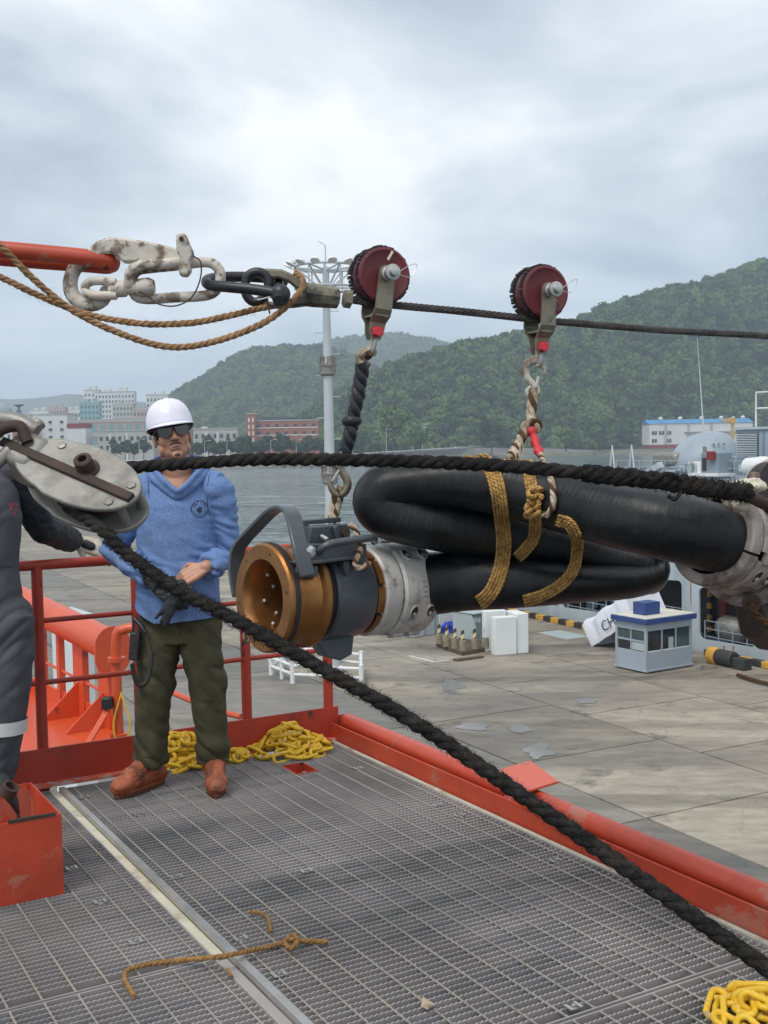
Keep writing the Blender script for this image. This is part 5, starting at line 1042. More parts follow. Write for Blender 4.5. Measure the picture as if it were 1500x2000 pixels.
# square plate on a bracket outside the coaming
pc = at(1032, 1512, 4.75); e1 = (at(1089, 1524, 4.6) - at(1005, 1534, 4.45)); 
pl = [at(978, 1503, 4.85), at(1035, 1496, 4.98), at(1091, 1523, 4.66), at(1026, 1534, 4.53)]; zz = sum(p.z for p in pl) / 4
pl = [V((p.x, p.y, zz)) for p in pl]; bt_ = thing('bracket_plate', 'flat square red plate on a short bracket outside the coaming', 'plate', sum(pl, V()) / 4 - Z3 * 0.12)
MB().add(pl + [p - Z3 * 0.010 for p in pl], [(0, 1, 2, 3), (7, 6, 5, 4), (0, 4, 5, 1), (1, 5, 6, 2), (2, 6, 7, 3), (3, 7, 4, 0)]).build('plate', 'bright_orange', bt_, bevel=0.002)
cpl = sum(pl, V()) / 4; MB().tube([cpl - Z3 * 0.012, cpl - Z3 * 0.06 - PV * 0.02, cpl - Z3 * 0.12 - PV * 0.10], [0.03, 0.04, 0.05], 12).build('bracket', 'dark_red_paint', bt_)

# red open box at the left
bxc = onz(125, 1745, 0.0); tb = thing('red_box', 'open red steel box standing on the grating at the left', 'box', bxc - PV * 0.4 - PU * 0.25)
bxh = 0.285; LA, LB = 1.0, 0.44
for nm, c, s_ in (('front_panel', bxc - PV * LA / 2 + Z3 * bxh / 2, (LA, 0.006, bxh)), ('back_panel', bxc - PV * LA / 2 - PU * LB + Z3 * bxh / 2, (LA, 0.006, bxh)),
        ('side_panel', bxc - PU * LB / 2 + Z3 * bxh / 2 - PV * 0.003, (0.006, LB - 0.007, bxh)), ('side_panel', bxc - PV * (LA - 0.003) - PU * LB / 2 + Z3 * bxh / 2, (0.006, LB - 0.007, bxh)), ('floor', bxc - PV * LA / 2 - PU * LB / 2 + Z3 * 0.006, (LA - 0.02, LB - 0.02, 0.008))):
    MB().box(c, s_, DAX).build(nm, 'orange_paint', tb)
MB().box(bxc - PV * 0.10 + Z3 * (bxh + 0.002) - PU * 0.0, (0.16, 0.010, 0.012), DAX).build('worn_edge', 'rust_dark', tb)

# lower orange deck with fat pipe bulwark behind the railing
zl = -0.50
o1, o2 = onz(20, 1455, zl), onz(262, 1432, zl)
pa, pb = at(40, 1172, 9.9), at(218, 1262, 8.3)
bw = thing('pipe_bulwark', 'bright orange bulwark with a fat pipe top and square stanchions on the lower deck', 'bulwark', V((pb.x, pb.y, zl)))
dpb = (pb - pa).normalized(); dh = V((dpb.x, dpb.y, 0)).normalized(); nh = V((-dh.y, dh.x, 0))
pa2 = pb - dh * 4.5; pa2.z = pb.z; 
slope = (pb.z - pa.z) / ((pb - pa).xy.length)
ptop = lambda t: pb - dh * t + Z3 * (-slope * t)
inn = nh if nh.dot(V((-1, -0.4, 0))) > 0 else -nh
base = lambda t, o=0.0: V((ptop(t).x, ptop(t).y, zl)) + inn * o
lk = struct(MB().add([onz(-500, 1500, zl), onz(262, 1462, zl), base(-0.35, -0.03), base(4.6, -0.03), base(4.6, 3.0)], [(0, 1, 2, 3, 4)]).build('lower_deck', 'bright_orange', smooth=0, loc=onz(60, 1400, zl)))
MB().tube([ptop(4.5), ptop(0)], 0.118, 28).build('top_pipe', 'bright_orange', bw)
MB().prism([(0.135 * math.cos(a), 0.135 * math.sin(a) + math.copysign(0.045, math.sin(a)) - 0.03) for a in np.linspace(0.01, 2 * math.pi + 0.01, 28, endpoint=False)], 0.025, ptop(-0.013), nh, Z3, dh).build('end_plate', 'bright_orange', bw)
for t_ in (0.12, 0.62, 1.05, 1.45, 1.9, 2.6):
    q = ptop(t_); MB().box(V((q.x, q.y, (q.z - 0.08 + zl) / 2)), (0.20 if t_ in (0.12, 0.62) else 0.06, 0.05, q.z - 0.08 - zl), (dh, nh, Z3)).build('stanchion', 'bright_orange', bw)
    if t_ in (0.12, 0.62, 1.9): MB().prism([(0, 0), (0.30, 0), (0, 0.27)], 0.012, V((q.x, q.y, zl + 0.001)) + inn * 0.024, inn, Z3).build('gusset', 'bright_orange', bw)
for zz in (0.25, 0.55):
    MB().cyl(V((ptop(0).x, ptop(0).y, zl + zz)), V((ptop(2.8).x, ptop(2.8).y, zl + zz + 0.1)), 0.012, n=8).build('rod', 'bright_orange', bw)
MB().box(V((ptop(2.0).x, ptop(2.0).y, zl + 0.06)), (4.2, 0.02, 0.12), (dh, nh, Z3)).build('toe_plate', 'bright_orange', bw)
# vent pipe with bent top next to the bulwark end
vp = V((at(228, 1300, 7.7).x, at(228, 1300, 7.7).y, zl)); vt = thing('vent_pipe', 'orange pipe with a bent top and valve beside the bulwark end', 'pipe', vp)
zt2 = at(228, 1225, 7.7).z
MB().tube(catmull([vp, vp + Z3 * (zt2 - zl - 0.12), vp + Z3 * (zt2 - zl - 0.02) + V((0.05, 0, 0)), vp + Z3 * (zt2 - zl) + V((0.16, 0, 0)), vp + Z3 * (zt2 - zl + 0.06) + V((0.3, 0, 0))], step=0.03), 0.035, 14).build('pipe', 'bright_orange', vt)
for zz in (0.1, 0.62): MB().lathe([(0, 0.06), (0.03, 0.06)], vp + Z3 * zz, Z3, 16).build('flange', 'bright_orange', vt)
MB().box(vp + V((-0.06, -0.05, 0.35)), (0.07, 0.07, 0.08)).build('valve', 'black_plastic', vt, bevel=0.01); MB().bar(vp + V((-0.06, -0.05, 0.3)), vp + V((-0.22, -0.3, 0.0)), 0.05, 0.012).build('strut', 'bright_orange', vt)
MB().tube(catmull([vp + V((0.03, -0.04, 0.42)), vp + V((0.09, -0.06, 0.2)), vp + V((0.02, -0.06, 0.03)), vp + V((-0.02, -0.06, 0.2)), vp + V((0.03, -0.04, 0.4))], n=30), 0.006, 6).build('yellow_cord', 'chain_yellow', vt)
# thin orange hand line and small flat box beyond
tag(MB().tube([at(330, 1350, 7.0), at(420, 1388, 6.6), at(470, 1400, 6.5)], 0.018, 8).build('orange_rail', 'bright_orange'), 'thin orange pipe sloping behind the legs of the worker', 'pipe')
gw = onz(130, 1270, ZT); t = thing('pier_cabinet', 'pale grey cabinet with a flat lid standing on the pier behind the orange bulwark', 'cabinet', gw)
lid = [at(95, 1187, 30), at(140, 1184, 31), at(186, 1208, 29.5), at(140, 1213, 28.5)]
lz = sum(p.z for p in lid) / 4; lid = [V((p.x, p.y, lz)) for p in lid]
MB().add(lid + [p - Z3 * 0.12 for p in lid], [(0, 1, 2, 3), (7, 6, 5, 4), (0, 4, 5, 1), (1, 5, 6, 2), (2, 6, 7, 3), (3, 7, 4, 0)]).build('lid', 'mast_grey', t)
lc = sum(lid, V()) / 4; ins = [lc.lerp(p, 0.9) for p in lid]; MB().add([V((p.x, p.y, lz - 0.13)) for p in ins] + [V((p.x, p.y, ZT)) for p in ins], [(0, 1, 2, 3), (7, 6, 5, 4), (0, 4, 5, 1), (1, 5, 6, 2), (2, 6, 7, 3), (3, 7, 4, 0)]).build('body', 'box_white', t)

# ================================================================== YELLOW CHAINS
def link_mesh(l=0.052, w=0.021, r=0.0095):
    mbx = MB(); pts = []
    for k in range(20):
        a = 2 * math.pi * k / 20; x = math.cos(a); y = math.sin(a); pts.append(V((x * w + (l - w) * (1 if x > 0.01 else -1 if x < -0.01 else 0), y * w, 0)))
    mbx.tube(pts, r, 8, closed=True); me = bpy.data.meshes.new('chain_link'); me.from_pydata([tuple(v) for v in mbx.v], [], mbx.f); me.materials.append(M['chain_yellow'])
    for p in me.polygons: p.use_smooth = True
    return me
LINK = link_mesh()
def chain_heap(label, c, rx, ry, h, n, seed, r_in=0.0):
    t = thing('yellow_chain', label, 'chain', c, 'heaps of yellow chain on the grating'); rg = random.Random(seed); k = 0; a = 0.0; L0 = WL[t]
    # chain laid in loops that pile up towards the middle: neighbouring links turn by a quarter
    tot = n; 
    for k in range(n):
        f = k / n; rad = 1.0 - 0.85 * f + 0.22 * math.sin(k * 0.37 + seed); a += 0.062 / max(0.05, rad * (rx + ry) / 2) * (1 if (k // 23) % 2 == 0 else -1) * (0.8 + 0.4 * rg.random()) + (0.5 if k % 29 == 0 else 0)
        x, y = math.cos(a) * rad * rx, math.sin(a) * rad * ry; q = math.sqrt((x / rx) ** 2 + (y / ry) ** 2)
        z = 0.012 + h * max(0.0, 1 - q ** 1.6) * rg.uniform(0.25, 1.0)
        o = bpy.data.objects.new('chain_link', LINK); COL.objects.link(o); o.parent = t; o.location = c + V((x, y, z)) - L0
        o.rotation_euler = ((1.15 if k % 3 == 1 else 0.15) + rg.uniform(-0.4, 0.4), rg.uniform(-0.35, 0.35), a + math.pi / 2 + rg.uniform(-0.6, 0.6))
    return t
chain_heap('round heap of yellow chain in the corner of the platform', onz(566, 1466, 0.0), 0.205, 0.15, 0.12, 92, 4)
chain_heap('heap of yellow chain behind the legs of the worker', onz(352, 1492, 0.0), 0.14, 0.11, 0.15, 66, 11)
chain_heap('short end of yellow chain trailing beside the boot of the worker', onz(455, 1484, 0.0), 0.075, 0.045, 0.03, 14, 21)
chain_heap('yellow chain lying on the grating by the side coaming', onz(1478, 1985, 0.0), 0.10, 0.12, 0.04, 22, 31)
# rope ends and litter on the gratings
rp = [(262, 1946), (243, 1912), (250, 1895), (285, 1884), (350, 1876), (430, 1868), (520, 1850), (565, 1838), (600, 1838), (640, 1840)]
t = thing('rope_scrap', 'frayed brown rope end with a knot lying across the white strip', 'rope', onz(430, 1868, 0.0))
MB().rope([onz(x, y, 0.012 + (0.035 if i == 5 else 0.0)) for i, (x, y) in enumerate(rp)], 0.0082, 0.055).build('rope', 'scrap_rope', t)
MB().rope([onz(553, 1842, 0.03), onz(570, 1826, 0.03), onz(580, 1838, 0.035), onz(566, 1852, 0.03), onz(556, 1838, 0.034), onz(575, 1834, 0.04)], 0.008, 0.05).build('knot', 'scrap_rope', t)
tag(MB().rope([onz(487, 1781, 0.01), onz(508, 1783, 0.012), onz(524, 1796, 0.012), onz(528, 1820, 0.01)], 0.0062, 0.04).build('rope_scrap', 'scrap_rope'), 'short curved scrap of brown rope on the large grating', 'rope')
tag(MB().rope([onz(443, 1893, 0.008), onz(452, 1907, 0.008)], 0.006, 0.04).build('rope_scrap', 'scrap_rope'), 'tiny stub of brown rope beside the white strip', 'rope')
tag(MB().add([onz(825, 1945, 0.012), onz(850, 1962, 0.006), onz(835, 1972, 0.010), onz(822, 1966, 0.004)], [(0, 1, 2), (0, 2, 3)]).build('paper_scrap', 'cream_rope', smooth=0), 'crumpled brown scrap of leaf or paper on the grating', 'scrap')
# ================================================================== RIGGING AND HOSE
def striped(parent, pts, R, pitch=None, name='strand'):
    MB().rope(pts, R, pitch or R * 6, strands=3, only=[0, 1], jit=0.1).build(name, 'cream_rope', parent); MB().rope(pts, R * 1.01, pitch or R * 6, strands=3, only=[2], jit=0.1).build(name, 'brown_rope', parent)
def fuzz(parent, path, R, m, n, seed, l0=0.008, l1=0.022, w=0.0007):
    rg = random.Random(seed); mbx = MB(); fr = frames(path)
    for _ in range(n):
        i = rg.randrange(1, len(path) - 1); t, N_, B_ = fr[i]; a = rg.uniform(0, 6.28); d = (N_ * math.cos(a) + B_ * math.sin(a)); p = path[i] + d * R * 0.92; ln = rg.uniform(l0, l1); e = (d * rg.uniform(0.3, 1) + t * rg.uniform(-1, 1)).normalized(); s_ = t.cross(e).normalized() * w
        m1 = p + e * ln * 0.5 + d * ln * 0.15; mbx.add([p - s_, p + s_, m1 + s_ * 0.8, m1 - s_ * 0.8, p + e * ln], [(0, 1, 2, 3), (3, 2, 4)])
    return stuff(mbx.build('fibres', m, parent, smooth=0))
def hexbolt(c, ax, r, h, m, parent, name='bolt'): return MB().lathe([(0, r), (h * 0.85, r), (h, r * 0.85)], c, ax, 6).build(name, m, parent)

# --- red long link and worn white release hook
t = thing('red_link', 'long red painted steel link reaching in to the white release hook', 'link', at(60, 505, 3.25))
MB().tube(catmull(PX([(-260, 462, 3.05), (-80, 480, 3.16), (80, 494, 3.20), (180, 504, 3.22), (214, 510, 3.235), (219, 515, 3.26), (208, 519, 3.285), (170, 516, 3.30), (60, 508, 3.30), (-80, 496, 3.28), (-260, 480, 3.2)]), step=0.02), 0.0235, 16).build('link_bar', 'orange_paint', t)
MB().tube(PX([(203, 508, 3.227), (213, 511, 3.24)]), 0.0242, 16).build('bare_patch', 'rust_dark', t)
t = thing('release_hook', 'chipped white quick-release hook holding the red link and a long chain link', 'hook', at(260, 560, 3.25))
YH = 3.22
def pxprism(poly, Y, th, name, m, parent, bev=0.004):
    c = at(*poly[0], Y); pts = [at(x, y, Y) for x, y in poly]; n_ = len(pts); vs_ = [p - V((0, th / 2, 0)) for p in pts] + [p + V((0, th / 2, 0)) for p in pts]
    return MB().add(vs_, [tuple(range(n_)), tuple(range(2 * n_ - 1, n_ - 1, -1))] + [(i, n_ + i, n_ + (i + 1) % n_, (i + 1) % n_) for i in range(n_)]).build(name, m, parent, bevel=bev)
pxprism([(158, 512), (170, 492), (190, 473), (215, 464), (243, 466), (300, 475), (340, 484), (364, 497), (365, 511), (300, 513), (256, 514), (241, 514), (232, 503), (218, 496), (203, 498), (190, 506), (178, 522)], 3.22, 0.034, 'tongue', 'worn_white', t, 0.007)
MB().tube(catmull(PX([(172, 505, 3.25), (150, 520, 3.27), (138, 545, 3.27), (140, 572, 3.25), (157, 590, 3.24), (182, 594, 3.23), (202, 584, 3.22), (208, 570, 3.22)]), step=0.012), 0.021, 14, rb=0.018, roundcap=True).build('hook_bow', 'worn_white', t)
MB().tube(catmull(PX([(226, 552, 3.19), (190, 548, 3.19), (171, 553, 3.20), (166, 563, 3.22), (172, 573, 3.20), (192, 577, 3.19), (228, 577, 3.19)]), step=0.01), 0.0125, 12).build('bow_shackle', 'worn_white', t)
MB().lathe([(0, 0.016), (0.02, 0.023), (0.045, 0.023), (0.05, 0.018), (0.075, 0.018), (0.08, 0.024), (0.11, 0.026), (0.125, 0.018)], at(213, 566, 3.2), (at(293, 560, 3.2) - at(213, 566, 3.2)), 16).build('swivel', 'worn_white', t)
MB().tube(catmull(PX([(258, 545), (270, 528), (300, 523), (350, 518), (395, 512), (418, 516), (430, 532), (429, 553), (418, 571), (395, 578), (340, 581), (285, 584), (262, 575)], 3.22), step=0.012, closed=True)[:-1], 0.0145, 14, closed=True).build('long_link', 'worn_white', t)
MB().tube(catmull(PX([(252, 556, 3.19), (255, 530, 3.18), (275, 518, 3.18), (310, 516, 3.19), (362, 511, 3.20)]), step=0.012), 0.0145, 12, roundcap=True).build('locking_arm', 'worn_white', t)
pxprism([(345, 458), (363, 457), (370, 476), (377, 490), (379, 500), (372, 512), (374, 530), (366, 541), (353, 540), (350, 526), (356, 512), (346, 490)], 3.18, 0.035, 'locking_plate', 'worn_white', t, 0.005)
MB().cyl(at(354, 466, 3.165), at(354, 466, 3.155), 0.006, n=10).build('plate_hole', 'rust_dark', t)
MB().tube(catmull(PX([(377, 500, 3.15), (392, 512, 3.14), (391, 545, 3.14), (375, 580, 3.14), (345, 597, 3.14), (310, 594, 3.14), (285, 575, 3.16), (270, 570, 3.17)]), step=0.01), 0.0022, 6).build('lanyard_wire', 'rust_dark', t)
t = thing('black_shackle', 'black painted bow shackle between the white link and the wire socket', 'shackle', at(470, 565, 3.25))
MB().tube(catmull(PX([(540, 545, 3.38), (490, 541, 3.36), (440, 541, 3.32), (410, 545, 3.27), (403, 551, 3.24), (412, 557, 3.21), (450, 561, 3.18), (500, 566, 3.16), (545, 574, 3.14)]), step=0.012), [0.0135] * 4 + [0.0145] * 400 if False else 0.0150, 16).build('bow', 'black_shackle', t)
for px, py, Y in ((548, 575, 3.14), (545, 548, 3.38)): MB().ball(at(px, py, Y), (0.027, 0.022, 0.028), 16, 10).build('eye_end', 'black_shackle', t)
MB().cyl(at(544, 588, 3.10), at(544, 540, 3.42), 0.0155, n=16).build('pin', 'black_shackle', t)
MB().tube(catmull(PX([(480, 550), (487, 536), (503, 531), (520, 538), (524, 558), (517, 578), (502, 590), (488, 586), (479, 570)], 3.26), step=0.01, closed=True)[:-1], 0.013, 12, closed=True).build('ring', 'black_shackle', t)
MB().tube(PX([(503, 586, 3.1), (528, 580, 3.09)]), 0.002, 6).build('cotter_pin', 'bright_bolt', t)
MB().tube(catmull(PX([(522, 578, 3.1), (524, 600, 3.1), (527, 613, 3.1)]), step=0.01), 0.0022, 6).build('wire_tail', 'rust_dark', t)
t = thing('wire_socket', 'weathered olive wire rope socket at the end of the highline wire', 'socket', at(600, 580, 3.28))
pxprism([(497, 533), (520, 526), (552, 528), (585, 543), (604, 556), (604, 572), (585, 570), (565, 552), (545, 545), (512, 547)], 3.28, 0.05, 'socket_arm', 'socket_paint', t, 0.006)
pxprism([(512, 588), (540, 592), (562, 588), (585, 578), (604, 576), (604, 596), (575, 600), (535, 602), (513, 598)], 3.28, 0.05, 'socket_arm', 'socket_paint', t, 0.006)
MB().lathe([(0, 0.020), (0.004, 0.034), (0.03, 0.034), (0.10, 0.029), (0.104, 0.02)], at(592, 574, 3.28), at(676, 585, 3.31) - at(592, 574, 3.28), 8).build('basket', 'socket_paint', t)
MB().lathe([(0, 0.026), (0.02, 0.026), (0.022, 0.015)], at(672, 583, 3.305), at(692, 586, 3.315) - at(672, 583, 3.305), 6).build('collar', 'socket_paint', t)
# --- highline wire
wire_px = [(686, 585, 3.31), (741, 593, 3.345), (900, 608, 3.46), (1000, 619, 3.53), (1055, 625, 3.57), (1100, 629, 3.60), (1300, 645, 3.76), (1500, 656, 3.92), (1900, 680, 4.3), (2600, 720, 5.0)]
t = tag(MB().rope(PX(wire_px), 0.0118, 0.105, strands=6, hw=0.34, n=6, per=12).build('highline_wire', 'wire_rope'), 'taut dark steel wire rope carrying the two rollers', 'wire rope')
# --- manila lines
mr1 = PX([(-160, 400, 3.0), (-60, 445, 3.02), (0, 480, 3.05), (60, 540, 3.08), (130, 598, 3.1), (200, 637, 3.12), (290, 670, 3.13), (355, 678, 3.14), (430, 664, 3.14), (510, 633, 3.15), (560, 598, 3.16), (588, 565, 3.18), (590, 544, 3.2), (577, 533, 3.23)])
mr2 = PX([(-160, 470, 3.1), (0, 541, 3.12), (60, 570, 3.13), (130, 600, 3.14), (200, 621, 3.15), (290, 633, 3.16), (380, 630, 3.18), (450, 616, 3.2), (513, 601, 3.25), (560, 592, 3.34)])
t = thing('manila_rope', 'hairy tan manila rope drooping in two bights under the hook', 'rope', at(300, 660, 3.1))
for k, mr in enumerate((mr1, mr2)):
    MB().rope(mr, 0.0098, 0.058, jit=0.2).build('bight', 'manila', t); fuzz(t, catmull(mr, step=0.006), 0.0098, 'manila', 420, 50 + k, 0.006, 0.020, 0.00045)

# --- rollers riding on the wire
def trolley(px, py, Y, bpx, bpy, bY, label, wire_dir):
    W = at(px, py, Y); tdir = wire_dir.normalized(); n_ = V((tdir.y, -tdir.x, 0)).normalized()      # axle points at the viewer's side
    t = thing('wire_roller', label, 'roller', at(bpx, bpy, bY)); bolt = at(bpx, bpy, bY); dn = (bolt - W); dn = (dn - n_ * dn.dot(n_)); L_ = dn.length; dn.normalize(); bolt = W + dn * L_; sd = dn.cross(n_).normalized()
    R = 0.083
    wh = MB().lathe([(-0.040, 0.012), (-0.040, R * 0.80), (-0.036, R * 0.92), (-0.026, R * 0.93), (-0.010, R * 0.72), (0.010, R * 0.72), (0.026, R * 0.955), (0.034, R * 0.95), (0.037, R * 0.86), (0.033, R * 0.78), (0.034, 0.012)], W, n_, 56).build('wheel', 'maroon_roller', t)
    tr = MB(); k = 0
    for off, w in ((-0.031, 0.016), (0.016, 0.012)):
        for k in range(44):
            a = 2 * math.pi * k / 44 + random.uniform(-0.03, 0.03); d = dn * math.cos(a) + sd * math.sin(a); rr_ = R * (0.955 + random.uniform(-0.015, 0.025)); tr.box(W + n_ * off + d * rr_, (0.009, 0.010, w), (d.cross(n_), d, n_))
    stuff(tr.build('tread', 'black_tread', wh))
    for s_ in (1, -1):
        poly = [(-0.024, -0.004), (-0.021, -0.015), (-0.012, -0.023), (0, -0.026), (0.012, -0.023), (0.021, -0.015), (0.024, -0.004)]
        y1, y2, y3 = L_ * 0.62, L_ * 0.84, L_ + 0.022
        o = W; vs_, fs_ = [], []; rows_ = []
        prof = [(x, y, 0.050) for x, y in poly]
        sec = [(-0.004, 0.050, 0.024), (y1, 0.050, 0.026), ((y1 + y2) / 2, 0.040, 0.027), (y2, 0.019, 0.024), (L_, 0.016, 0.022), (y3, 0.016, 0.014)]
        capv = [W + sd * x + dn * y + n_ * (0.050 * s_) for x, y in poly]
        mbx = MB(); th = 0.0055
        mbx.prism(poly, th, W + n_ * (0.050 * s_), sd, dn, n_)
        for i in range(len(sec) - 1):
            (ya, oa, wa), (yb, ob, wb) = sec[i], sec[i + 1]; q = []
            for yy, oo, ww in ((ya, oa, wa), (yb, ob, wb)):
                for sx in (-1, 1):
                    for ds in (-th / 2, th / 2): q.append(W + dn * yy + sd * (sx * ww) + n_ * (s_ * (oo + ds)))
            mbx.add(q, [(0, 1, 3, 2), (4, 6, 7, 5), (0, 4, 5, 1), (2, 3, 7, 6), (0, 2, 6, 4), (1, 5, 7, 3)])
        mbx.build('side_plate', 'brass_plate', t, smooth=20)
    MB().box(W + dn * (L_ * 0.72), (0.040, 0.006, 0.09), (sd, dn, n_)).build('spacer', 'brass_plate', t)
    MB().lathe([(-0.085, 0.014), (0.052, 0.014), (0.053, 0.020), (0.064, 0.021), (0.066, 0.017), (0.086, 0.017), (0.087, 0.0225), (0.094, 0.0225), (0.096, 0.014), (0.110, 0.0125), (0.112, 0.004)], W, n_, 20).build('axle', 'bare_steel', t)
    MB().tube(catmull([W + n_ * 0.102 + sd * -0.012, W + n_ * 0.105 - sd * 0.045 - dn * 0.025, W + n_ * 0.10 - sd * 0.068 - dn * 0.030, W + n_ * 0.10 - sd * 0.050 + dn * 0.006, W + n_ * 0.102 - sd * 0.012 + dn * 0.006], n=30), 0.0011, 5).build('safety_ring', 'bright_bolt', t)
    hexbolt(bolt + n_ * 0.019, n_, 0.0165, 0.018, 'red_bolt', t, 'red_nut'); hexbolt(bolt - n_ * 0.019, -n_, 0.0165, 0.016, 'red_bolt', t, 'red_nut')
    MB().cyl(bolt - n_ * 0.018, bolt + n_ * 0.018, 0.008, n=10).build('clevis_pin', 'bare_steel', t)
    MB().tube(catmull([bolt + n_ * 0.011 - dn * 0.006, bolt + n_ * 0.013 + dn * 0.028, bolt + n_ * 0.008 + dn * 0.052, bolt + dn * 0.060, bolt - n_ * 0.008 + dn * 0.052, bolt - n_ * 0.013 + dn * 0.028, bolt - n_ * 0.011 - dn * 0.006], n=30), 0.0062, 10).build('shackle', 'bare_steel', t)
    return t, bolt, dn, n_
wd_ = at(1500, 656, 3.92) - at(686, 585, 3.31)
t1, b1, d1, n1_ = trolley(742, 540, 3.345, 724, 651, 3.36, 'maroon roller riding on the wire next to the socket', wd_)
MB().box(at(752, 503, 3.345) + n1_ * 0.0365, (0.007, 0.028, 0.0015), ((RT * 0.87 - UP * 0.5).normalized(), (RT * 0.5 + UP * 0.87).normalized(), n1_)).build('paint_mark', 'cream_trim', t1)
t2, b2, d2, n2_ = trolley(1055, 572, 3.57, 1050, 679, 3.575, 'maroon roller riding farther along the wire above the hose', wd_)
MB().tube(catmull([b2 + n2_ * 0.07 - d2 * 0.165, b2 + n2_ * 0.10 - d2 * 0.12, b2 + n2_ * 0.062 - d2 * 0.07, b2 + n2_ * 0.062 - d2 * 0.09], n=24), 0.0012, 5).build('lanyard_wire', 'wire_rope', t2)

# --- hose: one long rubber tube folded twice
def hose():
    c = [(1425, 1058, 2.99, 70), (1395, 1050, 2.95, 69), (1340, 1036, 2.93, 68), (1270, 1020, 2.95, 66), (1190, 1003, 3.03, 63), (1100, 980, 3.14, 60), (1000, 955, 3.24, 57), (920, 943, 3.30, 54), (850, 943, 3.33, 50), (797, 947, 3.34, 48), (760, 958, 3.34, 55), (746, 978, 3.34, 62), (764, 1000, 3.34, 55), (808, 1016, 3.35, 51), (880, 1028, 3.38, 53), (980, 1044, 3.42, 53), (1090, 1063, 3.45, 52), (1180, 1083, 3.46, 44), (1238, 1096, 3.46, 35), (1264, 1106, 3.46, 33), (1272, 1117, 3.45, 34), (1258, 1128, 3.44, 33), (1212, 1136, 3.42, 35), (1130, 1138, 3.40, 39), (1030, 1136, 3.40, 50), (940, 1135, 3.42, 57), (860, 1138, 3.44, 62), (800, 1146, 3.45, 63), (770, 1150, 3.46, 63)]
    pts = [at(x, y, Y) for x, y, Y, h in c]; hs = [h * Y / FPX for x, y, Y, h in c]
    P4 = [V((p.x, p.y, p.z)) for p in pts]; N_ = 420; path = catmull(P4, n=N_)
    # half heights follow the control points by arc length
    dist = [0.0]
    for i in range(1, N_): dist.append(dist[-1] + (path[i] - path[i - 1]).length)
    cd = []
    for p in pts: i = min(range(N_), key=lambda k: (path[k] - p).length + (0 if not cd or dist[k] >= cd[-1] else 9)); cd.append(dist[i])
    a = np.interp(dist, cd, hs); ker = np.ones(15) / 15; a = np.convolve(np.pad(a, 7, 'edge'), ker, 'valid')
    r0 = 0.098; n = 40; vs_, fs_ = [], []
    for i, p in enumerate(path):
        T = (path[min(i + 2, N_ - 1)] - path[max(i - 2, 0)]).normalized(); view = (p - CAM).normalized(); B_ = (view - T * view.dot(T)).normalized(); Nn = B_.cross(T).normalized(); ah = a[i]; bh = max(0.07, min(0.16, 2 * r0 - ah * 0.98))
        for k in range(n):
            th = 2 * math.pi * k / n; cx, sx = math.cos(th), math.sin(th); e = 0.86
            q = p + Nn * (ah * math.copysign(abs(cx) ** e, cx)) + B_ * (bh * math.copysign(abs(sx) ** e, sx))
            q += (q - p).normalized() * (0.0022 * nz((q.x * 9, q.y * 9, q.z * 9)) + 0.0010 * nz((dist[i] * 45, th * 0.6, 3)))
            vs_.append(q)
    for i in range(N_ - 1):
        for k in range(n): l = (k + 1) % n; fs_.append((i * n + k, i * n + l, (i + 1) * n + l, (i + 1) * n + k))
    return MB().add(vs_, fs_), path
HM, hpath = hose()
ho_ = thing('fuel_hose', 'thick black rubber hose folded in three and lashed with gold rope', 'hose', at(1000, 1190, 3.4))
hose_o = HM.build('hose_body', 'hose_rubber', ho_, smooth=180)
uvl = hose_o.data.uv_layers.new(name='wrap'); _hd = [0.0]
for i in range(1, len(hpath)): _hd.append(_hd[-1] + (hpath[i] - hpath[i - 1]).length)
_uv = []
for lp in hose_o.data.loops:
    i, k = divmod(lp.vertex_index, 40); _uv += [_hd[i], abs(k - 20) / 20.0 * 2.0]
uvl.data.foreach_set('uv', _uv)
bvh = BVHTree.FromPolygons([tuple(v) for v in HM.v], HM.f)
def skin(px, py, off=0.0):
    d = ray(px, py).normalized(); hit, nn, i, dist = bvh.ray_cast(CAM, d); return (hit - d * off) if hit is not None else None
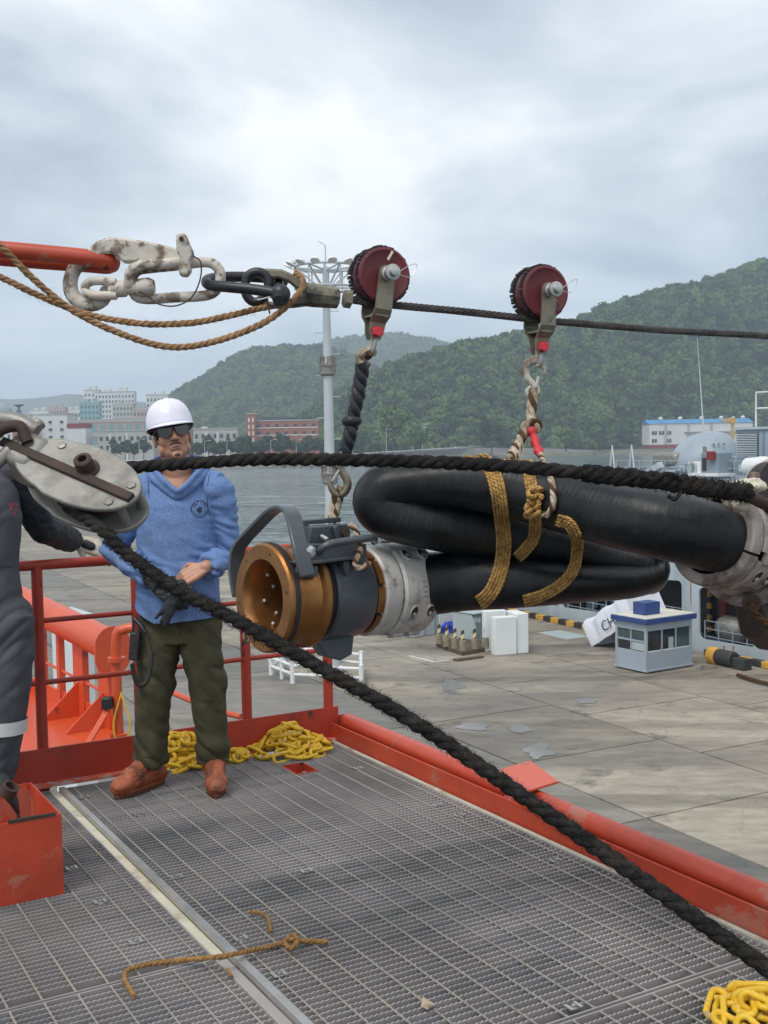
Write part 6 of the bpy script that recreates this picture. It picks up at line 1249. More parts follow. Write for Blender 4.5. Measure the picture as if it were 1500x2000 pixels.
def lashing(name, label, px_pts, R, lanes, gap, m='gold_rope'):
    """several turns of thin rope side by side, laid on the hose surface"""
    t = thing(name, label, 'lashing', at(px_pts[len(px_pts) // 2][0], px_pts[-1][1], 3.3), 'gold rope lashings round the hose')
    cpx = catmull([V((x, y, 0)) for x, y in px_pts], step=4.0); 
    for ln in range(lanes):
        pts, lastY = [], None
        for i, q in enumerate(cpx):
            tg = (cpx[min(i + 1, len(cpx) - 1)] - cpx[max(i - 1, 0)]).normalized(); nn = V((-tg.y, tg.x, 0)); s_ = q + nn * (ln - (lanes - 1) / 2) * gap
            h = skin(s_.x, s_.y); Y = h.y if h is not None else lastY
            if Y is None: continue
            lastY = Y; pts.append((s_.x, s_.y, Y))
        ys = np.array([p[2] for p in pts]); ys = np.minimum(ys, np.convolve(np.pad(ys, 4, 'edge'), np.ones(9) / 9, 'valid')); w = [at(x, y, Y - R * 0.8) for (x, y, _), Y in zip(pts, ys)]
        (xa, ya, _), (xb, yb, _), (xc, yc, _), (xd, yd, _) = pts[0], pts[3], pts[-1], pts[-4]
        w = [at(xa + (xa - xb) * 0.6, ya + (ya - yb) * 0.3, ys[0] + 0.10), at(xa + (xa - xb) * 0.4, ya + (ya - yb) * 0.3, ys[0] + 0.03)] + w[::2] + [w[-1], at(xc + (xc - xd) * 0.2, yc + (yc - yd) * 0.2, ys[-1] + 0.03), at(xc + (xc - xd) * 0.2, yc - 3, ys[-1] + 0.10)]
        MB().rope(w, R, R * 4.6, strands=2, hw=0.60, n=6, per=7, ph=ln * 1.9, jit=0.15).build('turn', m, t)
    return t
lashing('hose_lashing', 'broad gold rope lashing wrapped round all three folds of the hose', [(912, 893), (940, 897), (962, 922), (974, 965), (981, 1020), (984, 1070), (978, 1110), (966, 1145), (950, 1167), (938, 1176)], 0.0054, 5, 6.0)
lashing('hose_lashing', 'knotted gold rope lashing round the upper two folds of the hose', [(985, 891), (1010, 893), (1030, 908), (1036, 940), (1042, 972), (1045, 1000), (1046, 1030), (1040, 1055), (1024, 1076), (1012, 1088)], 0.0054, 4, 6.0)
lashing('hose_lashing', 'gold rope lashing round the lower two folds of the hose', [(1092, 1017), (1112, 1024), (1126, 1050), (1126, 1085), (1118, 1115), (1098, 1140), (1066, 1160), (1042, 1169), (1026, 1173)], 0.0054, 4, 5.8)
kn = skin(1045, 985); t = thing('rope_knot', 'bulky gold rope knot tied on the front of the hose', 'knot', kn - Z3 * 0.05)
rgk = random.Random(2)
for k in range(4):
    c0 = at(1042 + rgk.uniform(-3, 3), 962 + 13 * k, kn.y - 0.018); lp = [c0 + RT * (math.cos(a) * 0.018) + UP * (math.sin(a) * 0.010 + math.cos(a) * 0.006) - FW * (0.012 * math.sin(a * 2 + k)) for a in np.linspace(0, 6.28, 9)]
    MB().rope(lp, 0.0068, 0.045, n=6).build('knot_turn', 'gold_rope', t)

# --- left coupling: bronze probe nose, grey body, split clamp
CO, CE = at(512, 1168, 3.16), at(803, 1147, 3.475); cax = (CE - CO).normalized(); CL = (CE - CO).length
cpt = thing('hose_coupling', 'fuel hose end coupling with bronze nose ring and dark grey body', 'coupling', CO + cax * CL / 2 - Z3 * 0.2)
tt_ = lambda px: CL * (px - 512) / (803 - 512)
RF = 0.152
MB().lathe([(0.26, 0.088), (0.10, 0.090), (0.03, 0.096), (0.004, 0.104), (0.0, 0.108), (0.0, RF - 0.006), (0.006, RF), (0.014, RF), (0.014, RF - 0.02), (0.06, RF - 0.022)], CO, cax, 64, caps=False).build('nose_ring', 'bronze', cpt, smooth=30)
MB().cyl(CO + cax * 0.24, CO + cax * 0.25, 0.09, n=40).build('inner_plug', 'dark_bronze', cpt)
for k in range(14):
    a = 2 * math.pi * k / 14; Nn = (Z3 - cax * cax.z).normalized(); Bb = cax.cross(Nn); p = CO + cax * (0.06 + 0.03 * (k % 2)) + (Nn * math.cos(a) + Bb * math.sin(a)) * 0.0885; MB().ball(p, 0.0062, 8, 6).build('rivet', 'bright_bolt', cpt)
for k in range(6):
    a = 2 * math.pi * (k + 0.3) / 6; p = CO + (Nn * math.cos(a) + Bb * math.sin(a)) * 0.129; MB().cyl(p - cax * 0.0006, p + cax * 0.004, 0.005, n=10).build('screw_hole', 'dark_bronze', cpt)
MB().lathe([(0.0145, RF - 0.021), (0.0145, RF + 0.001), (0.030, RF + 0.001), (0.030, RF - 0.021)], CO, cax, 64, caps=False).build('rubber_seal', 'black_tread', cpt)
MB().lathe([(0.031, RF - 0.03), (0.031, RF - 0.006), (0.048, RF - 0.006), (0.052, RF - 0.020), (0.10, RF - 0.022), (0.112, RF - 0.018), (0.120, RF - 0.004), (0.135, RF - 0.004), (0.140, RF - 0.018), (0.142, RF - 0.05)], CO, cax, 64, caps=False).build('bronze_body', 'bronze', cpt, smooth=30)
MB().lathe([(0.138, 0.118), (tt_(608), 0.118)], CO, cax, 48, caps=False).build('dark_groove', 'black_tread', cpt)
g0, g1 = tt_(606), tt_(682)
MB().lathe([(g0, 0.10), (g0, 0.126), (g0 + 0.006, 0.132), (g0 + 0.05, 0.133), (g1 - 0.01, 0.130), (g1, 0.124), (g1, 0.10)], CO, cax, 64, caps=False).build('grey_body', 'grey_enamel', cpt, smooth=30)
MB().lathe([(g1 + 0.001, 0.10), (g1 + 0.001, 0.110), (tt_(705), 0.110), (tt_(705), 0.09)], CO, cax, 48, caps=False).build('spigot', 'dark_bronze', cpt)
for k in range(9):
    a0_, a1_ = 2 * math.pi * k / 9, 2 * math.pi * (k + 0.86) / 9; m_ = MB(); vs_, fs_ = [], []; aa = np.linspace(a0_, a1_, 9); x0, x1 = g1 + 0.004 + 0.006 * (k % 2), tt_(703)
    for a in aa:
        d = Nn * math.cos(a) + Bb * math.sin(a)
        for x, r in ((x0, 0.1105), (x0, 0.1235), (x1, 0.1235), (x1, 0.1105)): vs_.append(CO + cax * x + d * r)
    for i in range(8):
        for q in range(4): fs_.append((i * 4 + q, i * 4 + (q + 1) % 4, (i + 1) * 4 + (q + 1) % 4, (i + 1) * 4 + q))
    fs_ += [(3, 2, 1, 0), (32, 33, 34, 35)]; m_.add(vs_, fs_).build('bronze_segment', 'bronze', cpt)
def split_clamp(parent, O, ax, x0, x1, r, m, refdir, rin=0.1, poff=0.80):
    Nn = (refdir - ax * refdir.dot(ax)).normalized(); Bb = ax.cross(Nn); L_ = x1 - x0
    def arc(a0, a1, prof, k=24):
        vs_, fs_ = [], []; n_ = len(prof)
        for a in np.linspace(a0, a1, k):
            d = Nn * math.cos(a) + Bb * math.sin(a); vs_ += [O + ax * x + d * rr for x, rr in prof]
        for i in range(k - 1):
            for q in range(n_): fs_.append((i * n_ + q, i * n_ + (q + 1) % n_, (i + 1) * n_ + (q + 1) % n_, (i + 1) * n_ + q))
        fs_ += [tuple(range(n_ - 1, -1, -1)), tuple((k - 1) * n_ + q for q in range(n_))]; return MB().add(vs_, fs_)
    band = L_ * 0.30
    for a0, a1 in ((0.03, math.pi - 0.03), (math.pi + 0.03, 2 * math.pi - 0.03)):
        arc(a0, a1, [(x0, rin), (x0, r * 0.93), (x0 + 0.006, r * 0.97), (x0 + band - 0.004, r * 0.97), (x0 + band, r * 0.94), (x0 + band, rin)]).build('band_half', m, parent, smooth=30)
    for k, (a0, a1) in enumerate(((0.10, math.pi - 0.10), (math.pi + 0.10, 2 * math.pi - 0.10))):
        sh_ = arc(a0, a1, [(x0 + band + 0.004, rin), (x0 + band + 0.004, r * 0.95), (x0 + band + 0.012, r), (x1 - 0.012, r), (x1, r * 0.94), (x1, rin)], 32).build('clamp_half', m, parent, smooth=30)
        for a in (a0 + poff, a1 - poff):
            d = Nn * math.cos(a) + Bb * math.sin(a); tg = ax.cross(d)
            for f in (0.30, 0.72):
                p = O + ax * (x0 + band + (L_ - band) * f) + d * r
                ov = [(math.cos(q) * 0.0145, math.sin(q) * 0.022) for q in np.linspace(0, 2 * math.pi, 24, endpoint=False)]
                rim = MB().prism(ov, 0.006, p, ax, tg, d, holes=[[(x * 0.82, y * 0.84) for x, y in ov]]).build('bolt_pocket', m, sh_); MB().prism([(x * 0.81, y * 0.83) for x, y in ov], 0.003, p, ax, tg, d).build('pocket_shade', 'rust_dark', sh_); hexbolt(p + d * 0.001 + tg * 0.006, d, 0.0075, 0.007, 'bare_steel', sh_)  # dark oval sits proud; the shade of a deep recess is in its colour
    for a in (0.0, math.pi):
        d = Nn * math.cos(a) + Bb * math.sin(a); tg = ax.cross(d)
        for f in (0.32, 0.74): MB().box(O + ax * (x0 + band + (L_ - band) * f) + d * (r * 0.99), (L_ * 0.20, 0.036, 0.020), (ax, tg, d)).build('hinge_lug', m, parent, bevel=0.004)
    return Nn, Bb
sc_ref = (UP * 0.98 - RT * 0.15 + V((0, 0.15, 0)))
sc_N, sc_B = split_clamp(cpt, CO, cax, tt_(698), CL + 0.012, 0.137, 'white_plate', sc_ref, rin=0.098)
# faint raised lettering rows on the clamp (too worn to read in the photograph)
d_f = (CAM - (CO + cax * (CL * 0.93))); d_f = (d_f - cax * d_f.dot(cax)).normalized(); tg_f = cax.cross(d_f)
for r_ in range(4):
    for k in range(9 - r_ % 2):
        a = -0.10 + 0.105 * r_; d = (d_f * math.cos(a) + (Z3 - d_f * d_f.z - cax * cax.z).normalized() * (-math.sin(a))).normalized(); p = CO + cax * (CL * 0.885 + 0.0062 * k) + d * 0.1368
        MB().box(p, (0.0042, 0.007, 0.0022), (cax, cax.cross(d), d)).build('raised_mark', 'worn_plate', cpt)
# grey bail and bracket on top of the coupling
UPc = (Z3 - cax * cax.z).normalized(); SDc = cax.cross(UPc); SDc = SDc if SDc.dot(V((0, -1, 0))) > 0 else -SDc       # towards the viewer
def bailbar(pts, w, th, name, m, parent, wref):
    path = catmull(pts, step=0.012); mbx = MB(); vs_, fs_ = [], []
    for i, p in enumerate(path):
        T = (path[min(i + 1, len(path) - 1)] - path[max(i - 1, 0)]).normalized(); W_ = (wref - T * wref.dot(T)).normalized(); H_ = T.cross(W_)
        vs_ += [p + W_ * w / 2 + H_ * th / 2, p - W_ * w / 2 + H_ * th / 2, p - W_ * w / 2 - H_ * th / 2, p + W_ * w / 2 - H_ * th / 2]
    for i in range(len(path) - 1):
        for q in range(4): fs_.append((i * 4 + q, i * 4 + (q + 1) % 4, (i + 1) * 4 + (q + 1) % 4, (i + 1) * 4 + q))
    fs_ += [(3, 2, 1, 0), tuple(len(vs_) - 4 + q for q in range(4))]; return mbx.add(vs_, fs_).build(name, m, parent, smooth=30, bevel=0.003)
bailbar(PX([(600, 1125, 3.07), (590, 1085, 3.08), (580, 1040, 3.12), (571, 1005, 3.17), (560, 992, 3.21), (545, 992, 3.27), (528, 1002, 3.32), (500, 1030, 3.37), (474, 1058, 3.40), (463, 1080, 3.41), (461, 1120, 3.41), (468, 1165, 3.40)]), 0.047, 0.013, 'bail', 'grey_enamel', cpt, cax)
def gplate(poly, depth_off, th, nm, mm='grey_enamel', bev=0.003):
    Y0 = 3.10; pts = []
    for x, y in poly:
        d = ray(x, y); P0 = at(600, 1085, Y0) + SDc * depth_off; s_ = (P0 - CAM).dot(SDc) / d.dot(SDc); pts.append(CAM + d * s_)
    n_ = len(pts); vs_ = pts + [p - SDc * th for p in pts]
    return MB().add(vs_, [tuple(range(n_)), tuple(range(2 * n_ - 1, n_ - 1, -1))] + [(i, n_ + i, n_ + (i + 1) % n_, (i + 1) % n_) for i in range(n_)]).build(nm, mm, cpt, bevel=bev)
gplate([(574, 1070), (586, 1062), (716, 1062), (718, 1084), (590, 1100)], 0.0, 0.012, 'side_plate')
gplate([(576, 1098), (714, 1085), (717, 1090), (582, 1106)], 0.012, 0.10, 'lower_flange')
gplate([(581, 1108), (622, 1105), (622, 1126), (590, 1130), (578, 1120)], 0.006, 0.05, 'lug')
gplate([(672, 1096), (683, 1095), (684, 1122), (676, 1124), (672, 1110)], 0.0, 0.03, 'rib')
gplate([(592, 1016), (666, 1010), (667, 1020), (604, 1024), (604, 1062), (596, 1058)], -0.12, 0.012, 'rear_plate')
gplate([(608, 1030), (684, 1023), (684, 1060), (606, 1064)], -0.06, 0.05, 'channel')
gplate([(652, 1029), (661, 1028), (668, 1056), (660, 1060)], -0.045, 0.012, 'rib')
def sidept(x, y, off):
    d = ray(x, y); P0 = at(600, 1085, 3.10) + SDc * off; return CAM + d * ((P0 - CAM).dot(SDc) / d.dot(SDc))
hexbolt(sidept(605, 1077, 0.001), SDc, 0.0165, 0.010, 'bright_bolt', cpt, 'large_bolt')
MB().tube(catmull([sidept(624, 1079, 0.0), sidept(630, 1070, 0.022), sidept(650, 1061, 0.034), sidept(690, 1055, 0.036), sidept(722, 1051, 0.034), sidept(731, 1053, 0.015), sidept(731, 1058, -0.01)], step=0.01), 0.0105, 12).build('handle', 'grey_enamel', cpt)
MB().cyl(sidept(628, 1047, -0.055), sidept(640, 1054, -0.03), 0.006, n=10).build('pin', 'bright_bolt', cpt); MB().cyl(sidept(674, 1042, -0.062), sidept(677, 1041, -0.05), 0.012, n=12).build('pin_end', 'rust_dark', cpt)
lg = CO + cax * (g0 + 0.05) - UPc * 0.15
MB().prism([(-0.075, 0.045), (0.08, 0.055), (0.07, -0.03), (0.03, -0.045), (-0.02, -0.03)], 0.05, lg, cax, UPc, SDc).build('lower_lug', 'grey_enamel', cpt, bevel=0.004)
MB().tube(catmull(PX([(478, 1232, 3.15), (476, 1245, 3.13), (482, 1256, 3.14), (488, 1248, 3.16)]), step=0.006), 0.003, 6).build('wire_ring', 'brass_plate', cpt)
# --- slings
t = thing('wrapped_sling', 'rope sling wrapped in black tape hanging from the roller to the coupling', 'sling', at(650, 1012, 3.42))
striped(t, [b1 + d1 * 0.055, at(707, 695, 3.36), at(709, 712, 3.36)], 0.020, 0.10, 'eye'); 
sl = PX([(709, 708, 3.36), (703, 745, 3.37), (695, 790, 3.37), (688, 820, 3.38), (684, 845, 3.38), (675, 882, 3.39)])
MB().rope(sl, 0.0225, 0.095, strands=3, hw=0.62, n=10, jit=0.25).build('tape_wrap', 'tape', t); MB().ball(at(687, 822, 3.375), (0.031, 0.026, 0.020), 14, 10).build('tape_lump', 'tape', t)
striped(t, PX([(675, 880, 3.39), (670, 897, 3.40), (667, 912, 3.40)]), 0.013, 0.06, 'tail')
t = thing('snap_hook', 'weathered steel snap hook at the lower end of the wrapped sling', 'hook', at(655, 985, 3.41))
hkp = PX([(664, 908, 3.40), (668, 920, 3.40), (676, 934, 3.40), (679, 948, 3.40), (672, 962, 3.40), (660, 966, 3.40), (650, 958, 3.40), (645, 944, 3.40), (648, 932, 3.40)])
MB().tube(catmull(hkp, n=40), list(np.interp(np.linspace(0, 1, 40), [0, .2, .5, .8, 1], [0.010, 0.012, 0.0125, 0.010, 0.005])), 12).build('hook_body', 'brass_plate', t)
MB().cyl(at(664, 916, 3.395), at(649, 940, 3.395), 0.004, n=8).build('latch', 'white_plate', t)
MB().tube(catmull(PX([(662, 900), (669, 906), (666, 915), (658, 912), (656, 904)], 3.40), n=24, closed=True)[:-1], 0.007, 10, closed=True).build('hook_eye', 'brass_plate', t)
t = thing('coupling_sling', 'short cream and brown rope strop tying the snap hook to the coupling', 'sling', at(690, 1110, 3.3))
striped(t, PX([(660, 958, 3.41), (657, 975, 3.41), (650, 1000, 3.40), (648, 1018, 3.38)]), 0.017, 0.085); striped(t, PX([(664, 950, 3.395), (664, 975, 3.40), (656, 1002, 3.39), (652, 1018, 3.37)]), 0.011, 0.06)
striped(t, PX([(684, 1024, 3.22), (694, 1036, 3.20), (700, 1052, 3.20), (704, 1070, 3.21), (700, 1086, 3.16), (694, 1096, 3.13), (698, 1108, 3.12), (712, 1108, 3.12), (720, 1098, 3.14)]), 0.0095, 0.05, 'strop')
t = thing('cargo_hook', 'bare pale steel cargo hook hanging from the roller above the hose', 'hook', at(1042, 775, 3.58))
ck = PX([(1046, 702, 3.575), (1034, 706, 3.575), (1026, 718, 3.575), (1025, 732, 3.575), (1033, 745, 3.575), (1044, 752, 3.575), (1054, 748, 3.575), (1060, 738, 3.575), (1063, 727, 3.575)])
ck = PX([(1044, 757, 3.575), (1040, 750, 3.575), (1029, 738, 3.575), (1025, 723, 3.575), (1031, 710, 3.575), (1043, 704, 3.575), (1055, 708, 3.575), (1061, 718, 3.575), (1065, 733, 3.575)])
MB().tube(catmull(ck, n=44), list(np.interp(np.linspace(0, 1, 44), [0, .15, .35, .6, .85, 1], [0.010, 0.0115, 0.0145, 0.0135, 0.009, 0.002])), 14).build('hook_body', 'worn_white', t)
MB().cyl(at(1052, 735, 3.57), at(1047, 756, 3.57), 0.0045, n=8).build('latch', 'white_plate', t)
MB().tube(catmull(PX([(1044, 752), (1052, 760), (1051, 772), (1041, 777), (1031, 771), (1031, 760)], 3.575), n=30, closed=True)[:-1], 0.0062, 10, closed=True).build('hook_eye', 'worn_white', t)
t = thing('hose_sling', 'cream and brown rope sling with red tape holding up the folded hose', 'sling', at(1040, 890, 3.4))
striped(t, PX([(1041, 762, 3.575), (1041, 776, 3.57), (1038, 800, 3.56), (1034, 826, 3.54), (1030, 838, 3.53)]), 0.0165, 0.095)
striped(t, PX([(1046, 842, 3.51), (1050, 830, 3.515), (1042, 822, 3.515), (1028, 830, 3.51), (1022, 846, 3.50), (1012, 866, 3.46), (1002, 884, 3.40), (996, 896, 3.34)]), 0.0155, 0.075)
striped(t, PX([(1038, 832, 3.53), (1020, 858, 3.49), (1010, 882, 3.42), (1002, 900, 3.36)]), 0.012, 0.065)
MB().tube(catmull(PX([(1036, 836, 3.50), (1042, 852, 3.49), (1048, 872, 3.46), (1056, 890, 3.42)]), step=0.006), [0.0125 + 0.003 * math.sin(i * 0.9) for i in range(len(catmull(PX([(1036, 836, 3.50), (1042, 852, 3.49), (1048, 872, 3.46), (1056, 890, 3.42)]), step=0.006)))], 12).build('red_tape', 'red_tape', t)
lp = [at(1056, 888, 3.42), at(1062, 905, 3.32)] + [skin(x, y, 0.012) or at(x, y, 3.1) for x, y in ((1072, 925), (1078, 945), (1081, 968), (1079, 990), (1070, 1005), (1060, 1004))]
striped(t, lp, 0.0095, 0.055, 'loop')

# --- right hand receiver: worn clamp and dark greasy barrel
RO, RE = at(1392, 1049, 2.95), at(1530, 1092, 3.14); rax = (RE - RO).normalized()
rc = thing('probe_receiver', 'greasy dark fuel receiver barrel with a worn metal clamp at the hose end', 'receiver', RO + rax * 0.2 - Z3 * 0.25)
split_clamp(rc, RO, rax, -0.01, 0.135, 0.133, 'worn_plate', (-UP * 0.12 + V((0.1, -1.0, 0)) ), rin=0.098, poff=0.30)
MB().lathe([(0.136, 0.10), (0.136, 0.150), (0.145, 0.156), (0.172, 0.156), (0.18, 0.150), (0.182, 0.13)], RO, rax, 56, caps=False).build('rear_band', 'worn_plate', rc, smooth=30)
MB().lathe([(0.182, 0.12), (0.182, 0.142), (0.22, 0.146), (0.30, 0.160), (0.5, 0.165), (0.9, 0.165), (0.92, 0.13)], RO, rax, 56, caps=False).build('barrel', 'greasy_brown', rc, smooth=40)
MB().prism([(0.17, -0.12), (0.46, -0.12), (0.40, -0.225), (0.33, -0.255), (0.24, -0.225)], 0.09, RO, rax, (Z3 - rax * rax.z).normalized()).build('lower_lug', 'greasy_brown', rc, bevel=0.01)
MB().cyl(at(1467, 1178, 2.93), at(1473, 1181, 3.2), 0.024, n=16).build('lug_pin', 'rust_dark', rc)
MB().prism([(0.10, 0.12), (0.34, 0.12), (0.30, 0.20), (0.22, 0.26), (0.15, 0.22)], 0.06, RO, rax, (Z3 - rax * rax.z).normalized()).build('top_lug', 'worn_plate', rc, bevel=0.008)
MB().lathe([(-0.03, 0.03), (-0.03, 0.075), (-0.012, 0.070), (0.012, 0.070), (0.03, 0.075), (0.03, 0.03)], at(1518, 955, 2.95), V((0.25, -0.95, 0.15)), 40).build('rubber_sheave', 'black_tread', rc)
t = thing('greasy_line', 'dark greasy rope leading away from the receiver lug', 'rope', at(1500, 1220, 2.9))
MB().rope(PX([(1466, 1176, 2.92), (1474, 1196, 2.92), (1490, 1212, 2.92), (1530, 1240, 2.92), (1700, 1350, 2.9)]), 0.011, 0.07).build('rope', 'brown_rope', t)
# --- heavy black ropes through the snatch block
BO = at(150, 925, 2.96); e1_ = V((0.838, -0.44, -0.324)).normalized(); nB = (V((-0.10, -0.70, 0.70)) - e1_ * V((-0.10, -0.70, 0.70)).dot(e1_)).normalized(); e2_ = nB.cross(e1_).normalized()     # e2 points away from the viewer
SH = BO + e1_ * 0.035; rS = 0.076
arcp = [SH - nB * 0.042 + e1_ * (math.cos(a) * rS) + e2_ * (math.sin(a) * rS) for a in np.linspace(math.radians(97), math.radians(280), 12)]
up_rope = PX([(1462, 962, 2.72), (1400, 956, 2.66), (1320, 944, 2.63), (1240, 934, 2.62), (1140, 924, 2.63), (1000, 911, 2.68), (850, 903, 2.74), (700, 899, 2.80), (500, 898, 2.88)])
dn_rope = PX([(205, 1040, 2.83), (240, 1075, 2.80), (340, 1148, 2.72), (450, 1205, 2.63), (600, 1290, 2.52), (800, 1405, 2.39), (1000, 1540, 2.27), (1250, 1715, 2.13), (1400, 1822, 2.06), (1500, 1892, 2.01), (1700, 2030, 1.93)])
allp = up_rope + arcp + dn_rope
t = thing('black_hawser', 'heavy fuzzy black three-strand rope running through the grey snatch block', 'rope', at(800, 1405, 2.4))
MB().rope(allp, 0.0170, 0.100, strands=3, n=9, hw=0.56, jit=0.2, per=14).build('rope', 'black_rope', t)
fuzz(t, catmull(up_rope, step=0.004), 0.0170, 'black_rope', 2200, 71, 0.004, 0.013, 0.0008); fuzz(t, catmull(dn_rope, step=0.004), 0.0170, 'black_rope', 7000, 72, 0.004, 0.014, 0.0008)
spl = up_rope[:5]; MB().rope(spl, 0.0225, 0.10, strands=4, n=8, hw=0.46, jit=0.5).build('splice', 'black_rope', t); fuzz(t, catmull(spl, step=0.004), 0.0225, 'black_rope', 1500, 73, 0.004, 0.014, 0.0009)
for pts in ([(1250, 935, 2.58), (1262, 930, 2.57), (1280, 938, 2.56), (1296, 926, 2.56), (1312, 930, 2.57), (1326, 936, 2.6)], [(1286, 936, 2.58), (1300, 926, 2.57), (1318, 928, 2.57), (1330, 938, 2.6)], [(1330, 960, 2.6), (1318, 975, 2.58), (1305, 968, 2.58)]): MB().rope(PX(pts), 0.0055, 0.04).build('loose_strand', 'black_rope', t)
t = thing('rope_thimble', 'dark shackle and pale rag joining the black rope to the receiver top', 'shackle', at(1470, 975, 2.75))
MB().tube(catmull(PX([(1448, 962, 2.72), (1475, 975, 2.75), (1500, 985, 2.78), (1540, 980, 2.8)]), step=0.01), 0.015, 12).build('shackle_arm', 'rust_dark', t)
MB().tube(catmull(PX([(1415, 962, 2.76), (1430, 950, 2.8), (1447, 958, 2.82), (1450, 980, 2.80), (1434, 992, 2.78), (1420, 984, 2.74)]), n=36, closed=True)[:-1], 0.009, 10, closed=True).build('thimble', 'worn_plate', t)
for c_, r_ in ((at(1430, 952, 2.80), 0.022), (at(1465, 948, 2.83), 0.026), (at(1450, 990, 2.74), 0.016)):
    mbx = MB().ball(c_, (r_ * 1.4, r_, r_ * 0.7), 16, 10)
    for i, v in enumerate(mbx.v): mbx.v[i] = v + (v - c_).normalized() * 0.5 * r_ * nz(v * 60)
    mbx.build('rag', 'cream_trim', t)
MB().cyl(at(1472, 948, 2.84), at(1474, 925, 2.85), 0.013, n=12).build('bolt_head', 'worn_plate', t)
# --- snatch block
sb = thing('snatch_block', 'large weathered grey steel snatch block with the black rope running through it', 'block', BO - Z3 * 0.12)
def cheek(off, th, sx=1.0, nm='cheek_plate'):
    poly = []
    for k in range(44):
        a = 2 * math.pi * k / 44; x = 0.204 * math.copysign(abs(math.cos(a)) ** 0.92, math.cos(a)); y = 0.096 * math.copysign(abs(math.sin(a)) ** 0.92, math.sin(a)) * (1.0 if math.cos(a) > -0.2 else 0.93); poly.append((x * sx, y))
    return MB().prism(poly, th, BO + nB * off, e1_, e2_, nB).build(nm, 'cast_steel', sb, bevel=0.004)
cheek(0.0, 0.014); cheek(-0.088, 0.014, 0.96)
for (x0, x1, y, w) in ((-0.26, 0.198, -0.008, 0.026),): MB().box(BO + e1_ * ((x0 + x1) / 2) + e2_ * y + nB * 0.012, (x1 - x0, w, 0.013), (e1_, e2_, nB)).build('strap', 'rust_dark', sb, bevel=0.003)
MB().lathe([(0.0, 0.034), (0.006, 0.034), (0.008, 0.0245), (0.040, 0.0235), (0.043, 0.019), (0.043, 0.012), (0.02, 0.011)], BO + e1_ * 0.022 + e2_ * 0.018 + nB * 0.006, nB, 28).build('hub', 'rust_dark', sb, smooth=30)
for x, y in ((0.165, 0.028), (0.150, -0.042), (-0.10, 0.055)): hexbolt(BO + e1_ * x + e2_ * y + nB * 0.007, nB, 0.013, 0.005, 'cast_steel', sb, 'rivet')
MB().lathe([(-0.024, 0.03), (-0.024, 0.086), (-0.018, 0.088), (-0.006, 0.058), (0.006, 0.058), (0.018, 0.088), (0.024, 0.086), (0.024, 0.03)], SH - nB * 0.045, nB, 48).build('sheave', 'rust_dark', sb, smooth=30)
for x, y in ((0.170, -0.030), (0.165, 0.034), (-0.165, 0.03)): MB().cyl(BO + e1_ * x + e2_ * y, BO + e1_ * x + e2_ * y - nB * 0.088, 0.011, n=12).build('spacer_pin', 'cast_steel', sb)
MB().tube(catmull([BO + e1_ * -0.182 + e2_ * 0.015 + nB * 0.02, BO + e1_ * -0.220 + e2_ * 0.035 + nB * 0.045, BO + e1_ * -0.259 + e2_ * -0.005 + nB * 0.045, BO + e1_ * -0.248 + e2_ * -0.055 + nB * 0.03], n=24), 0.016, 12).build('shackle_bow', 'rust_dark', sb)
MB().box(BO + e1_ * -0.182 + e2_ * 0.005 + nB * -0.04, (0.09, 0.11, 0.11), (e1_, e2_, nB)).build('neck_block', 'cast_steel', sb, bevel=0.02)
t = thing('block_shackle', 'heavy grey shackle holding the snatch block from the side', 'shackle', BO + e1_ * -0.297)
MB().tube(catmull([BO + e1_ * -0.209 + e2_ * 0.070, BO + e1_ * -0.286 + e2_ * 0.060 + nB * 0.02, BO + e1_ * -0.462 + e2_ * -0.010, BO + e1_ * -0.286 + e2_ * -0.090 - nB * 0.02, BO + e1_ * -0.220 + e2_ * -0.100], n=30), 0.021, 14).build('bow', 'cast_steel', t)
MB().cyl(BO + e1_ * -0.226 + e2_ * 0.100, BO + e1_ * -0.226 + e2_ * -0.130, 0.018, n=16).build('pin', 'cast_steel', t)
# ================================================================== PEOPLE
mat('skin', (0.50, 0.265, 0.175), 0.52, var=0.10, vs=22, bump=0.12, bs=260, bdist=0.002, dirt=(0.46, 0.19, 0.125), dscale=9, damt=0.6, dlo=0.48, dhi=0.7, spec=0.4)
mat('lip', (0.27, 0.10, 0.075), 0.5, var=0.1, vs=30)
mat('hair', (0.02, 0.016, 0.014), 0.7, var=0.3, vs=60, bump=0.6, bs=300, bdist=0.002)
mat('moustache_hair', (0.10, 0.06, 0.045), 0.8, var=0.3, vs=90, bump=0.6, bs=300, bdist=0.002)
mat('shirt_blue', (0.145, 0.235, 0.45), 0.85, var=0.32, vs=230, det=2, bump=0.08, bs=500, bdist=0.001, dirt=(0.11, 0.125, 0.18), dscale=3.0, damt=0.7, dlo=0.50, dhi=0.72, spec=0.2)
mat('trousers_olive', (0.068, 0.064, 0.036), 0.85, var=0.25, vs=14, bump=0.3, bs=420, bdist=0.0015, dirt=(0.035, 0.030, 0.022), dscale=6, damt=0.7, dlo=0.48, dhi=0.7, spec=0.2)
mat('boot_leather', (0.33, 0.085, 0.032), 0.6, var=0.25, vs=16, bump=0.3, bs=130, bdist=0.003, dirt=(0.07, 0.03, 0.02), dscale=11, damt=0.8, dlo=0.46, dhi=0.62)
mat('boot_sole', (0.11, 0.038, 0.020), 0.8, var=0.2, vs=20)
mat('helmet_white', (0.78, 0.76, 0.86), 0.30, var=0.03, vs=3, spec=0.5, coat=0.3, dirt=(0.55, 0.52, 0.52), dscale=5, damt=0.3, dlo=0.6, dhi=0.75)
mat('lens', (0.008, 0.010, 0.012), 0.06, var=0.05, spec=0.7)
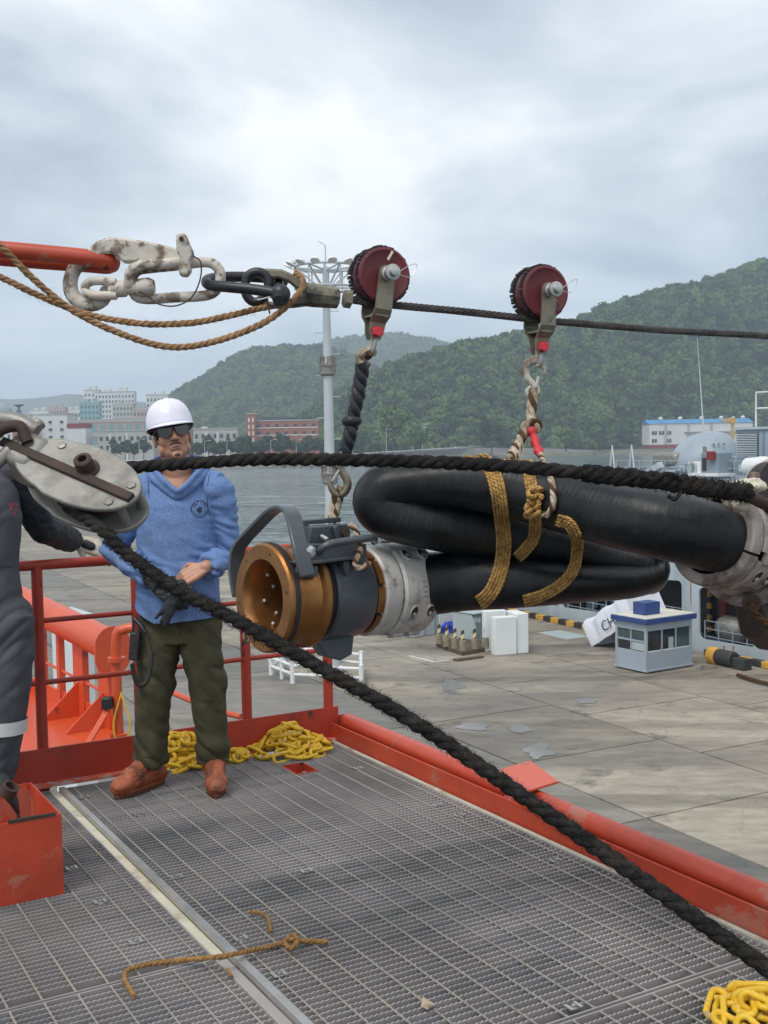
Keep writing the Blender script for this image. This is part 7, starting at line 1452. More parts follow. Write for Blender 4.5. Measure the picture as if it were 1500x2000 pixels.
mat('glove_black', (0.026, 0.028, 0.032), 0.75, var=0.3, vs=25, bump=0.5, bs=200, bdist=0.003)
mat('glove_cream', (0.55, 0.50, 0.40), 0.85, var=0.2, vs=25, bump=0.5, bs=200, bdist=0.003)
mat('coverall_grey', (0.082, 0.084, 0.096), 0.8, var=0.15, vs=10, bump=0.3, bs=420, bdist=0.0015, spec=0.25)
mat('sleeve_navy', (0.014, 0.017, 0.024), 0.8, var=0.2, vs=10, bump=0.3, bs=300, bdist=0.002)
mat('reflective_tape', (0.62, 0.62, 0.60), 0.4, var=0.1, vs=10)
mat('red_thread', (0.45, 0.05, 0.06), 0.8, var=0.1)

def solid(mb, voxel, smooth=4, wrinkle=None, cut=None):
    """fuse overlapping pieces into one continuous skin (voxel remesh), smooth it, then press folds into it"""
    me = bpy.data.meshes.new('tmp'); me.from_pydata([tuple(v) for v in mb.v], [], mb.f); me.update()
    bm = bmesh.new(); bm.from_mesh(me); bmesh.ops.recalc_face_normals(bm, faces=bm.faces[:]); bm.to_mesh(me); bm.free()
    o = bpy.data.objects.new('tmp', me); COL.objects.link(o)
    r = o.modifiers.new('r', 'REMESH'); r.mode = 'VOXEL'; r.voxel_size = voxel; r.adaptivity = 0.0
    s = o.modifiers.new('s', 'SMOOTH'); s.factor = 0.5; s.iterations = smooth
    dg = bpy.context.evaluated_depsgraph_get(); dg.update(); ev = o.evaluated_get(dg); m2 = ev.to_mesh()
    n = len(m2.vertices); co = np.empty(n * 3); m2.vertices.foreach_get('co', co); co = co.reshape(-1, 3); no = np.empty(n * 3); m2.vertex_normals.foreach_get('vector', no); no = no.reshape(-1, 3)
    fs = [tuple(p.vertices) for p in m2.polygons]; ev.to_mesh_clear(); bpy.data.objects.remove(o); bpy.data.meshes.remove(me)
    out = MB()
    if wrinkle: out.v = [V(c) + V(q) * wrinkle(V(c)) for c, q in zip(co, no)]
    else: out.v = [V(c) for c in co]
    out.f = fs
    if cut: out.f = [f for f in fs if not cut(sum((out.v[i] for i in f), V()) / len(f))]
    return out
def topx(p): d = p - CAM; k = d.dot(FW); return 750 + FPX * d.dot(RT) / k, 1000 - FPX * d.dot(UP) / k
def hand(mb, wrist, dirv, palm, curls, size=1.0, thumb=0.5, spread=0.0, r=0.0088, flip=1):
    dirv = dirv.normalized(); palm = (palm - dirv * palm.dot(dirv)).normalized(); side = dirv.cross(palm).normalized() * flip     # side points to the thumb
    pl = 0.088 * size
    for k in range(4):
        o_ = (k - 1.5) * 0.0195 * size; mb.tube([wrist + side * o_ * 0.65, wrist + dirv * pl * 0.5 + side * o_ * 0.95, wrist + dirv * pl + side * o_], [0.014 * size, 0.0145 * size, 0.0115 * size], 8, roundcap=True)
    for k in range(4):
        o_ = (1.5 - k) * 0.0195 * size; base = wrist + dirv * pl + side * o_; ln = [(0.042, 0.026, 0.021), (0.047, 0.030, 0.023), (0.043, 0.028, 0.022), (0.034, 0.021, 0.019)][k]
        ang = 0.0; p = base; pts = [p - dirv * 0.01]; rad = [r * 1.15 * size]; cu = curls[k] if hasattr(curls, '__len__') else curls
        pts.append(p); rad.append(r * 1.1 * size)
        for j, l_ in enumerate(ln):
            ang += cu * (0.75, 1.0, 0.7)[j]; d = dirv * math.cos(ang) + palm * math.sin(ang) + side * spread * (1.5 - k) * 0.1; p = p + d * (l_ * size); pts.append(p); rad.append(r * (1.02, 0.95, 0.82)[j] * size)
        mb.tube(pts, rad, 8, roundcap=True)
    tb = wrist + dirv * 0.022 * size + side * 0.030 * size; t1 = tb + (dirv * 0.6 + side * 0.75 + palm * 0.35 * thumb).normalized() * 0.040 * size; t2 = t1 + (dirv * 0.85 + side * (0.35 - thumb * 0.5) + palm * 0.6 * thumb).normalized() * 0.030 * size; t3 = t2 + (dirv * 0.8 - side * thumb * 0.4 + palm * 0.6 * thumb).normalized() * 0.024 * size
    mb.tube([wrist + dirv * 0.01 + side * 0.012, tb, t1, t2, t3], [0.014 * size, 0.0145 * size, 0.0115 * size, 0.0105 * size, 0.0085 * size], 8, roundcap=True)
def head_parts(mb, H, ax, lips=True):
    X, Y, Z = ax; L = lambda x, y, z: H + X * x + Y * y + Z * z
    def bl(c, r): mb.ball(L(*c), r, 20, 14, ax)
    bl((0, 0.012, 0.035), (0.077, 0.096, 0.086)); bl((0, -0.012, -0.03), (0.067, 0.078, 0.082)); bl((0, -0.028, -0.072), (0.054, 0.056, 0.042)); bl((0, -0.074, -0.096), (0.024, 0.018, 0.019))
    mb.tube([L(0, -0.085, 0.016), L(0, -0.099, -0.006), L(0, -0.108, -0.024)], [0.009, 0.0105, 0.0135], 10, roundcap=True)
    for s_ in (-1, 1):
        bl((s_ * 0.013, -0.096, -0.027), (0.0105, 0.012, 0.009)); bl((s_ * 0.036, -0.056, -0.022), (0.030, 0.026, 0.034)); bl((s_ * 0.079, 0.010, -0.012), (0.009, 0.021, 0.031)); bl((s_ * 0.082, 0.016, -0.004), (0.006, 0.014, 0.018)); bl((s_ * 0.056, -0.012, -0.062), (0.016, 0.04, 0.026))
    bl((0, -0.076, 0.030), (0.055, 0.018, 0.014))
    mb.tube([L(-0.026, -0.083, -0.0585), L(-0.010, -0.0935, -0.0555), L(0.010, -0.0935, -0.0555), L(0.026, -0.083, -0.0585)], 0.006, 8, roundcap=True)
    mb.tube([L(-0.022, -0.083, -0.067), L(0, -0.0935, -0.0690), L(0.022, -0.083, -0.067)], 0.0065, 8, roundcap=True)
    return L
def rot_axes(yaw, pitch, roll):
    m_ = Matrix.Rotation(yaw, 3, 'Z') @ Matrix.Rotation(pitch, 3, 'X') @ Matrix.Rotation(roll, 3, 'Y'); return (m_ @ V((1, 0, 0)), m_ @ V((0, 1, 0)), m_ @ V((0, 0, 1)))
def helmet(parent, H, ax):
    X, Y, Z = ax; L = lambda x, y, z: H + X * x + Y * y + Z * z; n = 56; rows_ = []; prof = [(0.000, 1.00), (0.012, 0.995), (0.040, 0.965), (0.070, 0.885), (0.095, 0.76), (0.112, 0.60), (0.123, 0.40), (0.128, 0.20), (0.1295, 0.02)]
    z0 = 0.030; vs_, fs_ = [], []
    for z, s_ in prof:
        for k in range(n):
            a = 2 * math.pi * k / n; ridge = 0.004 * math.exp(-((math.sin(a)) ** 2) / 0.02) * 0 + 0.0035 * math.exp(-(math.cos(a) / 0.16) ** 2) * min(1, z / 0.04); vs_.append(L(math.cos(a) * (0.106 + ridge) * s_, 0.012 + math.sin(a) * (0.128 + ridge) * s_, z0 + z + ridge * 0.8))
    for i in range(len(prof) - 1):
        for k in range(n): l = (k + 1) % n; fs_.append((i * n + k, i * n + l, (i + 1) * n + l, (i + 1) * n + k))
    fs_.append(tuple((len(prof) - 1) * n + k for k in range(n)))
    sh = MB().add(vs_, fs_).build('hard_hat', 'helmet_white', parent, smooth=60); sm = sh.modifiers.new('shell', 'SOLIDIFY'); sm.thickness = 0.003; sm.offset = -1
    br = MB(); vs_, fs_ = [], []
    for k in range(n):
        a = 2 * math.pi * k / n; fwd = max(0.0, -math.sin(a)) ** 2.2; out = 0.006 + 0.034 * fwd; dz = -0.004 - 0.012 * fwd
        for o_, z_ in ((0, 0.004), (out, dz + 0.003), (out, dz - 0.001), (0, -0.002)): vs_.append(L(math.cos(a) * (0.105 + o_), 0.012 + math.sin(a) * (0.127 + o_), z0 + z_))
    for k in range(n):
        for q in range(4): l = (k + 1) % n; fs_.append((k * 4 + q, l * 4 + q, l * 4 + (q + 1) % 4, k * 4 + (q + 1) % 4))
    br.add(vs_, fs_).build('brim', 'helmet_white', sh, smooth=50)
    MB().tube([L(math.cos(a) * 0.098, 0.012 + math.sin(a) * 0.118, z0 - 0.004) for a in np.linspace(0, 2 * math.pi, 40, endpoint=False)], 0.012, 6, closed=True, rb=0.006).build('sweat_band', 'sleeve_navy', sh)
def folds(p, amp, ax_s, cross=14.0, along=38.0):
    # creases run across the limb: slow around it, quick along it
    return amp * (fb((p.x * cross, p.y * cross, p.z * along), 1, 3) * 0.6 + abs(nz((p.x * cross * 0.8 + 5, p.y * cross, p.z * along * 0.7 + p.x * 20))) * 0.8 - 0.2)

# ---------------------------------------------------------------- worker in the blue shirt
Yw = 5.20
def B_(px, py, dy=0.0): return at(px, py, Yw + dy)
pw = thing('person', 'worker in white hard hat, sunglasses, blue hooded shirt and olive trousers, hands clasped', 'person', V((B_(350, 1500).x, Yw, 0.0)))
Hc = B_(336, 852); hax = rot_axes(math.radians(15), math.radians(-9), math.radians(-8.0))
sh_l, sh_r = B_(283, 958), B_(424, 952)                 # shoulders as seen: left and right in view
el_l, el_r = B_(222, 1076, 0.02), B_(448, 1084, 0.02); wr_l, wr_r = B_(300, 1132, -0.17), B_(400, 1108, -0.20)
hip_l, hip_r = B_(314, 1228), B_(388, 1228); kn_l, kn_r = B_(300, 1370, -0.02), B_(408, 1372, -0.02); an_l, an_r = B_(293, 1490, 0.0), B_(418, 1484, 0.02)
body = MB(); LH = head_parts(body, Hc, hax)
nb = B_(347, 930, 0.03)
body.tube([LH(0, 0.025, -0.04), LH(0, 0.022, -0.09), nb, B_(347, 952, 0.03)], [0.062, 0.062, 0.068, 0.085], 20, ref=V((1, 0, 0)))
body.tube([B_(347, 1230, 0.02), B_(347, 1150, 0.01), B_(347, 1060, 0.0), B_(347, 990, 0.01), B_(347, 950, 0.03), B_(347, 928, 0.035)], [0.150, 0.158, 0.160, 0.165, 0.140, 0.08], 24, rb=[0.115, 0.125, 0.118, 0.112, 0.085, 0.06], ref=V((1, 0, 0)))
for a, b, c in ((sh_l, el_l, wr_l), (sh_r, el_r, wr_r)): body.tube([a, a.lerp(b, 0.5), b, b.lerp(c, 0.35), c], [0.052, 0.046, 0.038, 0.039, 0.027], 14, roundcap=True)
for a, b, c in ((hip_l, kn_l, an_l), (hip_r, kn_r, an_r)): body.tube([a, a.lerp(b, 0.5), b, b.lerp(c, 0.35), c], [0.085, 0.072, 0.055, 0.056, 0.038], 14, roundcap=True)
hd_r = (B_(378, 1118, -0.235) - wr_r); hand(body, wr_r + hd_r.normalized() * 0.012, V((-0.86, -0.25, -0.42)), V((-0.15, 0.75, -0.65)), (1.05, 1.1, 1.1, 1.1), 0.98, thumb=0.9, flip=-1, r=0.0096)
bm_ = solid(body, 0.0036, 4)
bo_ = bm_.build('body', 'skin', pw, smooth=180)
# moustache, lips, brows as fine strips on the face
MB().tube([LH(-0.030, -0.0835, -0.0555), LH(-0.014, -0.0965, -0.0470), LH(0, -0.0995, -0.0455), LH(0.014, -0.0965, -0.0470), LH(0.030, -0.0835, -0.0555)], [0.003, 0.0058, 0.0045, 0.0058, 0.003], 10, rb=[0.002, 0.003, 0.003, 0.003, 0.002], ref=hax[2]).build('moustache', 'moustache_hair', pw)
MB().tube([LH(-0.024, -0.0865, -0.0620), LH(0, -0.0985, -0.0625), LH(0.024, -0.0865, -0.0620)], [0.002, 0.0055, 0.002], 10, ref=hax[2]).build('lips', 'lip', pw)
MB().ball(LH(0, -0.087, -0.098), (0.014, 0.006, 0.009), 12, 8, hax).build('goatee', 'moustache_hair', pw)
hr = MB().ball(LH(0, 0.018, 0.020), (0.0795, 0.094, 0.062), 24, 14, hax); hr.v = [v for v in hr.v]; hr.build('hair', 'hair', pw)
sg = thing('sunglasses', 'black wraparound sunglasses on the face of the worker', 'sunglasses', LH(0, -0.1, 0.01))
for s_ in (-1, 1):
    poly = [(-0.030, 0.012), (-0.022, 0.0175), (0.010, 0.0180), (0.030, 0.0150), (0.032, 0.004), (0.026, -0.014), (0.012, -0.022), (-0.008, -0.022), (-0.022, -0.013)]
    nrm = (hax[1] * -0.95 + hax[0] * s_ * 0.30).normalized(); ex = (hax[0] - nrm * hax[0].dot(nrm)).normalized(); MB().prism([(x * s_ * 1.12, y * 1.22 - 0.002) for x, y in poly][::s_], 0.004, LH(s_ * 0.035, -0.1035, 0.010), ex, hax[2], nrm).build('lens', 'lens', sg, bevel=0.0012)
    MB().tube([LH(s_ * 0.064, -0.094, 0.022), LH(s_ * 0.076, -0.07, 0.020), LH(s_ * 0.083, 0.0, 0.018)], [0.005, 0.004, 0.003], 8).build('temple', 'black_plastic', sg)
MB().tube([LH(-0.010, -0.108, 0.018), LH(0, -0.110, 0.016), LH(0.010, -0.108, 0.018)], 0.004, 8).build('bridge', 'black_plastic', sg)
helmet(pw, Hc + hax[2] * 0.014 + hax[1] * 0.004, hax)
# shirt
shirt = MB()
shirt.tube([B_(346, 1213, 0.0), B_(346, 1190, 0.0), B_(346, 1120, -0.01), B_(346, 1050, -0.01), B_(347, 990, 0.0), B_(347, 955, 0.015), B_(347, 930, 0.03)], [0.186, 0.187, 0.184, 0.180, 0.184, 0.166, 0.10], 32, rb=[0.148, 0.150, 0.158, 0.148, 0.138, 0.112, 0.08], ref=V((1, 0, 0)))
for a, b, c in ((sh_l, el_l, wr_l), (sh_r, el_r, wr_r)):
    dcb = (c - b).normalized(); shirt.tube([a + (a - B_(347, 1000)).normalized() * 0.0, a.lerp(b, 0.35), b + (b - a).normalized() * 0.012, b.lerp(c, 0.45), c - dcb * 0.028], [0.074, 0.070, 0.060, 0.058, 0.050], 18, roundcap=False)
    shirt.ball(a + V((-0.012 if a is sh_r else 0.012, 0, -0.012)), (0.082, 0.085, 0.070), 18, 12); shirt.tube([c - dcb * 0.045, c - dcb * 0.020], [0.052, 0.050], 18)
for q_, s_ in ((-1, sh_l), (1, sh_r)): shirt.tube([B_(347 + q_ * 26, 936, 0.03), s_ + V((0, 0, -0.005))], [0.060, 0.078], 16)
def soft(p, d_arm):
    # broad rolling creases on the sleeves, nearly flat cloth on the chest
    q = V((p.x * 9, p.y * 9, p.z * 24 + p.x * 9)); return 0.015 * (abs(noise.noise(q)) * 1.5 - 0.35) + 0.003 * noise.noise(q * 2.1)
def shirt_wr(p):
    x, y = topx(p); arm = min((p - sh_l.lerp(el_l, t)).length for t in (0, .5, 1)) ; 
    d_arm = min([(p - q).length for q in (sh_l.lerp(el_l, .4), el_l, el_l.lerp(wr_l, .5), wr_l, sh_r.lerp(el_r, .4), el_r, el_r.lerp(wr_r, .5), wr_r)])
    w = 0.22 + 0.95 * max(0.0, min(1.0, (0.125 - d_arm) / 0.05))
    f = soft(p, d_arm) * w
    f += 0.010 * abs(nz((p.x * 9 + p.z * 3 + 2, p.y * 6, p.z * 3.2))) * (1.3 if p.z < 1.05 else 0.8)        # long drapes down the trunk
    return f
vneck = [(296, 880), (301, 905), (318, 930), (346, 955), (368, 938), (384, 910), (392, 880)]
def inside(poly, x, y):
    c = False
    for i in range(len(poly)):
        (x1, y1), (x2, y2) = poly[i - 1], poly[i]
        if (y1 > y) != (y2 > y) and x < (x2 - x1) * (y - y1) / (y2 - y1) + x1: c = not c
    return c
zhem = B_(346, 1208).z
def shirt_cut(c):
    x, y = topx(c)
    if c.y < Yw + 0.01 and inside(vneck, x, y): return True
    return False
sm_ = solid(shirt, 0.0058, 4, shirt_wr, shirt_cut)
def trim(mb, planes):
    bm = bmesh.new(); vv = [bm.verts.new(v) for v in mb.v]; bm.verts.ensure_lookup_table()
    for f in mb.f:
        try: bm.faces.new([vv[i] for i in f])
        except ValueError: pass
    for co, no in planes: bmesh.ops.bisect_plane(bm, geom=bm.verts[:] + bm.edges[:] + bm.faces[:], plane_co=co, plane_no=no, clear_outer=True)
    bmesh.ops.delete(bm, geom=[v for v in bm.verts if not v.link_faces], context='VERTS'); bm.verts.index_update()
    out = MB(); out.v = [v.co.copy() for v in bm.verts]; out.f = [tuple(v.index for v in f.verts) for f in bm.faces]; bm.free(); return out
sm_ = trim(sm_, [(B_(346, 1207), V((0.06, 0, -1)).normalized()), (B_(300, 1204), V((-0.55, 0, -1)).normalized())])
so = sm_.build('hooded_shirt', 'shirt_blue', pw, smooth=180); md = so.modifiers.new('cloth', 'SOLIDIFY'); md.thickness = 0.003; md.offset = -1
sbvh = BVHTree.FromPolygons([tuple(v) for v in sm_.v], sm_.f)
def on_shirt(px, py, off=0.002):
    d = ray(px, py).normalized(); h, nn, i, ds = sbvh.ray_cast(CAM, d); return (h - d * off) if h is not None else None
# hood gathered round the neck
hood = MB(); hp = [(300, 908, -0.02), (304, 922, -0.07), (318, 938, -0.115), (336, 955, -0.135), (346, 962, -0.138), (360, 953, -0.133), (376, 936, -0.11), (390, 920, -0.06), (396, 906, -0.01), (390, 898, 0.07), (347, 894, 0.13), (305, 900, 0.07)]
hood.tube(catmull([B_(x, y, dy) for x, y, dy in hp], n=60, closed=True)[:-1], 0.019, 12, closed=True, rb=0.012)
hood.tube(catmull([B_(x + (x - 347) * 0.18, y + 10, dy * 1.05 + 0.02) for x, y, dy in hp], n=60, closed=True)[:-1], 0.020, 12, closed=True, rb=0.014)
hood.ball(B_(347, 925, 0.13), (0.13, 0.07, 0.07), 20, 12)
solid(hood, 0.005, 3, lambda p: 0.004 * fb((p.x * 18, p.y * 18, p.z * 18), 1, 2)).build('hood', 'shirt_blue', pw, smooth=180)
bt = on_shirt(305, 932, 0.004) or B_(305, 932, -0.12); MB().cyl(bt, bt + V((0, -0.004, 0.001)), 0.0055, n=12).build('button', 'black_plastic', pw)
# hem stitching
hemp = [on_shirt(x, 1197 - (x - 346) * 0.05, 0.001) for x in range(312, 430, 8)]
MB().tube([p for p in hemp if p is not None], 0.0014, 5).build('hem_seam', 'shirt_blue', pw)
# printed round emblem on the chest
ec = on_shirt(390, 994, 0.0); en = -ray(390, 994).normalized(); eX = (RT - en * RT.dot(en)).normalized(); eY = en.cross(eX); rE = 0.0385
def press(v2):
    p = ec + eX * v2[0] + eY * v2[1]; h, nn, i, ds = sbvh.ray_cast(p + en * 0.08, -en); return (h if h is not None else p) + en * 0.0016
prt = MB()
for r0, r1 in ((0.91, 1.0),):
    k = 64; vs_ = [press((math.cos(2 * math.pi * i / k) * rE * r, math.sin(2 * math.pi * i / k) * rE * r)) for i in range(k) for r in (r0, r1)]; prt.add(vs_, [(2 * i, 2 * i + 1, (2 * i + 3) % (2 * k), (2 * i + 2) % (2 * k)) for i in range(k)])
for i, ch in enumerate('SALT LIFE'):
    if ch == ' ': continue
    tv, tf = text_mesh(ch, 0.0175); a = math.radians(90 + 62 - i * 15.5); c0 = (math.cos(a) * rE * 0.72, math.sin(a) * rE * 0.72); ra = a - math.pi / 2
    prt.add([press((c0[0] + v.x * math.cos(ra) - v.y * 1.15 * math.sin(ra), c0[1] + v.x * math.sin(ra) + v.y * 1.15 * math.cos(ra))) for v in tv], tf)
fish = [(-0.015, -0.006), (-0.006, 0.006), (0.004, 0.010), (0.012, 0.004), (0.008, -0.002), (0.010, -0.010), (0.002, -0.018), (0.000, -0.026), (-0.003, -0.016), (-0.009, -0.012)]
prt.add([press(p) for p in fish], [tuple(range(len(fish)))])
for i in range(13):
    a = math.radians(205 + i * 10.8); c0 = (math.cos(a) * rE * 0.76, math.sin(a) * rE * 0.76); w_ = 0.0016; prt.add([press((c0[0] + dx, c0[1] + dy)) for dx, dy in ((-w_, -w_), (w_, -w_), (w_, w_ * 1.3), (-w_, w_ * 1.3))], [(0, 1, 2, 3)])
prt.build('printed_emblem', 'ink', so, smooth=0)
# trousers
tr = MB(); tr.tube([B_(349, 1150, 0.02), B_(349, 1205, 0.02), B_(350, 1250, 0.02)], [0.165, 0.173, 0.165], 24, rb=[0.13, 0.138, 0.125], ref=V((1, 0, 0)))
for h in (hip_l, hip_r): tr.ball(h + V((0, 0.01, 0.0)), (0.108, 0.112, 0.11), 18, 12)
for (h, k_, a), (r1, r2, r3, r4), sgn in (((hip_l, kn_l, an_l), (0.104, 0.094, 0.080, 0.074), -1), ((hip_r, kn_r, an_r), (0.102, 0.091, 0.078, 0.071), 1)):
    tr.tube([h, h.lerp(k_, 0.45), k_, k_.lerp(a, 0.55), a + V((0, 0, 0.0))], [r1, r2, r3, r3 * 0.93, r4], 22, rb=[r1, r2, r3, r3, r4 * 1.15], ref=V((1, 0, 0)))
def tr_wr(p):
    k = math.exp(-((p.z - 0.52) / 0.12) ** 2) + 1.4 * math.exp(-((p.z - 0.12) / 0.10) ** 2) + 0.35 + 0.6 * math.exp(-((p.z - 0.80) / 0.08) ** 2)
    q = V((p.x * 6, p.y * 6, p.z * 13 + p.x * 9)); return 0.018 * k * (abs(noise.noise(q)) * 1.3 - 0.22) + 0.0025 * k * noise.noise(q * 2.3) + 0.004 * nz((p.x * 14, p.y * 14, p.z * 3))
trm = solid(tr, 0.0062, 4, tr_wr); tro = trm.build('trousers', 'trousers_olive', pw, smooth=180); tbv = BVHTree.FromPolygons([tuple(v) for v in trm.v], trm.f)
def on_tr(px, py, off=0.0006):
    d = ray(px, py).normalized(); h, nn, i, ds = tbv.ray_cast(CAM, d); return (h - d * off) if h is not None else None
for nm, pts in (('fly_seam', [(352, 1214), (351, 1240), (350, 1262)]), ('pocket_seam', [(282, 1222), (276, 1240), (268, 1258)]), ('pocket_seam', [(414, 1222), (422, 1240), (430, 1256)]), ('cuff_seam', [(266, 1474), (282, 1478), (300, 1479), (318, 1476)]), ('cuff_seam', [(392, 1470), (408, 1473), (424, 1473), (440, 1469)]), ('knee_seam', [(378, 1362), (395, 1368), (415, 1368), (436, 1362)])):
    q = [on_tr(x, y) for x, y in pts]; q = [p for p in q if p is not None]
    if len(q) > 2: MB().tube(catmull(q, n=14), 0.0016, 5).build(nm, 'hair', tro)
for nm, pts in (('shoulder_seam', [(410, 925), (406, 945), (404, 970), (408, 1000), (416, 1030)]), ('shoulder_seam', [(288, 930), (290, 950), (291, 975)])):
    q = [on_shirt(x, y, 0.0006) for x, y in pts]; q = [p for p in q if p is not None]
    if len(q) > 2: MB().tube(catmull(q, n=16), 0.0013, 5).build(nm, 'ink', so)
MB().tube(catmull([B_(270, 1215, -0.06), B_(282, 1262, -0.10), B_(288, 1300, -0.09), B_(292, 1330, -0.08)], step=0.02), 0.0015, 5).build('side_seam', 'hair', pw)
# boots
def boot(parent, ank, toe, name='boot'):
    d = toe - ank; d.z = 0; d.normalize(); s_ = V((-d.y, d.x, 0)); g = V((ank.x, ank.y, 0)); ln = 0.205
    def P(f, z, y=0.0): return g + d * f + Z3 * z + s_ * y
    u = MB(); u.tube([P(0.0, 0.20), P(0.005, 0.12), P(0.0, 0.07)], [0.056, 0.056, 0.052], 16); u.tube([P(-0.055, 0.055), P(0.0, 0.065), P(0.08, 0.062), P(0.14, 0.052), P(0.185, 0.046)], [0.042, 0.050, 0.050, 0.050, 0.040], 16, rb=[0.036, 0.042, 0.044, 0.050, 0.046], ref=Z3, roundcap=True); u.ball(P(0.16, 0.058), (0.052, 0.05, 0.036), 16, 10); u.tube([P(0.02, 0.12), P(0.08, 0.095), P(0.13, 0.078)], [0.045, 0.042, 0.04], 12, roundcap=True)
    bo = solid(u, 0.005, 4, lambda p: 0.004 * fb((p.x * 30, p.y * 30, p.z * 45), 1, 3), cut=lambda c: c.z < 0.012).build(name, 'boot_leather', parent, smooth=180)
    outl = []
    for k in range(36):
        a = 2 * math.pi * k / 36; x = math.cos(a); outl.append((0.065 + x * 0.150, math.sin(a) * (0.050 if x > 0 else 0.043) * (1 - 0.12 * (abs(x - 0.1) < 0.35))))
    MB().prism(outl, 0.020, g + Z3 * 0.0015, d, s_, Z3, mid=False).build('sole', 'boot_sole', bo, bevel=0.004); MB().prism([(x * 0.99 + 0.0006, y * 1.03) for x, y in outl], 0.005, g + Z3 * 0.022, d, s_, Z3, mid=False).build('welt', 'boot_leather', bo)
    MB().tube(catmull([P(0.075, 0.086, 0.050), P(0.13, 0.090, 0.036), P(0.165, 0.088, 0.0), P(0.13, 0.090, -0.036), P(0.075, 0.086, -0.050)], n=30), 0.0022, 6).build('toe_seam', 'boot_sole', bo)
    return bo
boot(pw, V((an_l.x - 0.0, an_l.y, 0)), V((an_l.x - 0.14, an_l.y - 0.20, 0))); boot(pw, V((an_r.x, an_r.y, 0)), V((an_r.x + 0.05, an_r.y - 0.24, 0)))
# glove on the lower hand, spare glove dangling from it
gv = MB(); gd = V((0.72, -0.42, -0.52)); hand(gv, wr_l + gd.normalized() * 0.02, gd, V((0.1, 0.8, -0.5)), (0.75, 0.8, 0.85, 0.9), 1.16, thumb=0.6, flip=1, r=0.0105); gv.tube([wr_l - (wr_l - el_l).normalized() * 0.06, wr_l, wr_l + gd.normalized() * 0.05], [0.044, 0.041, 0.043], 16)
solid(gv, 0.0048, 3, lambda p: 0.0035 * fb((p.x * 40, p.y * 40, p.z * 40), 1, 3)).build('work_glove', 'glove_black', pw, smooth=180)
MB().box(B_(298, 1109, -0.225), (0.016, 0.004, 0.011), (V((0.8, 0, -0.5)).normalized(), V((0, 1, 0)), V((0.5, 0, 0.8)).normalized())).build('glove_tag', 'chain_yellow', pw)
sp = MB(); p0 = B_(345, 1148, -0.27); p1 = B_(333, 1180, -0.27); sp.tube([B_(352, 1142, -0.26), p0, B_(340, 1165, -0.275), p1], [0.030, 0.040, 0.036, 0.030], 14, rb=[0.014, 0.018, 0.016, 0.014], ref=RT, roundcap=True)
for (xa, ya), (xb, yb) in (((326, 1178), (305, 1206)), ((330, 1182), (315, 1215)), ((335, 1183), (322, 1220)), ((340, 1180), (329, 1214)), ((328, 1160), (308, 1158))): sp.tube([p1.lerp(B_(xa, ya, -0.27), 0.6), B_(xa, ya, -0.272), B_((xa + xb) / 2 + 2, (ya + yb) / 2, -0.268), B_(xb, yb, -0.26)], [0.011, 0.0105, 0.010, 0.009], 10, roundcap=True)
tag(solid(sp, 0.0042, 2, lambda p: 0.003 * fb((p.x * 45, p.y * 45, p.z * 45), 1, 3)).build('spare_glove', 'glove_black', smooth=180), 'limp black work glove held dangling in the hands of the worker', 'glove')
# radio with coiled cord at the hip
rd_ = thing('handheld_radio', 'black handheld radio with coiled cord clipped at the hip of the worker', 'radio', B_(264, 1305, -0.10))
rx_ = (RT * 0.995 - UP * 0.10).normalized(); ry_ = V((0, 1, 0)); rz_ = (UP + RT * 0.06).normalized()
MB().box(B_(263, 1262, -0.10), (0.044, 0.030, 0.125), (rx_, ry_, rz_)).build('case', 'black_plastic', rd_, bevel=0.006); MB().cyl(B_(259, 1238, -0.10), B_(262, 1205, -0.09), 0.006, 0.004, 10).build('antenna', 'black_plastic', rd_)
for y_ in (1252, 1262, 1272): MB().cyl(B_(264, y_, -0.118), B_(264, y_, -0.122), 0.008, n=12).build('knob', 'rust_dark', rd_)
cp = catmull([B_(258, 1296, -0.12), B_(261, 1318, -0.13), B_(271, 1338, -0.14), B_(286, 1332, -0.15), B_(294, 1305, -0.15), B_(297, 1272, -0.15)], n=420); fr_c = frames(cp)
MB().tube([p + (N_ * math.cos(i * 0.85) + Bq * math.sin(i * 0.85)) * 0.0085 for i, (p, (T_, N_, Bq)) in enumerate(zip(cp, fr_c))], 0.0021, 5).build('coiled_cord', 'black_plastic', rd_)
MB().tube(catmull([B_(297, 1272, -0.15), B_(292, 1252, -0.15), B_(278, 1230, -0.13), B_(268, 1212, -0.10)], n=20), 0.0026, 6).build('cord', 'black_plastic', rd_); MB().tube([B_(262, 1208, -0.10), B_(276, 1222, -0.125), B_(284, 1236, -0.14)], [0.010, 0.011, 0.006], 10).build('cord_plug', 'black_plastic', rd_)

# ---------------------------------------------------------------- second worker in the grey coverall, reaching for the rail
Y2 = 5.0
def C_(px, py, dy=0.0): return at(px, py, Y2 + dy)
p2 = thing('person', 'worker in dark grey coverall resting a cream gloved hand on the railing', 'person', V((C_(-40, 1500).x, Y2, 0.0)))
H2 = C_(-78, 798); hx2 = rot_axes(math.radians(20), math.radians(-2), 0)
s2l, s2r = C_(-112, 912, -0.03), C_(22, 918, 0.03); e2r, w2r = C_(82, 1032, 0.22), onz(146, 1058, 1.085); e2l, w2l = C_(-140, 1050, 0.0), C_(-110, 1160, -0.12)
h2l, h2r = C_(-82, 1205), C_(14, 1205); k2l, k2r = C_(-92, 1360, -0.03), C_(20, 1350, -0.03); a2l, a2r = C_(-100, 1520), C_(-2, 1515, 0.02)
bd2 = MB(); L2 = head_parts(bd2, H2, hx2); bd2.tube([L2(0, 0.02, -0.05), C_(-60, 905, 0.03), C_(-46, 935, 0.02)], [0.06, 0.064, 0.08], 16)
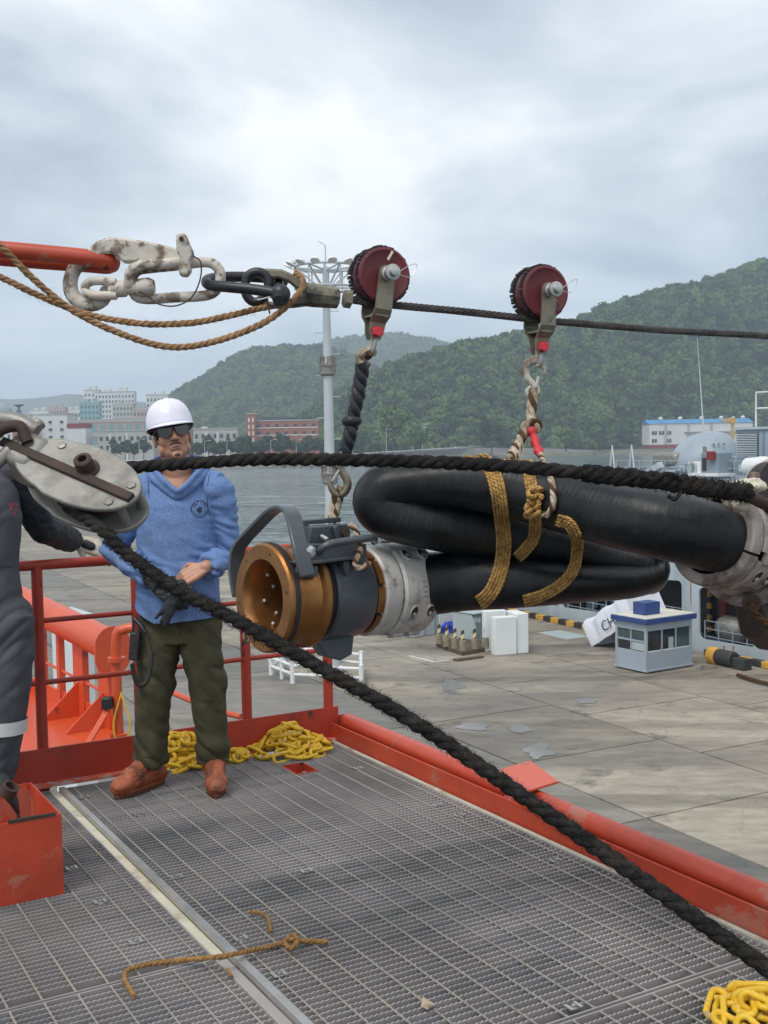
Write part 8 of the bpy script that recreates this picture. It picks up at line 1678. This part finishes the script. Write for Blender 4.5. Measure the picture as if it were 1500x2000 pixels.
bd2.tube([C_(-38, 1215), C_(-40, 1120), C_(-42, 1000), C_(-42, 930)], [0.14, 0.145, 0.155, 0.10], 20, rb=[0.11, 0.11, 0.11, 0.08], ref=V((1, 0, 0)))
for a, b, c in ((s2l, e2l, w2l), (s2r, e2r, w2r)): bd2.tube([a, b, b.lerp(c, 0.4), c], [0.048, 0.038, 0.038, 0.027], 12, roundcap=True)
for a, b, c in ((h2l, k2l, a2l), (h2r, k2r, a2r)): bd2.tube([a, b, b.lerp(c, 0.4), c], [0.082, 0.054, 0.054, 0.036], 12, roundcap=True)
hand(bd2, w2l, V((0.1, -0.2, -1)), V((0.9, 0, 0)), 0.45, 1.0, thumb=0.4)
solid(bd2, 0.0055, 3).build('body', 'skin', p2, smooth=180)
helmet(p2, H2, hx2)
cv = MB(); cv.tube([C_(-34, 1235), C_(-36, 1190), C_(-39, 1110), C_(-42, 1010), C_(-42, 945, 0.01), C_(-42, 915, 0.03)], [0.190, 0.186, 0.165, 0.186, 0.165, 0.09], 28, rb=[0.14, 0.14, 0.128, 0.135, 0.11, 0.08], ref=V((1, 0, 0)))
cv.tube([s2l, s2l.lerp(e2l, 0.5), e2l, w2l], [0.078, 0.068, 0.056, 0.048], 16); cv.ball(C_(8, 1215), (0.125, 0.125, 0.14), 18, 12); cv.ball(C_(-76, 1215), (0.125, 0.125, 0.14), 18, 12); cv.ball(s2l, 0.078, 14, 10); cv.ball(s2r, 0.074, 14, 10)
for (h, k_, a) in ((h2l, k2l, a2l), (h2r, k2r, a2r)): cv.tube([h, h.lerp(k_, 0.5), k_, k_.lerp(a, 0.5), a], [0.118, 0.108, 0.086, 0.080, 0.070], 20)
def cv_wr(p):
    k = 0.5 + 1.2 * math.exp(-((p.z - 0.72) / 0.14) ** 2) + 0.9 * math.exp(-((p.z - 0.15) / 0.12) ** 2); q = V((p.x * 6, p.y * 6, p.z * 12 - p.x * 10)); return 0.012 * k * (abs(noise.noise(q)) * 1.3 - 0.22) + 0.002 * k * noise.noise(q * 2.3) + 0.003 * nz((p.x * 14, p.y * 14, p.z * 4))
cm_ = solid(cv, 0.0065, 4, cv_wr); co_ = cm_.build('coverall', 'coverall_grey', p2, smooth=180)
cb_ = BVHTree.FromPolygons([tuple(v) for v in cm_.v], cm_.f)
def on_cov(px, py, off=0.003):
    d = ray(px, py).normalized(); h, nn, i, ds = cb_.ray_cast(CAM, d); return (h - d * off) if h is not None else None
sl2 = MB(); dfa = (w2r - e2r).normalized(); sl2.tube([s2r, s2r.lerp(e2r, 0.5), e2r, e2r.lerp(w2r, 0.5), w2r - dfa * 0.075], [0.078, 0.074, 0.066, 0.066, 0.060], 18); solid(sl2, 0.006, 4, lambda p: folds(p, 0.010, None, 12, 30)).build('sleeve', 'sleeve_navy', p2, smooth=180)
MB().tube([e2r.lerp(w2r, 0.0) + V((0.02, -0.02, 0.062)), e2r.lerp(w2r, 0.5) + V((0.01, -0.02, 0.064)), w2r + V((-0.03, -0.02, 0.058))], 0.022, 12, rb=0.008, ref=V((0.5, 0.8, 0))).build('sleeve_stripe', 'coverall_grey', p2)
g2 = MB(); gd2 = V((0.90, 0.15, -0.30)).normalized(); g2.tube([w2r - dfa * 0.05, w2r, w2r + gd2 * 0.03], [0.044, 0.042, 0.044], 14); hand(g2, w2r + gd2 * 0.01, gd2, V((-0.1, 0.75, -0.65)), (0.45, 0.5, 0.55, 0.6), 1.2, thumb=0.5, flip=-1, r=0.0125); solid(g2, 0.005, 3).build('cream_glove', 'glove_cream', p2, smooth=180)
wt = MB(); wt.tube([w2r + gd2 * 0.062 + V((0, -0.02, 0.006)), w2r + gd2 * 0.088 + V((0, -0.02, 0.002))], [0.024, 0.024], 12, roundcap=True); wt.build('glove_grip', 'glove_black', p2)
zb = C_(20, 1416).z; bmx = MB(); mid = k2r.lerp(a2r, (k2r.z - zb) / (k2r.z - a2r.z))
bmx.tube([mid + V((0, 0, 0.030)), mid, mid - V((0, 0, 0.030))], [0.094, 0.092, 0.090], 28, caps=False); bmx.build('reflective_band', 'reflective_tape', co_)
# chest pocket seams and stitched red emblem
pk = [on_cov(x, y) for x, y in ((0, 976), (38, 968), (42, 1036), (28, 1042), (4, 1030))]; pk = [q for q in pk if q is not None]
if len(pk) > 3: MB().tube(pk, 0.0018, 5).build('pocket_seam', 'sleeve_navy', co_)
for k, (x, y) in enumerate([(20, 986), (26, 985), (32, 987), (22, 994), (31, 996), (27, 1003)]):
    q = on_cov(x, y, 0.004)
    if q is not None: MB().tube(catmull([q + RT * 0.004, q + UP * 0.006, q - RT * 0.005, q - UP * 0.005], n=16, closed=True)[:-1], 0.0016, 5, closed=True).build('stitched_emblem', 'red_thread', co_)
sq = [on_cov(x, y) for x, y in ((-2, 1108), (12, 1106), (26, 1107), (40, 1104))]; sq = [q for q in sq if q is not None]
if len(sq) > 2: MB().tube(sq, 0.0018, 5).build('waist_seam', 'sleeve_navy', co_)
boot(p2, V((a2r.x, a2r.y, 0)), V((a2r.x + 0.03, a2r.y - 0.25, 0))); boot(p2, V((a2l.x, a2l.y, 0)), V((a2l.x - 0.08, a2l.y - 0.25, 0)))
# grease gun standing in the red box
gg = at(28, 1592, 4.02); t = thing('grease_nozzle', 'dark metal nozzle tool with an open collar standing in the red box', 'tool', V((gg.x, gg.y, 0.02)))
MB().tube(PX([(36, 1590, 4.02), (28, 1568, 4.02), (16, 1545, 4.03), (-5, 1520, 4.05)]), [0.006, 0.016, 0.026, 0.03], 14).build('cone', 'black_plastic', t)
MB().lathe([(0, 0.020), (0, 0.030), (0.04, 0.030), (0.04, 0.022), (0.01, 0.020)], at(12, 1552, 4.0), V((0.55, -0.15, 0.8)), 20, caps=False).build('collar', 'rust_dark', t)
MB().tube([V((gg.x - 0.01, gg.y, 0.012)), at(36, 1592, 4.02)], [0.008, 0.006], 8).build('rod', 'rust_dark', t)
